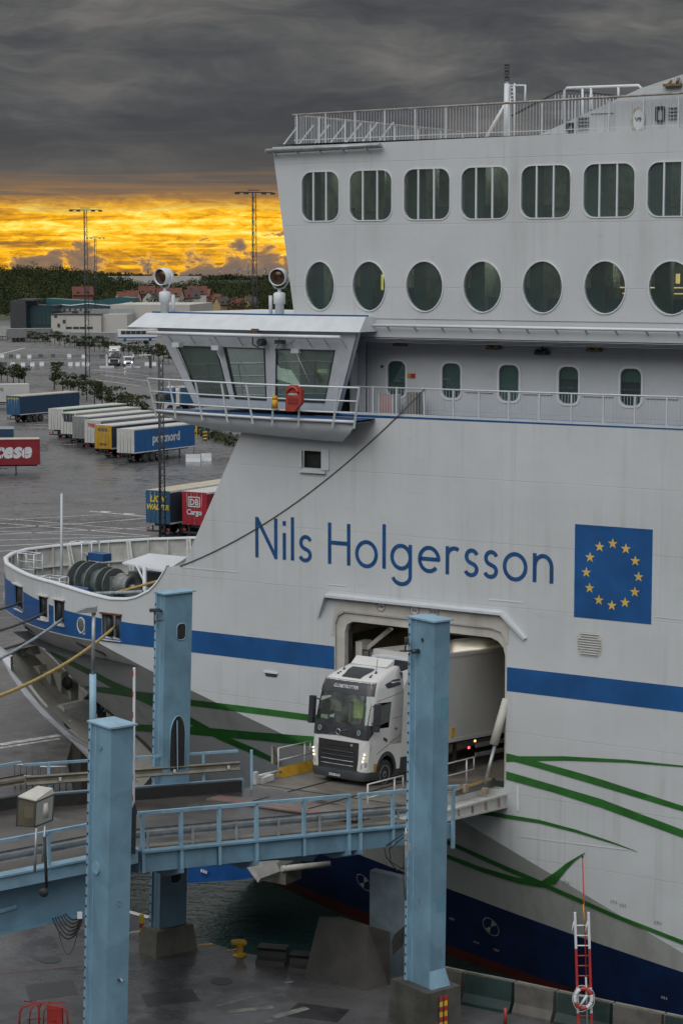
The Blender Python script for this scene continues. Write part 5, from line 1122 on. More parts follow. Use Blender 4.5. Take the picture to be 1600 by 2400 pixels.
    for s in (-1, 1):
        wheel(T, 0, s * 1.05, side=s); wheel(T, -3.6, s * .95, w_=.56, side=s, hub=False)
        ar = MB(); n_ = 12
        ar.sheet([[Vector((.62 * math.cos(a), s * y, .52 + .62 * math.sin(a))) for y in (.85, 1.255)] for a in [R(lerp(8, 172, k / n_)) for k in range(n_ + 1)]]); ar.sheet([[Vector((r * math.cos(a), s * 1.256, .52 + r * math.sin(a))) for r in (.56, .70)] for a in [R(lerp(8, 172, k / n_)) for k in range(n_ + 1)]]); ar.build('wheel_arch', M['cabdark'], T)
        m = MB(); m.box(.60, 1.05, s * 1.10 - .12, s * 1.10 + .12, .42, .75); m.box(-.95, -.60, s * 1.1 - .12, s * 1.1 + .12, .40, 1.0); m.build('step_box', M['bumper'], T)
        inv = lambda z: interp(z, [(d, c) for c, d in ZM])
        arc_ = [(.69 * math.cos(q), .50 + .69 * math.sin(q)) for q in [R(lerp(172, 10, k / 14)) for k in range(15)]]
        MB().prism([(-.95, .72), (arc_[0][0], .72)] + [(a, inv(z)) for a, z in arc_] + [(arc_[-1][0], .72), (1.12, .72), (1.12, 1.25), (-.95, 1.25)], lambda a, b, d: (a, d, b), s * 1.20, s * 1.243).build('wing_panel', M['cab'], T)
    for o in T.children_recursive:
        if o.type == 'MESH' and not any(k in o.name for k in ('wheel', 'rim', 'chassis', 'step_box')):
            for v in o.data.vertices: v.co.z = interp(v.co.z, ZM)
    return T
def trailer(label, loc, rot, group=None, length=13.6, front=None, side=None, roof=None, rear=None, texts=(), reefer=False, stripe=None, lights=False, back_first=False):
    """x forward; kingpin end at x = 0, rear at x = -length"""
    T = thing('box_trailer', label, 'trailer', loc, 0, group, rot)
    sm = side or M['boxwhite']; L = length; z0, z1, hw = 1.18, 3.92, 1.27
    m = MB(); m.box(-L, 0, -hw, hw, z0, z1); m.build('cargo_box', sm, T)
    MB().box(-L + .04, -.04, -hw + .04, hw - .04, z1, z1 + .03).build('roof', roof or M['boxwhite'], T)
    m = MB()
    for y in (-hw, hw):
        for z in (z0 + .05, z1 - .05): m.box(-L, 0, y - .02, y + .02, z - .06, z + .06)
    m.build('side_rail', M['boxwhite'] if side is None else (stripe or M['white']), T)
    if side is not None:
        for k in range(int(L / 1.25)): MB().box(-L + .7 + k * 1.25, -L + .76 + k * 1.25, -hw - .014, -hw, z0 + .1, z1 - .1).build('curtain_strap', sm, T)
    fp_ = MB().box(.0, .015, -hw + .02, hw - .02, z0, z1).build('front_panel', front or M['boxwhite'], T)
    if reefer: MB().box(.015, .45, -1.0, 1.0, 2.15, 3.8).build('cooling_unit', M['white'], T); MB().box(.45, .47, -.8, .8, 3.1, 3.75).build('cooling_grille', M['cabdark'], T)
    rd = MB().box(-L - .015, -L, -hw + .02, hw - .02, z0, z1).build('rear_doors', rear or M['boxwhite'], T)
    m = MB()
    for y in (-.75, -.3, .3, .75): m.tube((-L - .04, y, z0 + .05), (-L - .04, y, z1 - .08), .02, 5)
    m.box(-L - .02, -L - .012, -.01, .01, z0, z1); m.build('lock_bar', M['grey'], rd)
    m = MB(); m.box(-L + .2, -.3, -.5, .5, .95, 1.18); m.build('chassis', M['dark'], T)
    m = MB(); m.box(-L, -L + .12, -1.2, 1.2, .45, .60); m.bar((-L + .06, -.6, .6), (-L + .06, -.6, 1.0), .1, .1); m.bar((-L + .06, .6, .6), (-L + .06, .6, 1.0), .1, .1); m.build('underrun_bar', M['dark'], T)
    for y in (-1.05, 1.05): MB().box(-L - .01, -L + .01, y - .15, y + .15, .68, .82).build('tail_lamp', M['red'], T)
    for s in (-1, 1):
        for k in range(3): wheel(T, -L + 2.2 + k * 1.31, s * 1.05, w_=.38, side=s, hub=False)
        m = MB(); m.bar((-2.6, s * .9, .05), (-2.6, s * .9, 1.1), .12, .12); m.box(-2.75, -2.45, s * .9 - .14, s * .9 + .14, 0, .05); m.build('landing_leg', M['dark'], T)
        m = MB(); m.box(-7.6, -3.6, s * 1.2 - .03, s * 1.2 + .03, .55, .68); m.box(-7.6, -3.6, s * 1.2 - .03, s * 1.2 + .03, .85, .98); m.build('side_guard', M['grey'], T)
    if lights:
        for x in (-1.2, -3.4, -5.0): MB().box(x - .05, x + .05, hw, hw + .03, 1.05, 1.11).build('side_marker', M['amber'], T)
        for x, z in ((-3.0, .9), (-5.6, 1.15)): MB().box(x - .05, x + .05, hw, hw + .03, z - .03, z + .04).build('clearance_lamp', M['redlamp'], T)
        MB().box(-2.0, -1.75, hw, hw + .01, 1.30, 1.62).build('side_sticker', M['yellow'], T)
    for where, s, size, x, z, mt, bold, extra in texts:
        if where == 'left': fn = lambda a, b, x=x, z=z: Vector((x - a, hw + .012, z + b))
        elif where == 'right': fn = lambda a, b, x=x, z=z: Vector((x + a, -hw - .012, z + b))
        elif where == 'rear': fn = lambda a, b, x=x, z=z: Vector((-L - .065, x - a, z + b))
        else: fn = lambda a, b, x=x, z=z: Vector((.03, x + a, z + b))
        text_mesh('lettering', s, size, fn, mt, T, bold, 'CENTER', 1.0, extra)
    return T

# the truck driving off the ferry
tw = math.atan2(-.8415, -.5402) - R(2)
def place_on_ramp(x, y, dz=0): return toW((x, y, rz(y) + dz))
TRUCK_AT = (-.15, -4.65)
TR = (0, -math.atan(.104), tw)
eul = (Matrix.Rotation(tw, 3, 'Z') @ Matrix.Rotation(-math.atan(.104), 3, 'Y')).to_euler()
truck = tractor('white long-haul truck cab with dark grille driving off the ferry ramp', place_on_ramp(*TRUCK_AT, -.12), eul)
truck.scale = (.97, .97, 1.14)
for ch in truck.children:
    if ch.name.startswith('wheel') and 'arch' not in ch.name: ch.scale = (1, 1, .93)
fw = Vector((math.cos(tw), math.sin(tw), 0))
tl_at = place_on_ramp(-.15, -3.85) - fw * 1.75 + Vector((0, 0, -.40))
eul2 = (Matrix.Rotation(tw - R(3), 3, 'Z') @ Matrix.Rotation(-R(4.2), 3, 'Y')).to_euler()
trl = trailer('tall white refrigerated trailer behind the truck, half inside the ferry doorway', tl_at, eul2, reefer=True, lights=True, roof=mat('trailer_roof_gloss', (.45, .44, .40), .16, .0, var=.06))
trl.scale = (.99, .99, 1.23)
for ch in trl.children:
    if ch.name.startswith('wheel'): ch.scale = (1, 1, .82); ch.location.z = .33

# ================================================================ PEOPLE (behind glass)
def person(name, label, loc, rotz, joints, edges, mats, hair):
    me = bpy.data.meshes.new(name); me.from_pydata([j[:3] for j in joints], edges, [])
    o = bpy.data.objects.new(name, me); C.objects.link(o); o.location = loc; o.rotation_euler = (0, 0, rotz)
    sk = o.modifiers.new('skin', 'SKIN'); sk.use_smooth_shade = True
    for i, j in enumerate(joints):
        d_ = me.skin_vertices[0].data[i]; d_.radius = j[3] if isinstance(j[3], tuple) else (j[3], j[3]); d_.use_root = (i == 0)
    ss_ = o.modifiers.new('sub', 'SUBSURF'); ss_.levels = 1; ss_.render_levels = 2
    me.materials.append(mats); tag(o, label, 'person')
    MB().lathe([(.02, -.12), (.085, -.08), (.105, 0), (.09, .07), (.03, .11)], hair, (-.15, 0, 1), 14).build('hair', mat('hair_' + name + label[:6], (.05, .035, .025), .7), o)
    return o
def clothes(name, body, skin, zneck, legs, zhip):
    m_ = bpy.data.materials.new(name); m_.use_nodes = True; t = NT(m_.node_tree); z = t.sep(t.node('ShaderNodeTexCoord').outputs['Object'])[2]
    c = t.mix(t.m('GREATER_THAN', z, zneck), body, skin); c = t.mix(t.m('LESS_THAN', z, zhip), c, legs); t.put(t.n['Principled BSDF'].inputs['Base Color'], c); t.n['Principled BSDF'].inputs['Roughness'].default_value = .8; return m_
stand = [(0, 0, .95, (.15, .12)), (0, 0, 1.2, (.15, .11)), (0, 0, 1.42, (.17, .11)), (.01, 0, 1.52, .06), (.02, 0, 1.60, .075), (.03, 0, 1.70, .095),
         (0, .19, 1.42, .06), (.12, .25, 1.15, .045), (.34, .16, 1.08, .035), (.42, .12, 1.08, .03), (0, -.19, 1.42, .06), (.10, -.25, 1.15, .045), (.32, -.18, 1.06, .035), (.40, -.14, 1.06, .03),
         (0, .10, .85, .095), (.02, .11, .48, .065), (0, .11, .10, .045), (.14, .12, .04, .04), (0, -.10, .85, .095), (.03, -.11, .48, .065), (0, -.11, .10, .045), (.14, -.12, .04, .04)]
se = [(0, 1), (1, 2), (2, 3), (3, 4), (4, 5), (2, 6), (6, 7), (7, 8), (8, 9), (2, 10), (10, 11), (11, 12), (12, 13), (0, 14), (14, 15), (15, 16), (16, 17), (0, 18), (18, 19), (19, 20), (20, 21)]
pp = H(737, 900, 1.3); person('person', 'person in dark clothes standing behind the bridge wing window', toW((pp.x, 1.3, 16.92)), R(-110), stand, se, clothes('bridge_clothes', (.02, .025, .035), (.45, .28, .2), 1.50, (.015, .015, .02), .95), (.0, 0, 1.77))
sit = [(0, 0, .48, (.15, .13)), (-.03, 0, .75, (.15, .11)), (-.05, 0, .95, (.17, .11)), (-.04, 0, 1.05, .06), (-.02, 0, 1.13, .075), (0, 0, 1.24, .095),
       (-.03, .19, .95, .06), (.12, .25, .70, .045), (.38, .20, .72, .035), (.46, .17, .74, .03), (-.03, -.19, .95, .06), (.12, -.25, .70, .045), (.38, -.20, .72, .035), (.46, -.17, .74, .03),
       (.05, .10, .48, .095), (.45, .12, .50, .07), (.50, .12, .10, .045), (.62, .12, .05, .04), (.05, -.10, .48, .095), (.45, -.12, .50, .07), (.50, -.12, .10, .045), (.62, -.12, .05, .04)]
drv = person('person', 'person in a dark jacket sitting at the wheel of the leading truck', truck.matrix_basis @ Vector((.25, .62, 1.40)), tw, sit, se, clothes('driver_clothes', (.06, .09, .16), (.45, .28, .2), 1.04, (.02, .02, .03), .5), (-.03, 0, 1.31))
# ================================================================ LINKSPAN AND PILLARS
LD = Vector((.8, .6, 0)); LN = Vector((-.6, .8, 0)); UP = Vector((0, 0, 1))
E1 = G(960, 1935, 4.5); E0 = G(330, 1997, 5.4)              # near edge of the bridge deck, ship end and landing end
dirn = (Vector((E1.x, E1.y, 0)) - Vector((E0.x, E0.y, 0))); span = dirn.length; LD = dirn.normalized(); LN = Vector((-LD.y, LD.x, 0))
slope = (E1.z - E0.z) / span
def lp(a, b, dz=0): return Vector((E0.x, E0.y, 0)) + LD * a + LN * b + UP * (E0.z + slope * a + dz)     # a along from the hinge, b across, dz above deck
WID = 6.6
A1 = span + .5
link = thing('linkspan', 'pale blue steel linkspan bridge sloping down to the ferry ramp', 'linkspan', lp(0, 0), 0)
o_ = lp(0, 0)
def B(m, name, mt, par=link): return m.build(name, mt, par)
def rel(m): m.v = [tuple(Vector(p) - o_) for p in m.v]; return m
def lb(name, mt, fn, par=None, base=link):
    m = MB(); fn(m); return rel(m).build(name, mt, par or base)
dk = lb('bridge_deck', M['asphalt'], lambda m: m.add([lp(0, .25), lp(A1, .25), lp(A1 - 1.2, WID), lp(0, WID), lp(0, .25, -.3), lp(A1, .25, -.3), lp(A1 - 1.2, WID, -.3), lp(0, WID, -.3)], [(0, 1, 2, 3), (7, 6, 5, 4), (0, 4, 5, 1), (1, 5, 6, 2), (2, 6, 7, 3), (3, 7, 4, 0)]))
lb('edge_beam', M['steelblue'], lambda m: (m.bar(lp(0, .1, -.33), lp(A1, .1, -.33), .10, .62), m.bar(lp(0, .05, .0), lp(A1, .05, .0), .30, .06)))
lb('kerb_plate', M['concrete'], lambda m: m.bar(lp(0, .45, .03), lp(A1, .45, .03), .35, .05))
posts = [(332, 0), (405, 1), (425, 0), (512, 0), (600, 1), (710, 0), (815, 1), (843, 1), (918, 0), (953, 1)]
def a_of(u):                                             # along-deck distance where the near edge is seen at column u
    lo, hi = -2.0, A1 + 2
    for _ in range(40):
        mid_ = (lo + hi) / 2; p = lp(mid_, 0); uu = 800 + F * p.x / (p.y * math.cos(PITCH) - (p.z - CH) * math.sin(PITCH))
        if uu < u: lo = mid_
        else: hi = mid_
    return lo
RH = 1.17
for u, br in ((334, 0), (424, 1), (513, 0), (600, 1), (711, 0), (816, 1), (843, 1), (919, 0)):
    a = a_of(u); lb('rail_post', M['railblue'], lambda m: m.bar(lp(a, -.02, -.62), lp(a, -.02, RH), .10, .10, LD))
    if br: lb('bracket', M['steelblue'], lambda m: m.add([lp(a + e, b, z) for e in (-.07, .07) for b, z in ((-.06, -.1), (-.06, -.75), (.7, -1.02), (1.3, -1.02), (1.3, -.1))], [(0, 1, 2, 3, 4), (9, 8, 7, 6, 5)] + [(i, 5 + i, 5 + (i + 1) % 5, (i + 1) % 5) for i in range(5)]))
    else: lb('bracket', M['steelblue'], lambda m: m.add([lp(a + e, b, z) for e in (-.05, .05) for b, z in ((-.06, -.1), (-.06, -.62), (.8, -.62), (.8, -.1))], [(0, 1, 2, 3), (7, 6, 5, 4)] + [(i, 4 + i, 4 + (i + 1) % 4, (i + 1) % 4) for i in range(4)]))
a0, a1, a2 = a_of(322), a_of(820), a_of(838)
lb('rail_post', M['railblue'], lambda m: m.bar(lp(a_of(1060), -.02, -.9), lp(a_of(1060), -.02, RH), .10, .10, LD))
lb('edge_beam', M['steelblue'], lambda m: m.bar(lp(A1, .1, -.33), lp(a_of(1063), .1, -.33), .10, .5))
for p, q in ((a0, a1), (a2, a_of(1075))): lb('top_rail', M['railblue'], lambda m: m.bar(lp(p, -.02, RH), lp(q, -.02, RH), .10, .10))
def wbeam(m, a, b, c0, c1, h0):
    prof = [(-.03, .16), (.03, .12), (-.03, .04), (-.03, -.04), (.03, -.12), (-.03, -.16)]
    m.sheet([[lp(p, bb + dy * (-1 if b > 3 else 1), h0 + dz) for dy, dz in prof] for p, bb in ((a, b), (c0, c1))])
    m.sheet([[lp(p, bb + (dy - .012) * (-1 if b > 3 else 1), h0 + dz) for dy, dz in prof] for p, bb in ((a, b), (c0, c1))])
lb('guard_rail', M['grey'], lambda m: wbeam(m, 0, .30, A1 - .3, .30, .48))
for k in range(7): lb('guard_post', M['grey'], lambda m: m.bar(lp(.4 + k * 1.6, .22, 0), lp(.4 + k * 1.6, .22, .55), .08, .08))
lb('main_girder', M['steelblue'], lambda m: m.add([lp(a, b, z) for b in (1.3, 1.7) for a, z in ((-.2, -.3), (A1 - .3, -.3), (A1 - .3, -.70), (a1 - .2, -.95), (a1 - .5, -1.22), (a1 - 2.0, -1.05), (-.2, -.95))], [(0, 1, 2, 3, 4, 5, 6), (13, 12, 11, 10, 9, 8, 7)] + [(i, 7 + i, 7 + (i + 1) % 7, (i + 1) % 7) for i in range(7)]))
lb('main_girder', M['steelblue'], lambda m: m.add([lp(a, b, z) for b in (4.9, 5.3) for a, z in ((-.2, -.3), (A1 - 1.6, -.3), (A1 - 1.6, -.65), (a1 - 1.4, -.9), (-.2, -.9))], [(0, 1, 2, 3, 4), (9, 8, 7, 6, 5)] + [(i, 5 + i, 5 + (i + 1) % 5, (i + 1) % 5) for i in range(5)]))
# far side: kerb, guard rail, railing
lb('far_kerb', M['black'], lambda m: m.bar(lp(0, WID - .1, .18), lp(A1 - 2.6, WID - .1, .18), .2, .42))
lb('far_edge_beam', M['steelblue'], lambda m: m.bar(lp(0, WID + .1, -.2), lp(A1 - 2.4, WID + .1, -.2), .12, 1.2))
gbr = mat('guard_rail_dirty', (.22, .205, .165), .5, .3, var=.2, scale=2)
lb('guard_rail', gbr, lambda m: wbeam(m, 0, WID + .05, A1 - 2.5, WID + .05, .85))
for k in range(5): a = .9 + k * 2.0; lb('far_rail_post', M['railblue'], lambda m: m.bar(lp(a, WID + .2, -.3), lp(a, WID + .2, 1.35), .09, .09))
lb('far_top_rail', M['railblue'], lambda m: m.bar(lp(0, WID + .2, 1.35), lp(A1 - 2.5, WID + .2, 1.35), .08, .08))
for k in range(4): lb('guard_bolt', M['bright'], lambda m: m.obox(lp(1.2 + k * 2.2, WID, .85), LD * .03, LN * .03, UP * .05))

# landing section: level bridge coming in from the left
land = thing('linkspan_approach', 'level blue approach bridge with deep plate girder at lower left', 'bridge', lp(-.1, 0), 0)
zl = E0.z + .1
def ap(a, b, dz=0): return Vector((E0.x, E0.y, 0)) + LD * a + LN * b + UP * (zl + dz)
lo = lp(-.1, 0)
def ab(name, mt, fn): m = MB(); fn(m); m.v = [tuple(Vector(p) - lo) for p in m.v]; return m.build(name, mt, land)
AL = -14.0
ab('bridge_deck', M['asphalt'], lambda m: m.add([ap(-.1, .25), ap(AL, .25), ap(AL, WID), ap(-.1, WID), ap(-.1, .25, -.3), ap(AL, .25, -.3), ap(AL, WID, -.3), ap(-.1, WID, -.3)], [(0, 1, 2, 3), (7, 6, 5, 4), (0, 4, 5, 1), (1, 5, 6, 2), (2, 6, 7, 3), (3, 7, 4, 0)]))
ab('edge_beam', M['railblue'], lambda m: (m.bar(ap(-.1, .02, -.20), ap(AL, .02, -.20), .08, .42), m.bar(ap(-.1, .06, .02), ap(AL, .06, .02), .36, .06)))
ab('plate_girder', M['steelblue'], lambda m: (m.bar(ap(-.3, .75, -1.03), ap(AL, .75, -1.03), .06, 1.56), m.bar(ap(-.3, .75, -1.84), ap(AL, .75, -1.84), .5, .06)))
ab('plate_girder', M['steelblue'], lambda m: m.bar(ap(-.3, 5.6, -1.2), ap(AL, 5.6, -1.2), .06, 1.9))
ab('girder_handle', M['railblue'], lambda m: m.bar(ap(-4.6, .68, -1.25), ap(-3.8, .68, -1.18), .06, .12))
ab('girder_gusset', M['steelblue'], lambda m: m.add([ap(-.9, .70, -.9), ap(-.4, .3, -.4), ap(-.4, .3, -.9)], [(0, 1, 2)]))
for a in (-.6, -3.1, -5.5, -8): ab('rail_post', M['railblue'], lambda m: m.bar(ap(a, -.02, -.15), ap(a, -.02, 1.02), .09, .09, LD))
ab('top_rail', M['railblue'], lambda m: m.bar(ap(-.5, -.02, 1.02), ap(AL, -.02, 1.02), .09, .09))
def wb2(m, b, h0, a_, c_):
    prof = [(-.03, .16), (.03, .12), (-.03, .04), (-.03, -.04), (.03, -.12), (-.03, -.16)]
    m.sheet([[ap(p, b + dy, h0 + dz) for dy, dz in prof] for p in (a_, c_)]); m.sheet([[ap(p, b + dy - .012, h0 + dz) for dy, dz in prof] for p in (a_, c_)])
ab('guard_rail', M['grey'], lambda m: wb2(m, .45, .42, -.1, AL)); ab('guard_rail', gbr, lambda m: wb2(m, WID + .02, .85, -.1, AL))
ab('far_kerb', M['black'], lambda m: m.bar(ap(-.1, WID - .1, .18), ap(AL, WID - .1, .18), .2, .42))
for a in (-1.2, -3.6, -6.0): ab('far_rail_post', M['railblue'], lambda m: m.bar(ap(a, WID + .2, -.3), ap(a, WID + .2, 1.35), .09, .09))
ab('far_top_rail', M['railblue'], lambda m: m.bar(ap(-.1, WID + .2, 1.35), ap(AL, WID + .2, 1.35), .08, .08))

# lifting pillars
PX = Vector((.79, .61, 0)).normalized(); PY_ = Vector((-PX.y, PX.x, 0))
QZ = -.5
def pillar(label, D, ul, uc, ur, vt, ubot, vbot, pz, holes=(), patches=()):
    """front arris at column uc, faces reaching columns ul and ur at the top; (ubot, vbot) is a point lower on the arris"""
    top = Dp(uc, vt, D); bot = Dp(ubot, vbot, D)
    k = (top.z - pz) / (top.z - bot.z); base = top.lerp(bot, k)
    pm_ = F / D; wr_ = (ur - uc) / pm_ / PX.x; wl_ = (uc - ul) / pm_ / -PY_.x
    P = thing('lifting_pillar', label, 'pillar', base, 0)
    ax = top - base; hgt = ax.length; ax = ax.normalized()
    def pt(a, b, h): return PX * a + PY_ * b + ax * h        # a along right face, b along left face
    m = MB(); m.add([pt(a, b, h) for h in (0, hgt) for a, b in ((0, .0), (wr_, 0), (wr_, wl_), (0, wl_))], [(0, 1, 2, 3), (7, 6, 5, 4), (0, 4, 5, 1), (1, 5, 6, 2), (2, 6, 7, 3), (3, 7, 4, 0)])
    sh = m.build('shaft', M['steelblue'], P)
    m = MB(); m.add([pt(a, b, h) for h in (0, hgt) for a, b in ((-.06, wl_ - .10), (0.0, wl_ - .10), (0, wl_ + .02), (-.06, wl_ + .02))], [(0, 4, 5, 1), (1, 5, 6, 2), (2, 6, 7, 3), (3, 7, 4, 0), (4, 7, 6, 5)])
    m.add([pt(a, b, h) for h in (0, hgt) for a, b in ((-.012, wl_ - .30), (-.012, wl_ - .27), (0, wl_ - .27), (0, wl_ - .30))], [(0, 4, 5, 1), (3, 7, 4, 0), (1, 5, 6, 2)])
    fl_ = m.build('flange', M['railblue'], P)
    m = MB(); n_b = int(hgt / .30)
    for i in range(n_b): c = pt(-.062, wl_ - .04, .2 + i * .30); m.obox(c, PX * .02, PY_ * .022, ax * .03)
    bo = m.build('bolt_row', M['dark'], fl_); bo['kind'] = 'stuff'
    e = .085; m = MB(); m.add([pt(a, b, hgt + h) for h in (0, .05) for a, b in ((-e, -e), (wr_ + e, -e), (wr_ + e, wl_ + e), (-e, wl_ + e))], [(0, 1, 2, 3), (7, 6, 5, 4), (0, 4, 5, 1), (1, 5, 6, 2), (2, 6, 7, 3), (3, 7, 4, 0)]); m.build('cap_plate', M['railblue'], P)
    return P, pt, hgt, wr_, wl_, base, ax
PA, pt, hA, wA, lA, bA, axA = pillar('nearest light blue steel pillar, in front of the bridge railing at lower left', 58, 204, 262, 311, 1708, 248, 2400, QZ)
AXS_A = axA
def disc(par, name, c, n_, r, th, mt, seg=16): MB().lathe([(.01, 0), (r, 0), (r, th), (.01, th)], c, n_, seg, False).build(name, mt, par)
AXS = {round(bA.x, 3): axA}
def onp(base, u, v, D, face, off=0):       # point on a pillar face (0 left face, 1 right face) as an offset from the pillar base
    ax_ = AXS[round(base.x, 3)]; n_ = (PY_.cross(ax_) if face == 0 else PX.cross(ax_)).normalized()
    if n_.dot(-PX if face == 0 else -PY_) < 0: n_ = -n_
    r = ray(u, v); o0 = base - Vector((0, 0, CH)); k = o0.dot(n_) / r.dot(n_); return Vector((0, 0, CH)) + r * k - base + n_ * off
disc(PA, 'round_cover', onp(bA, 236, 1750, 58, 0, .0), -PX, .10, .03, M['steelblue']); disc(PA, 'round_cover', onp(bA, 227, 2034, 58, 0), -PX, .19, .05, M['railblue'], 20)
for k in range(6):
    c = onp(bA, 279, 2117, 58, 1) + Vector((math.cos(k * PI / 3) * .06 * PX.x, math.cos(k * PI / 3) * .06 * PX.y, math.sin(k * PI / 3) * .075)); disc(PA, 'bolt_head', c, -PY_, .018, .03, M['grey'], 6)
disc(PA, 'bolt_head', onp(bA, 278, 2296, 58, 1), -PY_, .035, .09, M['dark'], 8); disc(PA, 'bolt_head', onp(bA, 282, 2296, 58, 1), -PY_, .03, .10, M['bright'], 8)
PB, pt, hB, wB, lB, bB, axB = pillar('middle blue pillar beside the bow, with a rounded slot and a lamp', 69.6, 365, 388, 449, 1394, 374, 2180, .38)
AXS[round(bB.x, 3)] = axB
def slot(par, base, u0, u1, v0, v1, D, face, r, name='rounded_slot', arch=False):
    n_ = -PX if face == 0 else -PY_; a = onp(base, u0, v1, D, face); b = onp(base, u1, v0, D, face); ex = PX if face else PY_
    w_ = (b - a).dot(ex); h_ = b.z - a.z; s_ = 1 if w_ > 0 else -1; w_ = abs(w_)
    poly = rrect(0, w_, 0, h_, r) if not arch else [(0, 0), (w_, 0), (w_, h_ * .62)] + [(w_ / 2 + w_ / 2 * math.cos(t_) ** 1.0 * (1), h_ * .62 + h_ * .38 * math.sin(t_)) for t_ in [PI * k / 10 for k in range(1, 10)]] + [(0, h_ * .62)]
    MB().prism(poly, lambda p, q, d: a + ex * (p * s_) + axB * q + n_ * d, -.02, .012).build(name, M['black'], par)
    ring = MB(); ring.path([a + ex * (p * s_) + axB * q + n_ * .012 for p, q in poly], .02, 5, True); ring.build('slot_rim', M['railblue'], par)
slot(PB, bB, 414, 435, 1460, 1501, 69.6, 1, .13)
slot(PB, bB, 397, 433, 1675, 1806, 69.6, 1, .13, 'arched_slot', True); slot(PB, bB, 399, 424, 2022, 2072, 69.6, 1, .16)
m = MB(); c = onp(bB, 415, 1740, 69.6, 1, .03); m.bar(c + Vector((0, 0, -.9)), c + Vector((0, 0, .75)), .10, .03); m.build('slot_guide', M['railblue'], PB)
m = MB(); c = onp(bB, 380, 1432, 69.6, 0, .0); m.tube(c, c - PX * .2 + Vector((-.25, 0, .05)), .03, 6); m.obox(c + Vector((-.22, -.15, .05)), (.17, .02, 0), (0, .1, 0), (0, 0, .05)); m.tube(c + Vector((-.25, -.1, 0)), c + Vector((-.25, -.1, -.45)), .02, 5); m.build('pillar_lamp', M['dark'], PB)
MB().bar(onp(bB, 366, 1454, 69.6, 0, .05), onp(bB, 386, 1450, 69.6, 0, .05), .03, .03).build('lamp_stay', M['grey'], PB)
PC, pt, hC, wC, lC, bC, axC = pillar('tall blue pillar standing in front of the ferry doorway on a concrete plinth', 62.3, 963, 1018, 1056, 1459, 1006, 2345, .85)
AXS[round(bC.x, 3)] = axC
disc(PC, 'round_cover', onp(bC, 990, 1500, 62.3, 0), -PX, .06, .02, M['dark'], 12)
m = MB(); c = onp(bC, 983, 1525, 62.3, 0, .05); m.tube(c, c - PX * .25, .07, 10); m.tube(c + Vector((-.1, 0, 0)), c + Vector((-.55, -.1, .02)), .03, 6); m.obox(c + Vector((-.35, -.1, .35)), (.07, 0, 0), (0, .1, 0), (0, 0, .07)); m.tube(c + Vector((-.4, -.1, 0)), c + Vector((-.38, -.1, .3)), .025, 5); m.build('pillar_camera', M['dark'], PC)
for u0, u1, v0, v1 in ((1040, 1054, 1632, 1680), (1024, 1054, 2185, 2400),): pass
m = MB(); q = [onp(bC, u, v, 62.3, 1, .006) for u, v in ((1034, 1635), (1050, 1634), (1049, 1682), (1033, 1683))]; m.add(q, [(0, 1, 2, 3)]); m.build('paint_patch', mat('patch_blue', (.12, .27, .36), .45, var=.1), PC)
m = MB(); q = [onp(bC, u, v, 62.3, 1, .006) for u, v in ((1022, 2104), (1040, 2102), (1040, 2136), (1022, 2138))]; m.add(q, [(0, 1, 2, 3)]); m.build('paint_patch', bpy.data.materials['patch_blue'], PC)
# plinths are poured concrete, each a thing of its own
def plinth(label, base, a0, a1, b0, b1, zt, zb, spread=.12, mt=None):
    m = MB(); c = Vector((base.x, base.y, 0))
    lo_, hi_ = [], []
    for a, b in ((a0, b0), (a1, b0), (a1, b1), (a0, b1)): hi_.append(c + PX * a + PY_ * b + UP * zt); lo_.append(c + PX * (a + (spread if a > 0 else -spread)) + PY_ * (b + (spread if b > 0 else -spread)) + UP * zb)
    mid_ = [h.lerp(l, .45) + Vector((random.uniform(-.03, .03), random.uniform(-.03, .03), 0)) for h, l in zip(hi_, lo_)]
    m.add(hi_ + mid_ + lo_, [(0, 1, 2, 3)] + [(r * 4 + i, r * 4 + (i + 1) % 4, r * 4 + 4 + (i + 1) % 4, r * 4 + 4 + i) for r in (0, 1) for i in range(4)] + [(11, 10, 9, 8)])
    o = m.build('concrete_plinth', mt or M['concrete'], None, (c.x, c.y, zb)); return tag(o, label, 'plinth')
plinth('broad stained concrete plinth at the quay edge under the middle blue pillar', bB, -.22, wB + .16, -.18, lB + .2, .38, QZ, .10)
pc = plinth('dark concrete plinth with two striped hazard markers under the doorway pillar', bC, -.35, wC + .35, -.32, lC + .3, .85, QZ, .05, mat('wet_concrete', (.06, .06, .052), .6, var=.3, bump=.3, bscale=9))
# skirt at the foot of the doorway pillar
m = MB(); m.add([PX * a + PY_ * b + UP * h for h, e in ((0, .12), (.55, .0)) for a, b in ((-e * .2, -e), (wC + e, -e), (wC + e, .02), (-e * .2, .02))], [(0, 1, 5, 4), (1, 2, 6, 5), (3, 0, 4, 7), (0, 3, 2, 1)]); m.build('foot_skirt', M['railblue'], PC)
for dx in (.12, .30):
    c = Vector((bC.x, bC.y, 0)) - PY_ * .40 + PX * dx; c2 = c + Vector((0, 0, -.5))
    hm_ = thing('hazard_marker', 'left-hand red and yellow striped marker on the doorway pillar plinth' if dx < .2 else 'right-hand red and yellow striped marker on the doorway pillar plinth', 'marker', c2, 0, 'hazard markers on the plinth')
    for k in range(6): MB().obox(Vector((0, 0, 1.12 - k * .16)), PX * .055, PY_ * .012, UP * .079).build('stripe', M['red'] if k % 2 == 0 else mat('marker_yellow', (.60, .42, .04), .5) if 'marker_yellow' not in bpy.data.materials else bpy.data.materials['marker_yellow'], hm_)
c = G(333, 2208, QZ); hm_ = thing('hazard_marker', 'lone red and yellow striped marker between the two left pillars', 'marker', c, 0, None)
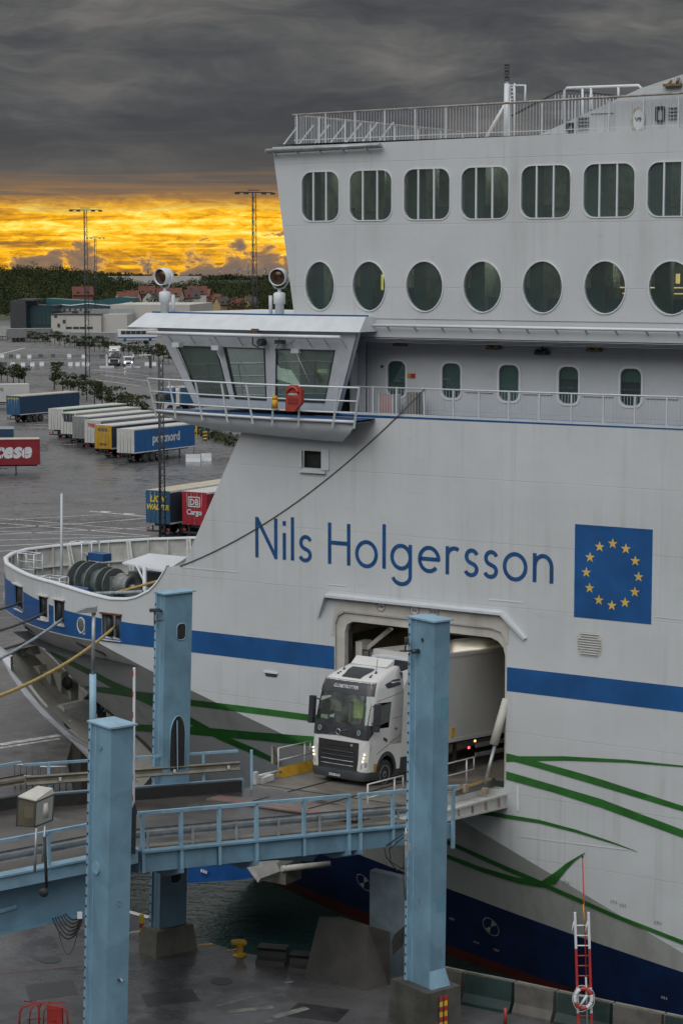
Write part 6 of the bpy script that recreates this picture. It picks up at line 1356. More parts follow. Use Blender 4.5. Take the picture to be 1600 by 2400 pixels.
for k in range(6): MB().obox(Vector((0, 0, .1 + k * .16)), (.08, 0, 0), (0, .02, 0), (0, 0, .079)).build('stripe', M['red'] if k in (3, 1) else bpy.data.materials['marker_yellow'], hm_)
# ================================================================ QUAY, WATER, GROUND
qe = [G(u, v, QZ) for u, v in ((1900, 2442), (1400, 2362), (560, 2232), (320, 2148), (215, 2095))]
bas = [(p.x, p.y) for p in qe] + [(-12.6, 96), (-13.2, 106), (-4, 118), (40, 118), (120, 60), (60, 30)]
gm_ = bpy.data.materials.new('wet_asphalt'); gm_.use_nodes = True; t = NT(gm_.node_tree); b_ = t.n['Principled BSDF']
pos = t.node('ShaderNodeNewGeometry').outputs['Position']
na = t.noise(t.scale(pos, .018, .05, 1), 1, 6, .62, .3); nb = t.noise(pos, .35, 6, .65); nc = t.noise(t.scale(pos, .006, .012, 1), 1, 4, .6)
ca = t.mix(t.ss(nb, .3, .7), (.058, .059, .063), (.100, .099, .102)); ca = t.mix(t.ss(nc, .35, .65), ca, t.mix(1.0, ca, (1.25, 1.2, 1.18), 'MULTIPLY'))
t.put(b_.inputs['Base Color'], ca)
rg0 = t.m('ADD', t.m('MULTIPLY', t.noise(t.scale(pos, 1, 1, 1), .9, 5, .65), .5), t.m('MULTIPLY', na, .5)); t.put(b_.inputs['Roughness'], t.mix(t.ss(rg0, .42, .58), (.50, .50, .50), (.18, .18, .18)))
ca2 = t.noise(t.scale(pos, .05, .16, 1), 1, 5, .6, .6); t.put(b_.inputs['Base Color'], t.mix(t.m('MULTIPLY', t.ss(ca2, .48, .66), .55), ca, (.085, .072, .062)))
bn = t.node('ShaderNodeBump'); bn.inputs['Strength'].default_value = .25; bn.inputs['Distance'].default_value = .03; t.put(bn.inputs['Height'], t.noise(pos, 3.0, 4)); t.l.new(bn.outputs[0], b_.inputs['Normal'])
outer_g = [(-9000, -40), (9000, -40), (9000, 16000), (-9000, 16000)]
def gzz(x, y): return QZ if y < 84 else 0.0
# near apron at quay level, yard behind at its own level
apron = [(-60, -20), (80, -20), (80, 30), (60, 30)] + [(p.x, p.y) for p in qe] + [(-60, 95)]
apron = [(-60, 5), (90, 5), (90, 40)] + [(p.x, p.y) for p in qe] + [(-60, 88)]
tri = tessellate_polygon([[Vector((a, b, 0)) for a, b in apron]])
qa = MB().add([(a, b, QZ) for a, b in apron], tri).build('quay_apron', gm_); struct(qa)
yard = [(-9000, 88), (-60, 88), (-13.0, 88.0), (-12.6, 96), (-13.2, 106), (-4, 118), (40, 118), (9000, 118), (9000, 900), (-9000, 900)]
yard = [(-9000, 80), (-60, 88.2), (qe[-1].x, qe[-1].y + .1), (-12.6, 96), (-13.2, 106), (-4, 118), (40, 118), (9000, 118), (9000, 900), (-9000, 900)]
tri = tessellate_polygon([[Vector((a, b, 0)) for a, b in yard]])
struct(MB().add([(a, b, 0) for a, b in yard], tri).build('harbour_yard', gm_))
# quay wall
m = MB(); path_ = [(p.x, p.y, QZ) for p in qe] + [(-12.6, 96, 0), (-13.2, 106, 0), (-4, 118, 0), (60, 118, 0)]
m.sheet([[Vector(p), Vector((p[0], p[1], -7))] for p in path_]); struct(m.build('quay_wall', M['concrete']))
# land rising behind the harbour
gr_m = mat('meadow', (.055, .065, .035), .9, var=.35, scale=.01)
m = MB(); m.sheet([[Vector((x, 899, -.05)), Vector((x, 1100, 1.0)), Vector((x, 1500, 3)), Vector((x, 2300, 5)), Vector((x, 4000, 2)), Vector((x, 9000, -20)), Vector((x, 16000, -80))] for x in range(-6000, 6001, 1000)]); struct(m.build('hinterland', gr_m))
# water
wm = bpy.data.materials.new('harbour_water'); wm.use_nodes = True; t = NT(wm.node_tree); b_ = t.n['Principled BSDF']
b_.inputs['Base Color'].default_value = (.012, .032, .028, 1); b_.inputs['Roughness'].default_value = .08; b_.inputs['IOR'].default_value = 1.33
pos = t.node('ShaderNodeNewGeometry').outputs['Position']; bn = t.node('ShaderNodeBump'); bn.inputs['Strength'].default_value = .8; bn.inputs['Distance'].default_value = .12
t.put(bn.inputs['Height'], t.m('ADD', t.noise(t.scale(pos, 1.1, 2.2, 1), 1, 4, .6), t.m('MULTIPLY', t.noise(pos, 5, 3), .3))); t.l.new(bn.outputs[0], b_.inputs['Normal'])
struct(MB().add([(-30, 60, -5.2), (140, 20, -5.2), (140, 130, -5.2), (-30, 130, -5.2)], [(0, 1, 2, 3)]).build('water', wm))
# painted lines on the ground
PAINT = mat('worn_white_paint', (.48, .46, .44), .6, var=.4, scale=3)
PAINTD = mat('dirty_white_paint', (.17, .165, .155), .6, var=.5, scale=2)
RED = mat('worn_red_paint', (.22, .07, .06), .6, var=.4, scale=3)
def line(pts, w_, mt, z, name='road_marking'):
    m = MB(); ps = [G(u, v, z) for u, v in pts]
    for p, q in zip(ps, ps[1:]):
        d_ = (q - p).normalized(); s_ = Vector((-d_.y, d_.x, 0)) * (w_ / 2); m.add([p - s_, q - s_, q + s_, p + s_], [(0, 1, 2, 3)])
    return struct(m.build(name, mt))
for pts, w_ in (([(0, 1238), (200, 1226), (352, 1214)], .16), ([(0, 1252), (360, 1236)], .16), ([(0, 1266), (360, 1256)], .16), ([(0, 1219), (240, 1206)], .14), ([(0, 1279), (250, 1268)], .16), ([(0, 1226), (180, 1240), (420, 1262)], .16), ([(0, 1214), (420, 1250)], .12), ([(0, 1292), (40, 1290)], .16), ([(210, 1198), (360, 1212)], .22), ([(235, 1199), (258, 1200)], .5), ([(290, 1204), (315, 1205)], .5), ([(0, 1245), (300, 1258)], .12),
    ([(60, 996), (240, 990)], .2), ([(70, 1003), (200, 999)], .2), ([(150, 1042), (260, 1038)], .25), ([(240, 1072), (330, 1066)], .25), ([(80, 985), (170, 990)], .25), ([(225, 890), (330, 905)], .25), ([(235, 878), (350, 893)], .25), ([(215, 866), (350, 880)], .25), ([(0, 915), (60, 930)], .3),
    ([(0, 830), (60, 815)], .4), ([(0, 845), (240, 838)], .3), ([(0, 1640), (60, 1630)], .1), ([(0, 1660), (80, 1648)], .1), ([(0, 1745), (140, 1723)], .35), ([(0, 1753), (140, 1731)], .2), ([(0, 1695), (100, 1680)], .06), ([(0, 1510), (70, 1498)], .08), ([(20, 1600), (0, 1604)], .1)):
    line(pts, w_ * 1.35, PAINT if w_ > .11 else PAINTD, .006)
line([(0, 2283), (190, 2264)], .045, RED, QZ + .006)
for pts, w_ in (([(415, 2228), (470, 2222)], .12), ([(420, 2234), (530, 2220)], .10), ([(508, 2358), (590, 2336)], .22), ([(530, 2372), (640, 2360)], .30), ([(640, 2384), (720, 2362)], .30), ([(620, 2394), (636, 2390)], .3), ([(665, 2305), (688, 2300)], .12), ([(300, 2187), (345, 2180)], .25)): line(pts, w_, PAINTD, QZ + .006)
for pts in ([(455, 2216), (500, 2213)], [(532, 2228), (556, 2224)], [(470, 2214), (498, 2211)]): line(pts, .10, M['yellow'], QZ + .008)
line([(300, 2136), (350, 2150)], .25, M['beige'], QZ + .02, 'quay_coping')

# repairs and oil-dark patches in the apron and the yard
PM = mat('asphalt_repair', (.030, .030, .032), .4, var=.35, scale=1.4, bump=.2, bscale=18)
for pts, z in ((((60, 2310), (170, 2296), (185, 2330), (70, 2346)), QZ), (((330, 2330), (450, 2318), (470, 2345), (345, 2360)), QZ), (((700, 2350), (820, 2366), (790, 2396), (660, 2380)), QZ)):
    struct(MB().add([G(u, v, z + .0035) for u, v in pts], [(0, 1, 2, 3)]).build('asphalt_patch', PM))
for u, v in ((120, 2250), (520, 2300), (240, 1100), (60, 1180)):
    z = QZ if v > 2000 else 0; c = G(u, v, z); struct(MB().lathe([(.02, 0), (.36, 0), (.36, .012), (.02, .014)], c, (0, 0, 1), 16, False).build('drain_cover', M['dark']))
# ================================================================ THINGS ON THE QUAY
def bollard(u, v, label):
    c = G(u, v, QZ); B_ = thing('mooring_bollard', label, 'bollard', c, 0); B_.scale = (.68,) * 3
    MB().lathe([(.36, 0), (.36, .06), (.22, .08), (.17, .2), (.16, .5), (.2, .6)], (0, 0, 0), (0, 0, 1), 16).build('stem', M['yellow'], B_)
    MB().lathe([(.05, -.42), (.14, -.40), (.17, -.2), (.19, 0), (.17, .2), (.13, .32), (.04, .35)], (0, 0, .66), (1, .12, -.06), 12).build('horn_head', M['yellow'], B_)
bollard(562, 2240, 'yellow T-head mooring bollard at the quay edge')
def fender(c, w_, label, rot=0):
    m = MB(); poly = [(-.42, 0), (.42, 0), (.34, .14), (.2, .22), (.16, .42), (.26, .55), (-.26, .55), (-.16, .42), (-.2, .22), (-.34, .14)]
    d_ = Vector((math.cos(rot), math.sin(rot), 0)); s_ = Vector((-d_.y, d_.x, 0))
    m.prism(poly, lambda a, b, d: s_ * a + d_ * d + UP * b, -w_ / 2, w_ / 2); o = m.build('rubber_fender', M['black']); o.location = c; return tag(o, label, 'fender')
fender(G(640, 2255, QZ), 1.0, 'larger black rubber fender lying next to the bollard', R(-14)); fender(G(706, 2272, QZ), .7, 'small black rubber fender against the big concrete block', R(-14))
# great concrete block with sloping face
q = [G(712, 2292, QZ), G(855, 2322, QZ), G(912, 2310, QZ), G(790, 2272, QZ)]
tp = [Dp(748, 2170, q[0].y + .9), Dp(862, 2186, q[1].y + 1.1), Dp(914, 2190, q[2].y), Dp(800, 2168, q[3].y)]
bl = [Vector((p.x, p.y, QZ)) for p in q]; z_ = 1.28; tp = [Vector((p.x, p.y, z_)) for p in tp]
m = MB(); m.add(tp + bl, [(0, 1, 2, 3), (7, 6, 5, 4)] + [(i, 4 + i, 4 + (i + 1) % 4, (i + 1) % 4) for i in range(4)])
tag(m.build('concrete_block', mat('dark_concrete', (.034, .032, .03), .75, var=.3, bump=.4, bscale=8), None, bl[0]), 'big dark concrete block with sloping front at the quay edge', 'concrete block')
# fender wall behind the doorway pillar
pa = G(868, 2318, QZ); FW = thing('fender_wall', 'grey-blue steel fender panel standing behind the doorway pillar', 'panel', pa, 0)
a, b = Dp(866, 2040, 69), Dp(985, 2062, 68); h0 = -5.2
m = MB(); pts_ = [(a, a.z), (b, b.z - .0)]
d_ = Vector((b.x - a.x, b.y - a.y, 0)); nrm = Vector((-d_.y, d_.x, 0)).normalized() * .35
vs_ = [Vector((p.x, p.y, z)) + o2 - pa for o2 in (Vector(), nrm) for p, z in ((a, a.z), (b, a.z - .12), (b, h0), (a, h0))]
m.add(vs_, [(0, 1, 2, 3), (7, 6, 5, 4), (0, 4, 5, 1), (1, 5, 6, 2), (2, 6, 7, 3), (3, 7, 4, 0)]); m.build('panel', mat('faded_blue_steel', (.15, .20, .23), .55, var=.2, scale=1.2, rust=.25, streak=.5), FW)
m = MB(); m.add([v + o2 for v in [Dp(u, v, 66.5) - pa for u, v in ((918, 2208), (944, 2186), (944, 2216), (920, 2240))] for o2 in (Vector(), Vector((.1, .8, 0)))], [(0, 2, 4, 6), (1, 7, 5, 3), (0, 1, 3, 2), (2, 3, 5, 4), (4, 5, 7, 6), (6, 7, 1, 0)]); m.build('rubber_pad', M['black'], FW)
# hanging cables by the ship end
m = MB(); s_ = [Dp(u, v, 67) for u, v in ((952, 1950), (900, 1985), (905, 2010), (930, 2040), (958, 2030))]; m.path(s_, .02, 5); m.path([Dp(u, v, 67) for u, v in ((948, 1960), (912, 1990), (915, 2020), (940, 2035), (960, 2020))], .02, 5); m.path([Dp(u, v, 67) for u, v in ((945, 1990), (945, 2060), (948, 2110), (953, 2090), (952, 2000))], .015, 5)
tag(m.build('hanging_cable', M['black']), 'black cable loops hanging beside the doorway pillar', 'cable')
m = MB(); 
for u, v in ((952, 1960), (956, 1985)): c = Dp(u, v, 62.0); m.box(c.x - .07, c.x + .07, c.y - .06, c.y + .06, c.z - .1, c.z + .1)
m.tube(Dp(951, 1940, 62.05), Dp(950, 2110, 62.05), .03, 6); tag(m.build('junction_box', M['grey']), 'small grey junction boxes on the left edge of the doorway pillar', 'junction box')
m = MB()
for k in range(6):
    a, b = Dp(124 + 6 * k, 2152 - k * 2, 59.5), Dp(193, 2160 - k * 3, 59); pts_ = []
    for i in range(13): f = i / 12; p = a.lerp(b, f); p.z -= (.62 - k * .09) * 4 * f * (1 - f) * .9; pts_.append(p)
    m.path(pts_, .022, 5)
pts_ = []
a, b = Dp(136, 2175, 59.5), Dp(183, 2180, 59)
for i in range(13): f = i / 12; p = a.lerp(b, f); p.z -= .75 * 4 * f * (1 - f); pts_.append(p)
m.path(pts_, .010, 5)
tag(m.build('hanging_cable', M['black']), 'bundle of black cables sagging under the plate girder', 'cable')
c = Dp(188, 2145, 58.9); tag(MB().box(-.07, .07, -.05, .05, -.09, .09).build('junction_box', M['bright']), 'single white junction box at the end of the plate girder', 'junction box'); bpy.context.scene.objects[-1]
[o for o in bpy.data.objects if o.name.startswith('junction_box')][-1].location = c
# concrete safety barriers along the quay
def barrier(p, q, h, label, mt):
    d_ = (q - p); L_ = d_.length; d_ = d_.normalized(); s_ = Vector((-d_.y, d_.x, 0)); m = MB()
    poly = [(-.32, 0), (.32, 0), (.32, .1), (.16, .35), (.12, h), (-.12, h), (-.16, .35), (-.32, .1)]
    m.prism(poly, lambda a, b, d: s_ * a + d_ * d + UP * b, 0, L_ - .12); o = m.build('concrete_barrier', mt); o.location = p; return tag(o, label, 'barrier', 'barriers along the quay edge')
gb = mat('green_barrier', (.013, .033, .031), .65, var=.25, scale=2); cb_ = mat('pale_barrier', (.085, .08, .07), .75, var=.25, scale=2, streak=.4, bump=.3, bscale=9)
bp_ = [G(u, v, QZ) for u, v in ((1010, 2330), (1092, 2348), (1210, 2372), (1308, 2394), (1440, 2424), (1560, 2450), (1700, 2480))]
for i, (lab, mt_) in enumerate((('short pale concrete barrier right beside the doorway pillar', cb_), ('first dark green concrete barrier right of the doorway pillar', gb), ('pale concrete barrier between the two dark green ones', cb_), ('dark green concrete barrier left of the rescue ladder', gb), ('pale concrete barrier behind the rescue ladder', cb_), ('dark green concrete barrier at the lower right corner', gb))):
    o = barrier(bp_[i], bp_[i + 1], .95, lab, mt_)
    d_ = bp_[i + 1] - bp_[i]; m = MB(); m.bar(Vector((0, 0, .975)), d_ * .97 + Vector((0, 0, .975)), .10, .05); m.build('top_strip', M['concrete'], o)
    m = MB(); m.bar(d_ * .985 + Vector((0, 0, .1)), d_ * .985 + Vector((0, 0, .95)), .10, .10); m.build('joint_post', M['grey'], o)
c = G(1183, 2400, QZ); tag(MB().tube((0, 0, 0), (0, 0, .5), .05, 8).build('marker_post', M['red']), 'short red post standing in front of the quay barriers', 'post'); [o for o in bpy.data.objects if o.name == 'marker_post'][0].location = c
# rescue ladder with lifebuoy
LDp = 61.5
lb0, lt0 = Dp(1371, 2440, LDp), Dp(1362, 2138, LDp); wl = .185 * 2
LDd = thing('rescue_ladder', 'tall red and white rescue ladder with a slim red pole', 'ladder', lb0, 0)
def lq(f, s_): return (lt0 - lb0) * f + Vector((s_, 0, 0))
for s_ in (-.20, .20):
    for f0, f1, mt in ((0, .22, 'red'), (.22, .42, 'bright'), (.42, .72, 'red'), (.72, 1.0, 'bright')): MB().bar(lq(f0, s_), lq(f1, s_), .055, .07).build('side_rail', M[mt], LDd)
for k in range(12): f = .04 + k * .078; MB().tube(lq(f, -.2), lq(f, .2), .022, 6).build('rung', M['red'] if (.42 < f < .72 or f < .22) else M['bright'], LDd)
for s_ in (-.20, .20): p_ = lq(.93, s_); MB().path([p_ + Vector((0, 0, .1)), p_ + Vector((-.07, -.02, -.15)), p_ + Vector((-.10, -.02, -.32))], .02, 5).build('ladder_hook', M['bright'], LDd)
MB().tube(lq(0, .07), lq(.5, .07) , .035, 6).build('pole_sleeve', M['grey'], LDd)
pb, ptp = lq(.4, .08), Dp(1364, 2010, LDp) - lb0; MB().tube(pb, ptp, .02, 6).build('pole', M['red'], LDd); MB().tube(lq(.88, .08), lq(1.06, .06), .026, 6).build('pole_grip', M['yellow'], LDd); MB().tube(ptp, ptp + Vector((0, 0, .06)), .03, 6).build('pole_tip', M['black'], LDd)
c = Dp(1366, 2340, LDp - .15); LB = thing('lifebuoy', 'red and white ring lifebuoy hanging on the rescue ladder', 'lifebuoy', c, 0)
for k in range(8):
    a0_, a1_ = 2 * PI * k / 8 + .4, 2 * PI * (k + 1) / 8 + .4; MB().path([(.25 * math.cos(a), 0, .30 * math.sin(a)) for a in [lerp(a0_, a1_, i / 6) for i in range(7)]], .058, 8).build('ring_segment', M['red'] if k % 4 in (0, 1) else M['bright'], LB)
MB().path([(.33 * math.cos(a), -.02, .39 * math.sin(a) + .03 * math.sin(4 * a)) for a in [2 * PI * i / 32 for i in range(32)]], .012, 5, True).build('grab_line', M['beige'], LB); m = MB(); m.tube((-.10, -.05, -.22), (.10, -.06, .12), .04, 6); m.build('rope_bundle', M['bright'], LB)
# red tubular guard at lower left
c = Dp(108, 2420, 60); RG = thing('tubular_guard', 'red tubular steel guard frame on the ground at lower left', 'guard', c, 0)
def rg(name, pts, r=.032): MB().path([Dp(u, v, 60) + Vector((0, d, 0)) - c for u, v, d in pts], r, 6).build(name, M['red'], RG)
rg('hoop', [(45, 2420, 0), (47, 2375, 0), (52, 2362, 0), (80, 2351, 0), (87, 2354, 0), (92, 2364, 0), (92, 2420, 0)]); rg('hoop', [(92, 2420, 0), (92, 2364, 0), (95, 2355, 0), (102, 2351, 0), (150, 2363, 0), (158, 2372, 0), (161, 2420, 0)])
rg('cross_tube', [(50, 2363, .6), (95, 2368, .6), (150, 2366, .6)], .02); rg('cross_tube', [(62, 2420, .6), (65, 2385, .6), (80, 2365, .6)], .02); rg('cross_tube', [(97, 2420, .5), (98, 2385, .5), (112, 2360, .5)], .02); rg('cross_tube', [(60, 2398, .3), (90, 2396, .3), (130, 2402, .3)], .02)
p_ = Dp(125, 2395, 60) - c; MB().box(p_.x - .22, p_.x + .22, .3, .6, p_.z - .3, p_.z + .28).build('red_box', M['red'], RG)
# lantern box on a stand beside the approach bridge
LDn = 57.2
c = Dp(79, 2045, LDn); LN_ = thing('lantern_box', 'glazed box lantern on a thin stand beside the approach bridge', 'lantern', c, 0)
def lq2(u, v, d=0): return Dp(u, v, LDn) + Vector((0, d, 0)) - c
f_ = [lq2(43, 1870), lq2(85, 1880), lq2(82, 1938), lq2(39, 1935)]; g_ = [lq2(85, 1880), lq2(122, 1872, .5), lq2(118, 1933, .5), lq2(82, 1938)]; bk = lq2(80, 1862, .8)
MB().add([f_[0], f_[1], g_[1], bk, f_[0] + UP * .05, f_[1] + UP * .05, lq2(119, 1860, .5) + UP * .03, bk + UP * .05], [(0, 1, 2, 3), (4, 5, 6, 7), (0, 4, 5, 1), (1, 5, 6, 2)]).build('lantern_roof', M['beige'], LN_)
lg = glass('lantern_glass', (.55, .52, .42), .04, .1, (.22, .19, .13, .30))
MB().add(f_, [(0, 1, 2, 3)]).build('pane', lg, LN_); MB().add(g_, [(0, 1, 2, 3)]).build('pane', lg, LN_)
MB().add([f_[3], f_[2], g_[2], lq2(76, 1930, .8)], [(0, 1, 2, 3)]).build('lantern_floor', M['dark'], LN_)
MB().add([bk, lq2(76, 1930, .8), f_[3], f_[0]], [(0, 1, 2, 3)]).build('lantern_back', M['inner'], LN_); MB().add([bk, lq2(76, 1930, .8), g_[2], g_[1]], [(0, 1, 2, 3)]).build('lantern_back', M['inner'], LN_)
m = MB()
for p, q in ((f_[0], f_[3]), (f_[1], f_[2]), (g_[1], g_[2]), (f_[3], f_[2]), (f_[2], g_[2]), (f_[0], f_[1]), (g_[0], g_[1])): m.bar(p, q, .035, .035)
m.build('lantern_frame', M['dark'], LN_)
MB().box(lq2(56, 1905).x, lq2(76, 1905).x, .15, .2, lq2(60, 1920).z, lq2(60, 1894).z).build('lamp_card', M['beige'], LN_); m = MB(); p_ = lq2(98, 1905, .3); m.tube((p_.x, .35, p_.z - .22), (p_.x, .35, p_.z + .2), .14, 10); m.build('lamp_unit', M['beige'], LN_)
m = MB(); m.tube(lq2(86, 1940), lq2(82, 2045), .04, 6); m.tube(lq2(106, 1936), lq2(100, 2020), .03, 6); m.build('stand', M['grey'], LN_)
# black float switch hanging over the girder
a, b = Dp(105, 1962, 57), Dp(110, 2080, 57); W_ = thing('hanging_weight', 'black round weight hanging on a rod before the plate girder', 'weight', b, 0)
MB().tube(a - b, Vector((0, 0, 0)), .045, 6).build('rod', M['black'], W_); p_ = Dp(103, 2092, 57) - b; MB().lathe([(.01, -.07), (.11, -.06), (.135, 0), (.11, .06), (.01, .07)], p_, (.1, 1, .1), 16).build('disc', M['black'], W_)
# striped barrier arm standing upright beside the near pillar
a, b = Dp(313, 2000, 60.5), Dp(315, 1565, 60.5); BR = thing('boom_barrier', 'upright red and white barrier arm beside the nearest pillar', 'boom barrier', a, 0)
for k in range(14):
    f0, f1 = .22 + .78 * k / 14, .22 + .78 * (k + 1) / 14; MB().bar((b - a) * f0, (b - a) * f1, .09, .07).build('arm_section', M['bright'], BR)
    if k % 2: MB().bar((b - a) * (f0 + .012) + Vector((-.035, -.04, 0)), (b - a) * (f1 - .012) + Vector((-.035, -.04, 0)), .035, .03).build('red_sticker', M['red'], BR)
m = MB(); m.bar(Vector((-.02, 0, 0)), (b - a) * .25, .14, .16); m.obox((b - a) * .21 + Vector((.03, 0, .1)), (.05, 0, .12), (0, .08, 0), (-.03, 0, .18)); m.build('arm_base', M['dark'], BR)
# street lamp behind the near pillar
a, b = Dp(218, 1760, 66), Dp(220, 1440, 66); a.z = zl + .0 if False else a.z
SL = thing('street_lamp', 'grey street lamp with flat head in front of the bow', 'street lamp', Vector((a.x, a.y, a.z)), 0)
MB().tube((0, 0, 0), (Dp(218, 1580, 66) - a), .11, 10).build('lower_pole', M['railblue'], SL); MB().tube(Dp(218, 1580, 66) - a, b - a, .06, 8).build('upper_pole', M['grey'], SL)
h_ = Dp(205, 1430, 66) - a; m = MB(); m.prism([(-.38, -.06), (.0, .09), (.28, .12), (.30, -.05), (.05, -.07)], lambda p, q, d: (h_.x + p, h_.y + d, h_.z + q), -.17, .17); m.tube(b - a, Dp(222, 1425, 66) - a, .07, 8); m.build('lamp_head', M['grey'], SL)
# pedestrian rails on the far quay, left
for k, pts in enumerate((((35, 1797), (45, 1797), (90, 1808)), ((95, 1805), (155, 1813)))):
    base_ = G(pts[0][0], 1850 + k * 5, .0); m = MB(); tops_ = [Dp(u, v, base_.y) for u, v in pts]
    RL = thing('handrail', 'white handrail on the quay behind the far guard rail, ' + ('left of the gap' if k == 0 else 'right of the gap'), 'handrail', base_, 0)
    zt_ = 1.1
    pp_ = [Vector((t_.x, t_.y, zt_)) - base_ for t_ in tops_]; MB().path(pp_, .03, 6).build('rail', M['bright'], RL); MB().path([p - Vector((0, 0, .5)) for p in pp_], .022, 6).build('rail', M['bright'], RL)
    n_ = 4
    for i in range(n_ + 1): p = pp_[0].lerp(pp_[-1], i / n_); MB().tube(p, Vector((p.x, p.y, 0)), .022, 6).build('post', M['dark'], RL)

# ================================================================ MOORING LINES
def rope(name, label, a, b, sag, r, mt):
    pts_ = []
    for i in range(21): f = i / 20; p = a.lerp(b, f); p.z -= sag * 4 * f * (1 - f); pts_.append(p)
    tag(MB().path(pts_, r, 8).build(name, mt), label, 'rope')
rope('mooring_rope', 'thick yellow mooring rope running down from the rusty fairlead', toW(HS(262, 1470, -.25)), Dp(-60, 1652, 60), .35, .062, M['rope_y'])
rope('mooring_rope', 'pale grey mooring rope from the third bow fairlead', toW(HS(141, 1452, -.2)), Dp(-60, 1572, 78), .15, .065, M['rope_g'])
rope('mooring_rope', 'dark mooring rope from the second bow fairlead', toW(HS(102, 1436, -.2)), Dp(-60, 1492, 82), .12, .055, M['rope_d'])
rope('mooring_rope', 'dark mooring rope from the foremost bow fairlead', toW(HS(45, 1412, -.2)), Dp(-60, 1442, 84), .05, .055, M['rope_d'])
rope('halyard', 'thin dark cable hanging from the promenade rail down to the bow', toW(H(994, 912, -.02)), toW(H(422, 1327, -.03)), .80, .020, M['rope_d'])
# ================================================================ HARBOUR YARD: TRAILERS AND VEHICLES
def TM(name, col, **k): return mat(name, col, .45, var=.08, streak=.25, dirt=tuple(x * .5 for x in col), **k)
tb = TM('tarp_blue', (.012, .095, .27)); tyel = TM('tarp_yellow', (.42, .24, .015)); tgrey = TM('tarp_grey', (.19, .20, .20)); tnavy = TM('tarp_navy', (.018, .05, .10)); tlkw = TM('lkw_blue', (.02, .085, .17)); tred = TM('tarp_red', (.30, .018, .03)); tdred = TM('tarp_dark_red', (.19, .012, .02)); tgreen = TM('stripe_green', (.03, .12, .05)); tcream = TM('roof_cream', (.42, .38, .28)); lyel = TM('letter_yellow', (.55, .42, .05)); tdark = TM('tarp_dark', (.025, .035, .045))
HD = math.atan2(.85, .53)                               # row heading: rear doors towards the camera, nose away to the right
def park(label, u, v, length=13.6, hd=HD, group='semitrailers parked in the yard', **k):
    """rear right-hand ground corner of the trailer is seen at (u, v)"""
    c = G(u, v, 0); d_ = Vector((math.cos(hd), math.sin(hd), 0)); s_ = Vector((-d_.y, d_.x, 0))
    return trailer(label, c + d_ * length + s_ * 1.27, (0, 0, hd), group, length, **k)
W_ = M['white']
park('bright blue sided trailer with white rear, at the near end of the row', 316, 1087, 11.8, side=tb, rear=M['boxwhite'], texts=[('right', 'postnord', 1.45, -5.7, 2.2, W_, .05, 0)])
park('trailer with yellow rear doors next to the bright blue one', 263, 1076, side=tdark, rear=tyel, texts=[('rear', 'GOOD', .5, 0, 3.25, M['dark'], .01, 0), ('rear', 'TRUCKS', .3, 0, 1.6, M['dark'], .01, 0)])
park('pale grey trailer with a small red sign on its rear', 238, 1062, side=tgrey, rear=M['boxwhite'], texts=[('rear', 'TREJA', .5, 0.1, 3.2, M['red'], .02, 0)])
park('plain mid-grey trailer in the middle of the row', 208, 1051, side=tgrey, rear=tgrey)
t5 = park('white refrigerated trailer with a dark panel on its rear', 180, 1040, side=tcream, rear=M['boxwhite'])
MB().add([(-13.63, -1.0, 3.8), (-13.63, 1.0, 3.8), (-13.63, .8, 2.9), (-13.63, .6, 2.75), (-13.63, -.6, 2.75), (-13.63, -.8, 2.9)], [(0, 1, 2, 3, 4, 5)]).build('dark_panel', M['cabdark'], t5)
park('white trailer with a green stripe, at the far end of the row', 150, 1029, side=tgreen, rear=M['boxwhite'])
park('dark blue trailer with yellow letters on its rear, standing apart at left', 48, 992, side=tnavy, rear=tlkw, roof=tcream, texts=[('rear', 'LKW WALTER', .34, 0, 3.4, lyel, .01, 0)])
park('blue trailer with big yellow letters on its rear, beside the bow', 400, 1262, side=tdark, rear=tlkw, roof=tcream, texts=[('rear', 'LKW', .72, 0, 3.0, lyel, .03, .2), ('rear', 'WALTER', .60, 0, 2.35, lyel, .03, .2)])
tdb = park('red trailer with a white logo on its rear, half hidden by the bow', 486, 1266, side=tdred, rear=tred, texts=[('rear', 'DB', .72, 0, 2.85, W_, .02, 0), ('rear', 'Cargo', .62, 0, 2.05, W_, .02, 0)])
MB().prism(rrect(-.62, .62, 2.68, 3.55, .1), lambda a, b, d: (-13.6 - d, a, b), .055, .062, holes=[rrect(-.53, .53, 2.77, 3.46, .06)]).build('logo_frame', W_, tdb)
# trailers seen broadside at the left edge
def side_on(label, u_right, v, hd, **k):
    c = G(u_right, v, 0); d_ = Vector((math.cos(hd), math.sin(hd), 0)); s_ = Vector((-d_.y, d_.x, 0)); return trailer(label, c + s_ * 1.27, (0, 0, hd), 'semitrailers parked in the yard', **k)
side_on('dark red trailer with huge white letters cut by the left edge', 95, 1114, R(8), side=tdred, stripe=tdred, rear=tdred, front=tdred, roof=tcream, texts=[('right', 'cese', 2.25, -3.0, 1.98, W_, .10, .25)])
side_on('white trailer with a small dark emblem, behind the dark blue one at left', 70, 958, R(14), side=M['boxwhite'], texts=[('right', 'SCHMITZ', .55, -5.2, 2.9, M['dark'], .02, 0)])
side_on('dark blue trailer behind the dark red one at the left edge', 34, 1082, R(6), side=tnavy, roof=tgrey)
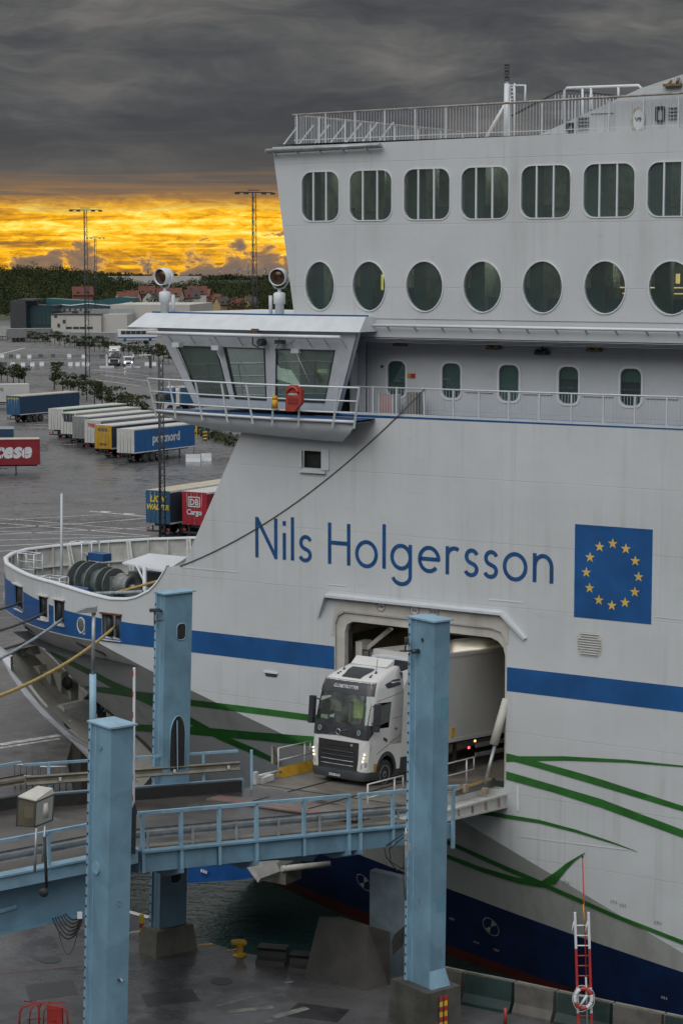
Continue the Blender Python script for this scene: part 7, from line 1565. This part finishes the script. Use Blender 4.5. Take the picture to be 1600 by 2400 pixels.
# vehicles further off
for lab, u, v, hd, c_ in (('grey trailer in front of the white warehouse, left', 124, 800, R(20), tgrey), ('grey trailer in front of the white warehouse, right', 270, 812, R(-14), tgrey), ('pale trailer by the left edge below the dark office block', 26, 796, R(35), M['boxwhite'])):
    side_on(lab, u, v, hd, side=c_, rear=c_, front=M['boxwhite'], stripe=c_)
tf = tractor('white truck facing the camera at the far checkpoint', G(268, 857, 0), (0, 0, R(-84)), None, False)
trailer('white box trailer behind the truck at the far checkpoint', G(268, 857, 0) + Vector((.0, 1.7, 0)), (0, 0, R(-84)), None, 13.6)
tn = tractor('dark blue truck parked behind the bridge wing railing', G(392, 966, 0), (0, 0, R(-150)), None, False, False)
for ch in tn.children:
    if ch.name.startswith('cab'): ch.data.materials[0] = tlkw
trailer('cream covered trailer on the dark blue truck behind the wing railing', G(392, 966, 0) + Vector((1.7 * .86, 1.7 * .5, 0)), (0, 0, R(-150)), None, 10.0, side=tlkw, roof=tcream)
def van(label, c, rz_):
    V = thing('van', label, 'van', c, rz_); hw = .95
    prof = [(-2.6, .45), (2.3, .45), (2.4, .8), (2.3, 1.15), (1.6, 1.35), (.9, 2.1), (-2.5, 2.2), (-2.6, 1.9)]
    MB().prism(prof, lambda a, b, d: (a, d, b), -hw, hw).build('body', M['white'], V)
    MB().add([(1.64, -.85, 1.36), (1.64, .85, 1.36), (.97, .8, 2.06), (.97, -.8, 2.06)], [(0, 1, 2, 3)]).build('windscreen', M['cabdark'], V)
    MB().box(2.37, 2.42, -.6, .6, .6, .95).build('grille', M['cabdark'], V)
    for s in (-1, 1):
        MB().box(2.33, 2.43, s * .8 - .14, s * .8 + .14, .85, 1.05).build('headlight', emit('headlamp', (1, .85, .6), 9) if 'headlamp' not in bpy.data.materials else bpy.data.materials['headlamp'], V)
        for x in (1.6, -1.7): wheel(V, x, s * .85, .34, .22, s, False)
        MB().add([(1.2, s * .956, 1.4), (.3, s * .956, 1.4), (.3, s * .956, 1.95), (.85, s * .956, 1.95)], [(0, 1, 2, 3)]).build('side_window', M['cabdark'], V)
    return V
van('white van with lit headlights at the checkpoint', G(300, 858, 0), R(-80))
# coach
c = G(322, 798, 0); BUS = thing('coach', 'white coach with dark windows beside the warehouse', 'coach', c, R(8)); 
MB().prism([(-6, .4), (6, .4), (6, 1.4), (5.75, 3.2), (5.4, 3.45), (-5.8, 3.45), (-6, 3.2)], lambda a, b, d: (a, d, b), -1.25, 1.25).build('body', M['bright'], BUS)
for x in [-5 + i * 1.55 for i in range(7)]: MB().box(x, x + 1.45, -1.27, -1.25, 1.9, 3.0).build('side_window', M['cabdark'], BUS)
MB().box(-5.9, 5.9, -1.265, -1.25, .6, 1.1).build('blue_flash', tb, BUS)
for x in (-3.8, 3.9):
    for s in (-1, 1): wheel(BUS, x, s * 1.1, .5, .3, s, False)
# checkpoint shelter and posts
c = G(330, 862, 0); KS = thing('checkpoint_shelter', 'small arched white shelter at the checkpoint', 'shelter', c, 0); MB().sheet([[Vector((x, y, .3 + 2.6 * math.sin(R(a)) ** .7)) for x, a in ((-2.2, 15), (-1.6, 45), (-.4, 75), (1.2, 90), (2.4, 80))] for y in (-1.5, 1.5)], True).build('canopy', M['bright'], KS); MB().box(-2.2, -1.9, -1.4, 1.4, 0, .9).build('kiosk_wall', M['white'], KS); MB().box(2.0, 2.4, -1.4, 1.4, 0, 2.8).build('kiosk_wall', M['dark'], KS)
for u, v, lab in ((251, 862, 'white post left of the checkpoint truck'), (313, 862, 'white post right of the checkpoint van')):
    c = G(u, v, 0); P_ = thing('checkpoint_post', lab, 'post', c, 0); MB().box(-.2, .2, -.2, .2, .4, 3.0).build('panel', M['white'], P_); MB().box(-1.6, 1.6, -.5, .5, 0, .4).build('kerb_base', M['white'], P_)
# concrete blocks in two rows
blk = MB().prism([(-.35, 0), (.35, 0), (.22, .5), (.18, .8), (-.18, .8), (-.22, .5)], lambda a, b, d: (d, a, b), -.5, .5)
def blocks(us, v, labs):
    first = {}; cnt = [0, 0]; O_ = ['first', 'second', 'third', 'fourth', 'fifth', 'sixth', 'seventh', 'eighth', 'ninth', 'tenth', 'eleventh', 'twelfth']
    for u, dark in sorted(us):
        lab = O_[cnt[dark]] + ' ' + labs[dark] + ', counted from the left'; cnt[dark] += 1; mt = (M['white'], M['dark'])[dark]
        if dark not in first: o = blk.build('concrete_block', mt); first[dark] = o
        else: o = first[dark].copy(); C.objects.link(o)
        o.location = G(u, v + random.uniform(-1, 1), 0); o.rotation_euler = (0, 0, random.uniform(-.15, .15)); tag(o, lab, 'concrete block', 'blocks along the checkpoint lanes, ' + ('front' if v > 845 else 'back') + ' row')
blocks([(31, 0), (55, 0), (77, 0), (99, 0), (124, 1), (146, 1), (166, 0), (183, 0), (198, 0), (207, 0), (12, 1), (345, 0), (362, 0), (376, 0)], 857, ('white concrete block in the front row of the lane dividers', 'dark concrete block in the front row of the lane dividers'))
blocks([(6, 0), (27, 1), (44, 0), (70, 0), (96, 1), (125, 1), (163, 0), (197, 0), (239, 1)], 838, ('white concrete block in the back row of the lane dividers', 'dark concrete block in the back row of the lane dividers'))
# signs at the end of the trailer row
c = G(455, 1066, 0); SG = thing('bay_sign', 'yellow bay sign with black figures beside the bright blue trailer', 'sign', c, 0); k_ = F / c.y
MB().box(-.38, .38, -.04, .04, 2.15, 3.75).build('panel', mat('sign_yellow', (.62, .40, .02), .5, var=.08), SG); text_mesh('figures', '11', .62, lambda a, b: Vector((a, -.05, 3.1 + b)), M['black'], SG, .02, 'CENTER'); MB().box(-.3, .3, -.05, -.04, 2.55, 2.72).build('black_bar', M['black'], SG); MB().box(-.05, .05, -.04, .04, 0, 2.2).build('post', M['grey'], SG)
c = G(482, 1072, 0); SG = thing('arrow_sign', 'black and yellow striped arrow sign left of the sloping hull', 'sign', c, 0); MB().prism([(-.35, 2.0), (.15, 1.9), (.4, 2.6), (.15, 3.3), (-.35, 3.2)], lambda a, b, d: (a, d, b), -.04, .04).build('panel', M['dark'], SG)
for k in range(3): MB().prism([(-.3, 2.15 + k * .4), (.2, 2.2 + k * .4), (.2, 2.32 + k * .4), (-.3, 2.27 + k * .4)], lambda a, b, d: (a, d, b), -.05, -.041).build('stripe', bpy.data.materials['sign_yellow'], SG)
MB().box(-.05, .05, -.04, .04, 0, 2.0).build('post', M['grey'], SG)
for u, v, lab, w2 in ((453, 1082, 'white barrier block under the yellow bay sign', .85), (484, 1080, 'white trailer base under the arrow sign', .6)):
    o = MB().prism([(-.3, 0), (.3, 0), (.2, .4), (.15, .85), (-.15, .85), (-.2, .4)], lambda a, b, d: (d, a, b), -w2, w2).build('barrier_block', M['white']); o.location = G(u, v, 0); tag(o, lab, 'barrier')

# ================================================================ LIGHT MASTS
def lattice(label, base, h, w0, w1, head=True, n=14):
    Ms = thing('light_mast', label, 'light mast', base, .3); m = MB(); r = .05 + w0 * .03
    for i in range(3):
        a = 2 * PI * i / 3; m.tube((w0 * math.cos(a), w0 * math.sin(a), 0), (w1 * math.cos(a), w1 * math.sin(a), h), r, 5)
    m.build('mast_leg', M['dark'], Ms); m = MB()
    for k in range(n):
        f0, f1 = k / n, (k + 1) / n
        for i in range(3):
            a, b = 2 * PI * i / 3, 2 * PI * (i + 1) / 3; q0, q1 = lerp(w0, w1, f0), lerp(w0, w1, f1)
            m.tube((q0 * math.cos(a), q0 * math.sin(a), h * f0), (q1 * math.cos(b), q1 * math.sin(b), h * f1), r * .55, 4)
    m.build('lattice_bracing', M['dark'], Ms)
    if head:
        m = MB(); hw = 3.0
        for y in (-.8, .8): m.bar((-hw, y, h), (hw, y, h), .12, .12)
        for x in (-hw, -1, 1, hw): m.bar((x, -.8, h), (x, .8, h), .1, .1)
        for x in (-hw, -hw * .5, hw * .5, hw): m.box(x - .35, x + .35, -1.1, -.5, h - .35, h - .05)
        m.box(-1, 1, -.1, .1, h + .3, h + .42); m.build('lamp_crown', M['dark'], Ms)
def mast_at(label, u, vt, vb, w0=.55, w1=.35, n=18):
    b = G(u, vb, 0); t_ = Dp(u, vt, b.y); lattice(label, b, t_.z, w0, w1, True, n)
mast_at('tall lattice light mast at left, in front of the warehouse', 205, 492, 885); mast_at('slender far light mast just right of the left mast', 226, 557, 775, .6, .4); mast_at('tall lattice light mast behind the bridge wing roof', 597, 451, 945)
b = G(380, 1266, 0); lattice('short lattice mast standing before the blue trailer by the bow', b, Dp(378, 842, b.y).z, .30, .20, False, 26)

# ================================================================ BUILDINGS
ww = mat('warehouse_white', (.42, .41, .38), .6, var=.06, scale=.1, streak=.2)
def bld(name, label, cat='building'): return thing(name, label, cat, (0, 0, 0), 0)
c = G(180, 790, 0); D0 = c.y
WH = thing('warehouse', 'long white warehouse with a flat dark roof and low windows', 'warehouse', c, R(-6)); s = D0 / F
def wb_(name, x0, x1, y0, y1, z0, z1, mt): return MB().box(x0, x1, y0, y1, z0, z1).build(name, mt, WH)
xw = lambda u: (u - 180) * s
wb_('wall', xw(120), xw(239), 0, 40, 0, (790 - 738) * s, ww); wb_('roof', xw(119), xw(240), -.3, 40.3, (790 - 738) * s, (790 - 736) * s, M['dark'])
wb_('wall', xw(239.5), xw(430), 14, 60, 0, (790 - 716) * s, ww); wb_('wall', xw(239.2), xw(298), 1.5, 14, 0, (790 - 737) * s, ww)
wb_('plinth_band', xw(282), xw(330), 13.9, 14, 0, (790 - 775) * s, M['grey']); wb_('plinth_band', xw(131), xw(239), -.06, 0, 0, (790 - 778) * s, M['grey'])
for a, b in ((155, 169), (172, 186), (188, 203), (205, 219)): wb_('window', xw(a), xw(b), -.1, 0, (790 - 771) * s, (790 - 766) * s, M['cabdark'])
for a, z in ((151, 757), (138, 766), (131, 744)): wb_('wall_box', xw(a) - .4, xw(a) + .4, -.3, 0, (790 - z) * s, (790 - z) * s + 1.0, M['dark'])
for a in (155, 215): wb_('wall_joint', xw(a), xw(a) + .12, -.05, 0, 0, (790 - 739) * s, M['grey'])
for a in (160, 188): wb_('roof_unit', xw(a), xw(a) + 1.6, 6, 8, (790 - 736) * s, (790 - 730) * s, M['dark'])
wb_('roof_parapet', xw(196), xw(297), 12, 12.6, (790 - 737) * s, (790 - 726) * s, M['grey'])
c = G(90, 775, 0); s2 = c.y / F; OB = thing('office_block', 'dark glass office block with a teal curved roof screen', 'office', c, R(-4)); xo = lambda u: (u - 90) * s2; zo = lambda v: (775 - v) * s2
dg = mat('office_dark_cladding', (.045, .05, .055), .45, var=.3, scale=.15); tg = mat('teal_cladding', (.022, .095, .105), .4, var=.12, scale=.1)
MB().box(xo(28), xo(64), -2, 20, 0, zo(712), dg).build('tower', dg, OB) if False else MB().box(xo(28), xo(64), -2, 20, 0, zo(706)).build('tower', dg, OB)
MB().box(xo(64), xo(120), 2, 22, 0, zo(716)).build('wing', mat('office_glass', (.02, .045, .055), .2, var=.3, scale=.1), OB); MB().box(xo(42), xo(84), -1, 18, zo(706), zo(702)).build('roof_plant', M['dark'], OB)
MB().prism([(xo(82), zo(722)), (xo(82), zo(702)), (xo(185), zo(708)), (xo(215), zo(705)), (xo(262), zo(698)), (xo(292), zo(701)), (xo(292), zo(722))], fx, 20, 34).build('roof_screen', tg, OB)
MB().path([Vector((xo(u), 19.9, zo(v))) for u, v in ((120, 717), (140, 719), (160, 717), (185, 714), (210, 717), (235, 719), (260, 716), (291, 711))], .25, 5).build('wave_line', M['white'], OB)
MB().box(xo(100), xo(292), 18, 34, 0, zo(722)).build('lower_block', dg, OB)
for k in range(10): x = xo(31 + k * 3.4); MB().box(x, x + .5, -2.15, -2, .5, zo(712)).build('facade_fin', M['dark'], OB)
for k in range(5): x = xo(68 + k * 10); MB().box(x, x + 1.1, 1.9, 2, zo(760), zo(735)).build('window', mat('office_window', (.03, .06, .065), .2) if k == 0 else bpy.data.materials['office_window'], OB)
for k in range(14): x = xo(106 + k * 13); MB().box(x, x + 1.2, 17.9, 18, zo(733), zo(726)).build('window', M['grey'], OB)
# houses among the trees
roofs = [mat('roof_red', (.11, .035, .024), .8, var=.25, scale=.5), mat('roof_dark', (.06, .05, .048), .8, var=.2, scale=.5), mat('roof_orange', (.13, .05, .03), .8, var=.25, scale=.5)]
hw_ = [mat('render_white', (.42, .41, .38), .7), mat('render_yellow', (.36, .27, .13), .7), mat('brick_red', (.16, .07, .05), .8)]
HO = [(194, 697, 8, 14, 0, 2, .2), (293, 708, 8, 12, 2, 0, .5), (312, 705, 7, 10, 0, 0, -.4), (358, 706, 9, 14, 1, 0, 1.2), (372, 698, 8, 13, 0, 0, .1), (408, 700, 8, 12, 2, 0, -.3), (424, 704, 9, 14, 0, 0, .9), (448, 703, 8, 11, 1, 0, .4), (462, 694, 9, 14, 0, 0, .1), (476, 700, 8, 12, 2, 2, -.2), (520, 720, 7, 10, 1, 1, .8), (556, 724, 7, 10, 0, 2, .3), (585, 718, 9, 12, 1, 1, 1.0), (345, 694, 8, 12, 0, 2, .0), (500, 712, 8, 11, 2, 0, .2)]
LH = ['red roofed house beside the far light mast', 'orange roofed white house just right of the teal screen', 'red roofed house right of the orange roofed one', 'white gabled house with dark roof near the left searchlight', 'red roofed house just behind the left searchlight', 'orange roofed house right of the left searchlight stem', 'steep red roofed house right of the left searchlight', 'white gable house in the middle between the searchlights', 'wide red roofed house in the middle between the searchlights', 'orange roofed brick house between the searchlights', 'small dark roofed house low above the wing roof', 'small brick house low above the wing roof', 'yellow gable house left of the right searchlight', 'brick house left of the left searchlight', 'orange roofed house set low between the trees']
for i, ((u, v, w2, l2, ri, wi, rz_), lab) in enumerate(zip(HO, LH)):
    D = 950 + 25 * (i % 5); w2 *= .68; l2 *= .62; p = Dp(u, v - 1, D); Hs = thing('house', lab, 'house', p, rz_, 'houses among the trees'); hh = 2.0
    MB().prism([(-w2 / 2, -6), (w2 / 2, -6), (w2 / 2, hh - 1), (0, hh + 2.2), (-w2 / 2, hh - 1)], lambda a, b, d: (d, a, b), -l2 / 2, l2 / 2).build('wall', hw_[wi], Hs)
    m = MB()
    for sg in (-1, 1): m.add([(-l2 / 2 - .4, 0, hh + 2.35), (l2 / 2 + .4, 0, hh + 2.35), (l2 / 2 + .4, sg * (w2 / 2 + .5), hh - 1.3), (-l2 / 2 - .4, sg * (w2 / 2 + .5), hh - 1.3), (-l2 / 2 - .4, 0, hh + 2.6), (l2 / 2 + .4, 0, hh + 2.6), (l2 / 2 + .4, sg * (w2 / 2 + .5), hh - 1.0), (-l2 / 2 - .4, sg * (w2 / 2 + .5), hh - 1.0)], [(0, 1, 2, 3), (4, 5, 6, 7), (2, 3, 7, 6), (0, 3, 7, 4), (1, 2, 6, 5)])
    rf = m.build('roof', roofs[ri], Hs); MB().box(-.5, .3, -.4, .4, hh + 1, hh + 3.4).build('chimney', hw_[2], rf)
    for x in (-l2 / 4, l2 / 4): MB().box(x - .6, x + .6, -w2 / 2 - .05, -w2 / 2, 1.0, 2.4).build('window', M['cabdark'], Hs)
# pale far roofs on the ridge
p = Dp(330, 656, 1900); o = MB().box(-42, 52, 0, 30, -8, 3.2).build('distant_hall', ww); o.location = p; tag(o, 'long pale low hall far off on the ridge', 'hall')
# wind turbines and stack
for u, vh, lab, ph in ((347, 620, 'wind turbine left of the left searchlight', .4), (516, 632, 'wind turbine between the searchlights', .9), (582, 628, 'wind turbine left of the behind-wing mast', 0.1), (623, 632, 'wind turbine right of the behind-wing mast', 1.5), (560, 634, 'small wind turbine between the two masts', .6)):
    D = 7000; hb = Dp(u, vh, D); T_ = thing('wind_turbine', lab, 'wind turbine', (hb.x, hb.y, 0), 0, 'wind turbines on the horizon')
    MB().tube((0, 0, 0), (0, 0, hb.z), 2.2, 8, 1.3).build('tower', M['grey'], T_); MB().box(-1.8, 1.8, -2.5, 5, hb.z - 1.8, hb.z + 1.8).build('nacelle', M['grey'], T_)
    for k in range(3): a = ph + 2 * PI * k / 3; MB().tube((0, -3.2, hb.z), (26 * math.sin(a), -3.2, hb.z + 26 * math.cos(a)), 1.4, 5, .4).build('blade', M['grey'], T_)
a, b = Dp(142, 668, 3000), Dp(142, 624, 3000); ST = thing('factory_chimney', 'thin dark factory chimney on the skyline at left', 'chimney', (a.x, a.y, a.z), 0); MB().tube((0, 0, 0), b - a, 1.8, 10, 1.4).build('shaft', M['dark'], ST)

# ================================================================ TREES
lf = []
for nm_, c1, c2 in (('leaf_dark', (.020, .032, .014), (.034, .046, .019)), ('leaf_mid', (.030, .044, .017), (.046, .058, .023)), ('leaf_autumn', (.046, .046, .018), (.066, .060, .024))):
    m_ = bpy.data.materials.new(nm_); m_.use_nodes = True; t = NT(m_.node_tree); b_ = t.n['Principled BSDF']; ri_ = t.node('ShaderNodeNewGeometry')
    gn = t.m('ADD', .55, t.m('MULTIPLY', t.noise(ri_.outputs['Position'], .055, 3, .6), .95)); t.put(b_.inputs['Base Color'], t.mix(1.0, t.mix(ri_.outputs['Random Per Island'], c1, c2), t.vec(gn, gn, gn), 'MULTIPLY')); b_.inputs['Roughness'].default_value = .85; b_.inputs['Specular IOR Level'].default_value = .08; lf.append(m_)
bark = mat('bark', (.05, .042, .034), .85)
def leaves(m, c, rx, ry, rz_, n, size, rnd):
    for _ in range(n):
        while True:
            x, y, z = rnd.uniform(-1, 1), rnd.uniform(-1, 1), rnd.uniform(-1, 1); r2 = x * x + y * y + z * z
            if .15 < r2 < 1: break
        p = Vector((c[0] + x * rx, c[1] + y * ry, c[2] + z * rz_)); n_ = Vector((rnd.gauss(0, 1), rnd.gauss(0, 1), rnd.gauss(0, 1) + .6)).normalized(); a = n_.orthogonal().normalized(); b = n_.cross(a); s_ = size * rnd.uniform(.6, 1.3)
        m.add([p + a * s_, p + b * s_ * .7, p - a * s_, p - b * s_ * .7], [(0, 1, 2, 3)])
def raw(m, name, mt):
    me = bpy.data.meshes.new(name); me.from_pydata(m.v, [], m.f); me.materials.append(mt); return me
rnd = random.Random(3)
protos = []
for k in range(4):
    m = MB()
    for j in range(9): a_ = rnd.uniform(0, 6.28); r_ = rnd.uniform(.2, 1.15); leaves(m, (r_ * math.cos(a_), r_ * math.sin(a_), rnd.uniform(1.35, 3.3) - r_ * .35), rnd.uniform(.35, .75), rnd.uniform(.35, .75), rnd.uniform(.25, .5), 55, .13, rnd)
    cr = raw(m, 'crown', lf[k % 2]); m = MB(); m.tube((0, 0, 0), (.05, 0, 1.9), .09, 6, .06)
    for j in range(4): m.tube((.05, 0, 1.6), (rnd.uniform(-.7, .7), rnd.uniform(-.7, .7), 2.6), .04, 5, .02)
    protos.append((cr, m))
trunks = [raw(m, 'trunk', bark) for _, m in protos]
def small_tree(p, sc_, label, group):
    k = rnd.randrange(4); T_ = thing('small_tree', label, 'tree', p, rnd.uniform(0, 6), group); T_.scale = (sc_,) * 3
    for nm_, me in (('crown', protos[k][0]), ('trunk', trunks[k])): o = bpy.data.objects.new(nm_, me); C.objects.link(o); o.parent = T_
ORD = ['first', 'second', 'third', 'fourth', 'fifth', 'sixth', 'seventh', 'eighth', 'ninth', 'tenth', 'eleventh', 'twelfth', 'thirteenth', 'fourteenth', 'fifteenth']
row = [(128, 907), (148, 914), (166, 920), (186, 926), (204, 934), (222, 942), (240, 948), (258, 955), (276, 962), (294, 969), (312, 976), (330, 983)]
for i, (u, v) in enumerate(row): small_tree(G(u, v + 6, 0), rnd.uniform(1.15, 1.45) * (.95 if i else 1.15), ORD[i] + ' tree from the left in the planted row beside the parked trailers', 'row of young trees beside the trailers')
for i, (u, v) in enumerate(((4, 892), (18, 895), (32, 898), (46, 902), (58, 906))): small_tree(G(u, v, 0), rnd.uniform(1.0, 1.25), ORD[i] + ' tree from the left in the short row above the white trailer', 'short row of trees at the left edge')
TEENS = ORD + ['sixteenth', 'seventeenth', 'eighteenth', 'nineteenth', 'twentieth']
def nth(i): return TEENS[i] if i < 20 else 'thirtieth' if i == 29 else 'twenty-' + ORD[i - 20]
for i in range(30):
    f = i / 29; u = lerp(60, 395, f); v = lerp(798, 846, f ** 1.2) + (i % 3) * 2.5; small_tree(G(u, v, 0), rnd.uniform(.9, 1.3), nth(i) + ' young tree from the left in the long row before the warehouse', 'young trees before the warehouse')
# low hedge of undergrowth by the trailer row fence
m = MB()
for i in range(34): f = i / 33; p = G(lerp(345, 560, f), lerp(975, 1045, f), 0); leaves(m, (p.x, p.y, .5), 2.2, 1.4, .55, 26, .3, rnd)
o = MB(); me = raw(m, 'verge_undergrowth', lf[1]); o = bpy.data.objects.new('verge_undergrowth', me); C.objects.link(o); tag(o, 'low weedy undergrowth along the yard fence', 'undergrowth'); o['kind'] = 'stuff'
FN = thing('yard_fence', 'low dark post and rail fence above the parked trailers', 'fence', G(340, 985, 0), 0); fo = G(340, 985, 0)
pf = [G(lerp(340, 560, i / 16), lerp(975, 1052, i / 16), 0) - fo for i in range(17)]
for p in pf: MB().bar(p, p + UP * 1.5, .12, .12).build('post', M['dark'], FN)
MB().path([p + UP * 1.3 for p in pf], .07, 5).build('rail', M['dark'], FN)
MB().path([p + UP * .7 for p in pf], .05, 5).build('rail', M['dark'], FN)
# far woods: one mass of crowns rising behind the town
def wood(name, label, items, mt):
    m = MB()
    for p, w2, h2, n, sz in items: leaves(m, (p.x, p.y, p.z + h2 * .55), w2, w2, h2 * .5, n, sz, rnd)
    o = bpy.data.objects.new(name, raw(m, name, mt)); C.objects.link(o); tag(o, label, 'woodland'); o['kind'] = 'stuff'
it = [[], [], []]
TOPL = [(-40, 616), (60, 615), (120, 622), (200, 622), (260, 640), (330, 655), (400, 655), (470, 652), (560, 648), (620, 640), (700, 640), (760, 650)]
for row_ in range(9):
    D = 1500 - row_ * 62
    for i in range(70):
        u = -40 + i * 11.6 + rnd.uniform(-6, 6); top = interp(u, TOPL) + 6 + row_ * row_ * 1.15 + 4.5 * math.sin(u * .033 + row_) + 3 * math.sin(u * .12 + 2 * row_) + rnd.uniform(-6, 8)
        if row_ < 2 and rnd.random() < .1: continue
        p = Dp(u, top, D + rnd.uniform(-40, 40)); h2 = rnd.uniform(10, 15); p.z -= h2; it[rnd.choice((0, 0, 0, 1, 1, 2)) if row_ > 2 else rnd.choice((0, 0, 1))].append((p, rnd.uniform(4, 7.5), h2, 300, .48))
for i in range(95):                                   # garden trees between the houses
    u = -10 + i * 7.6 + rnd.uniform(-5, 5); p = Dp(u, 700 + rnd.uniform(-10, 14) + (8 if 180 < u < 320 else 0), 930 + rnd.uniform(-30, 40)); h2 = rnd.uniform(7, 10); p.z -= h2
    if rnd.random() < (.45 if 270 < u < 600 else .85): it[rnd.choice((0, 0, 1, 2))].append((p, rnd.uniform(2.5, 5), h2, 220, .42))
wood('evergreen_wood', 'dark green far woodland behind the town', it[0], lf[0]); wood('mixed_wood', 'mid green far woodland behind the town', it[1], lf[1]); wood('autumn_wood', 'yellowing trees scattered through the far woodland', it[2], lf[2])
rg_ = []
for i in range(120):
    u = -60 + i * 7.2; p = Dp(u, interp(u, [(-60, 634), (200, 632), (330, 642), (430, 645), (760, 644)]) + rnd.uniform(-2, 4), 3000); h2 = 16; p.z -= h2; rg_.append((p, 13, h2, 60, 2.2))
wood('ridge_wood', 'thin dark line of trees along the skyline', rg_, lf[0])
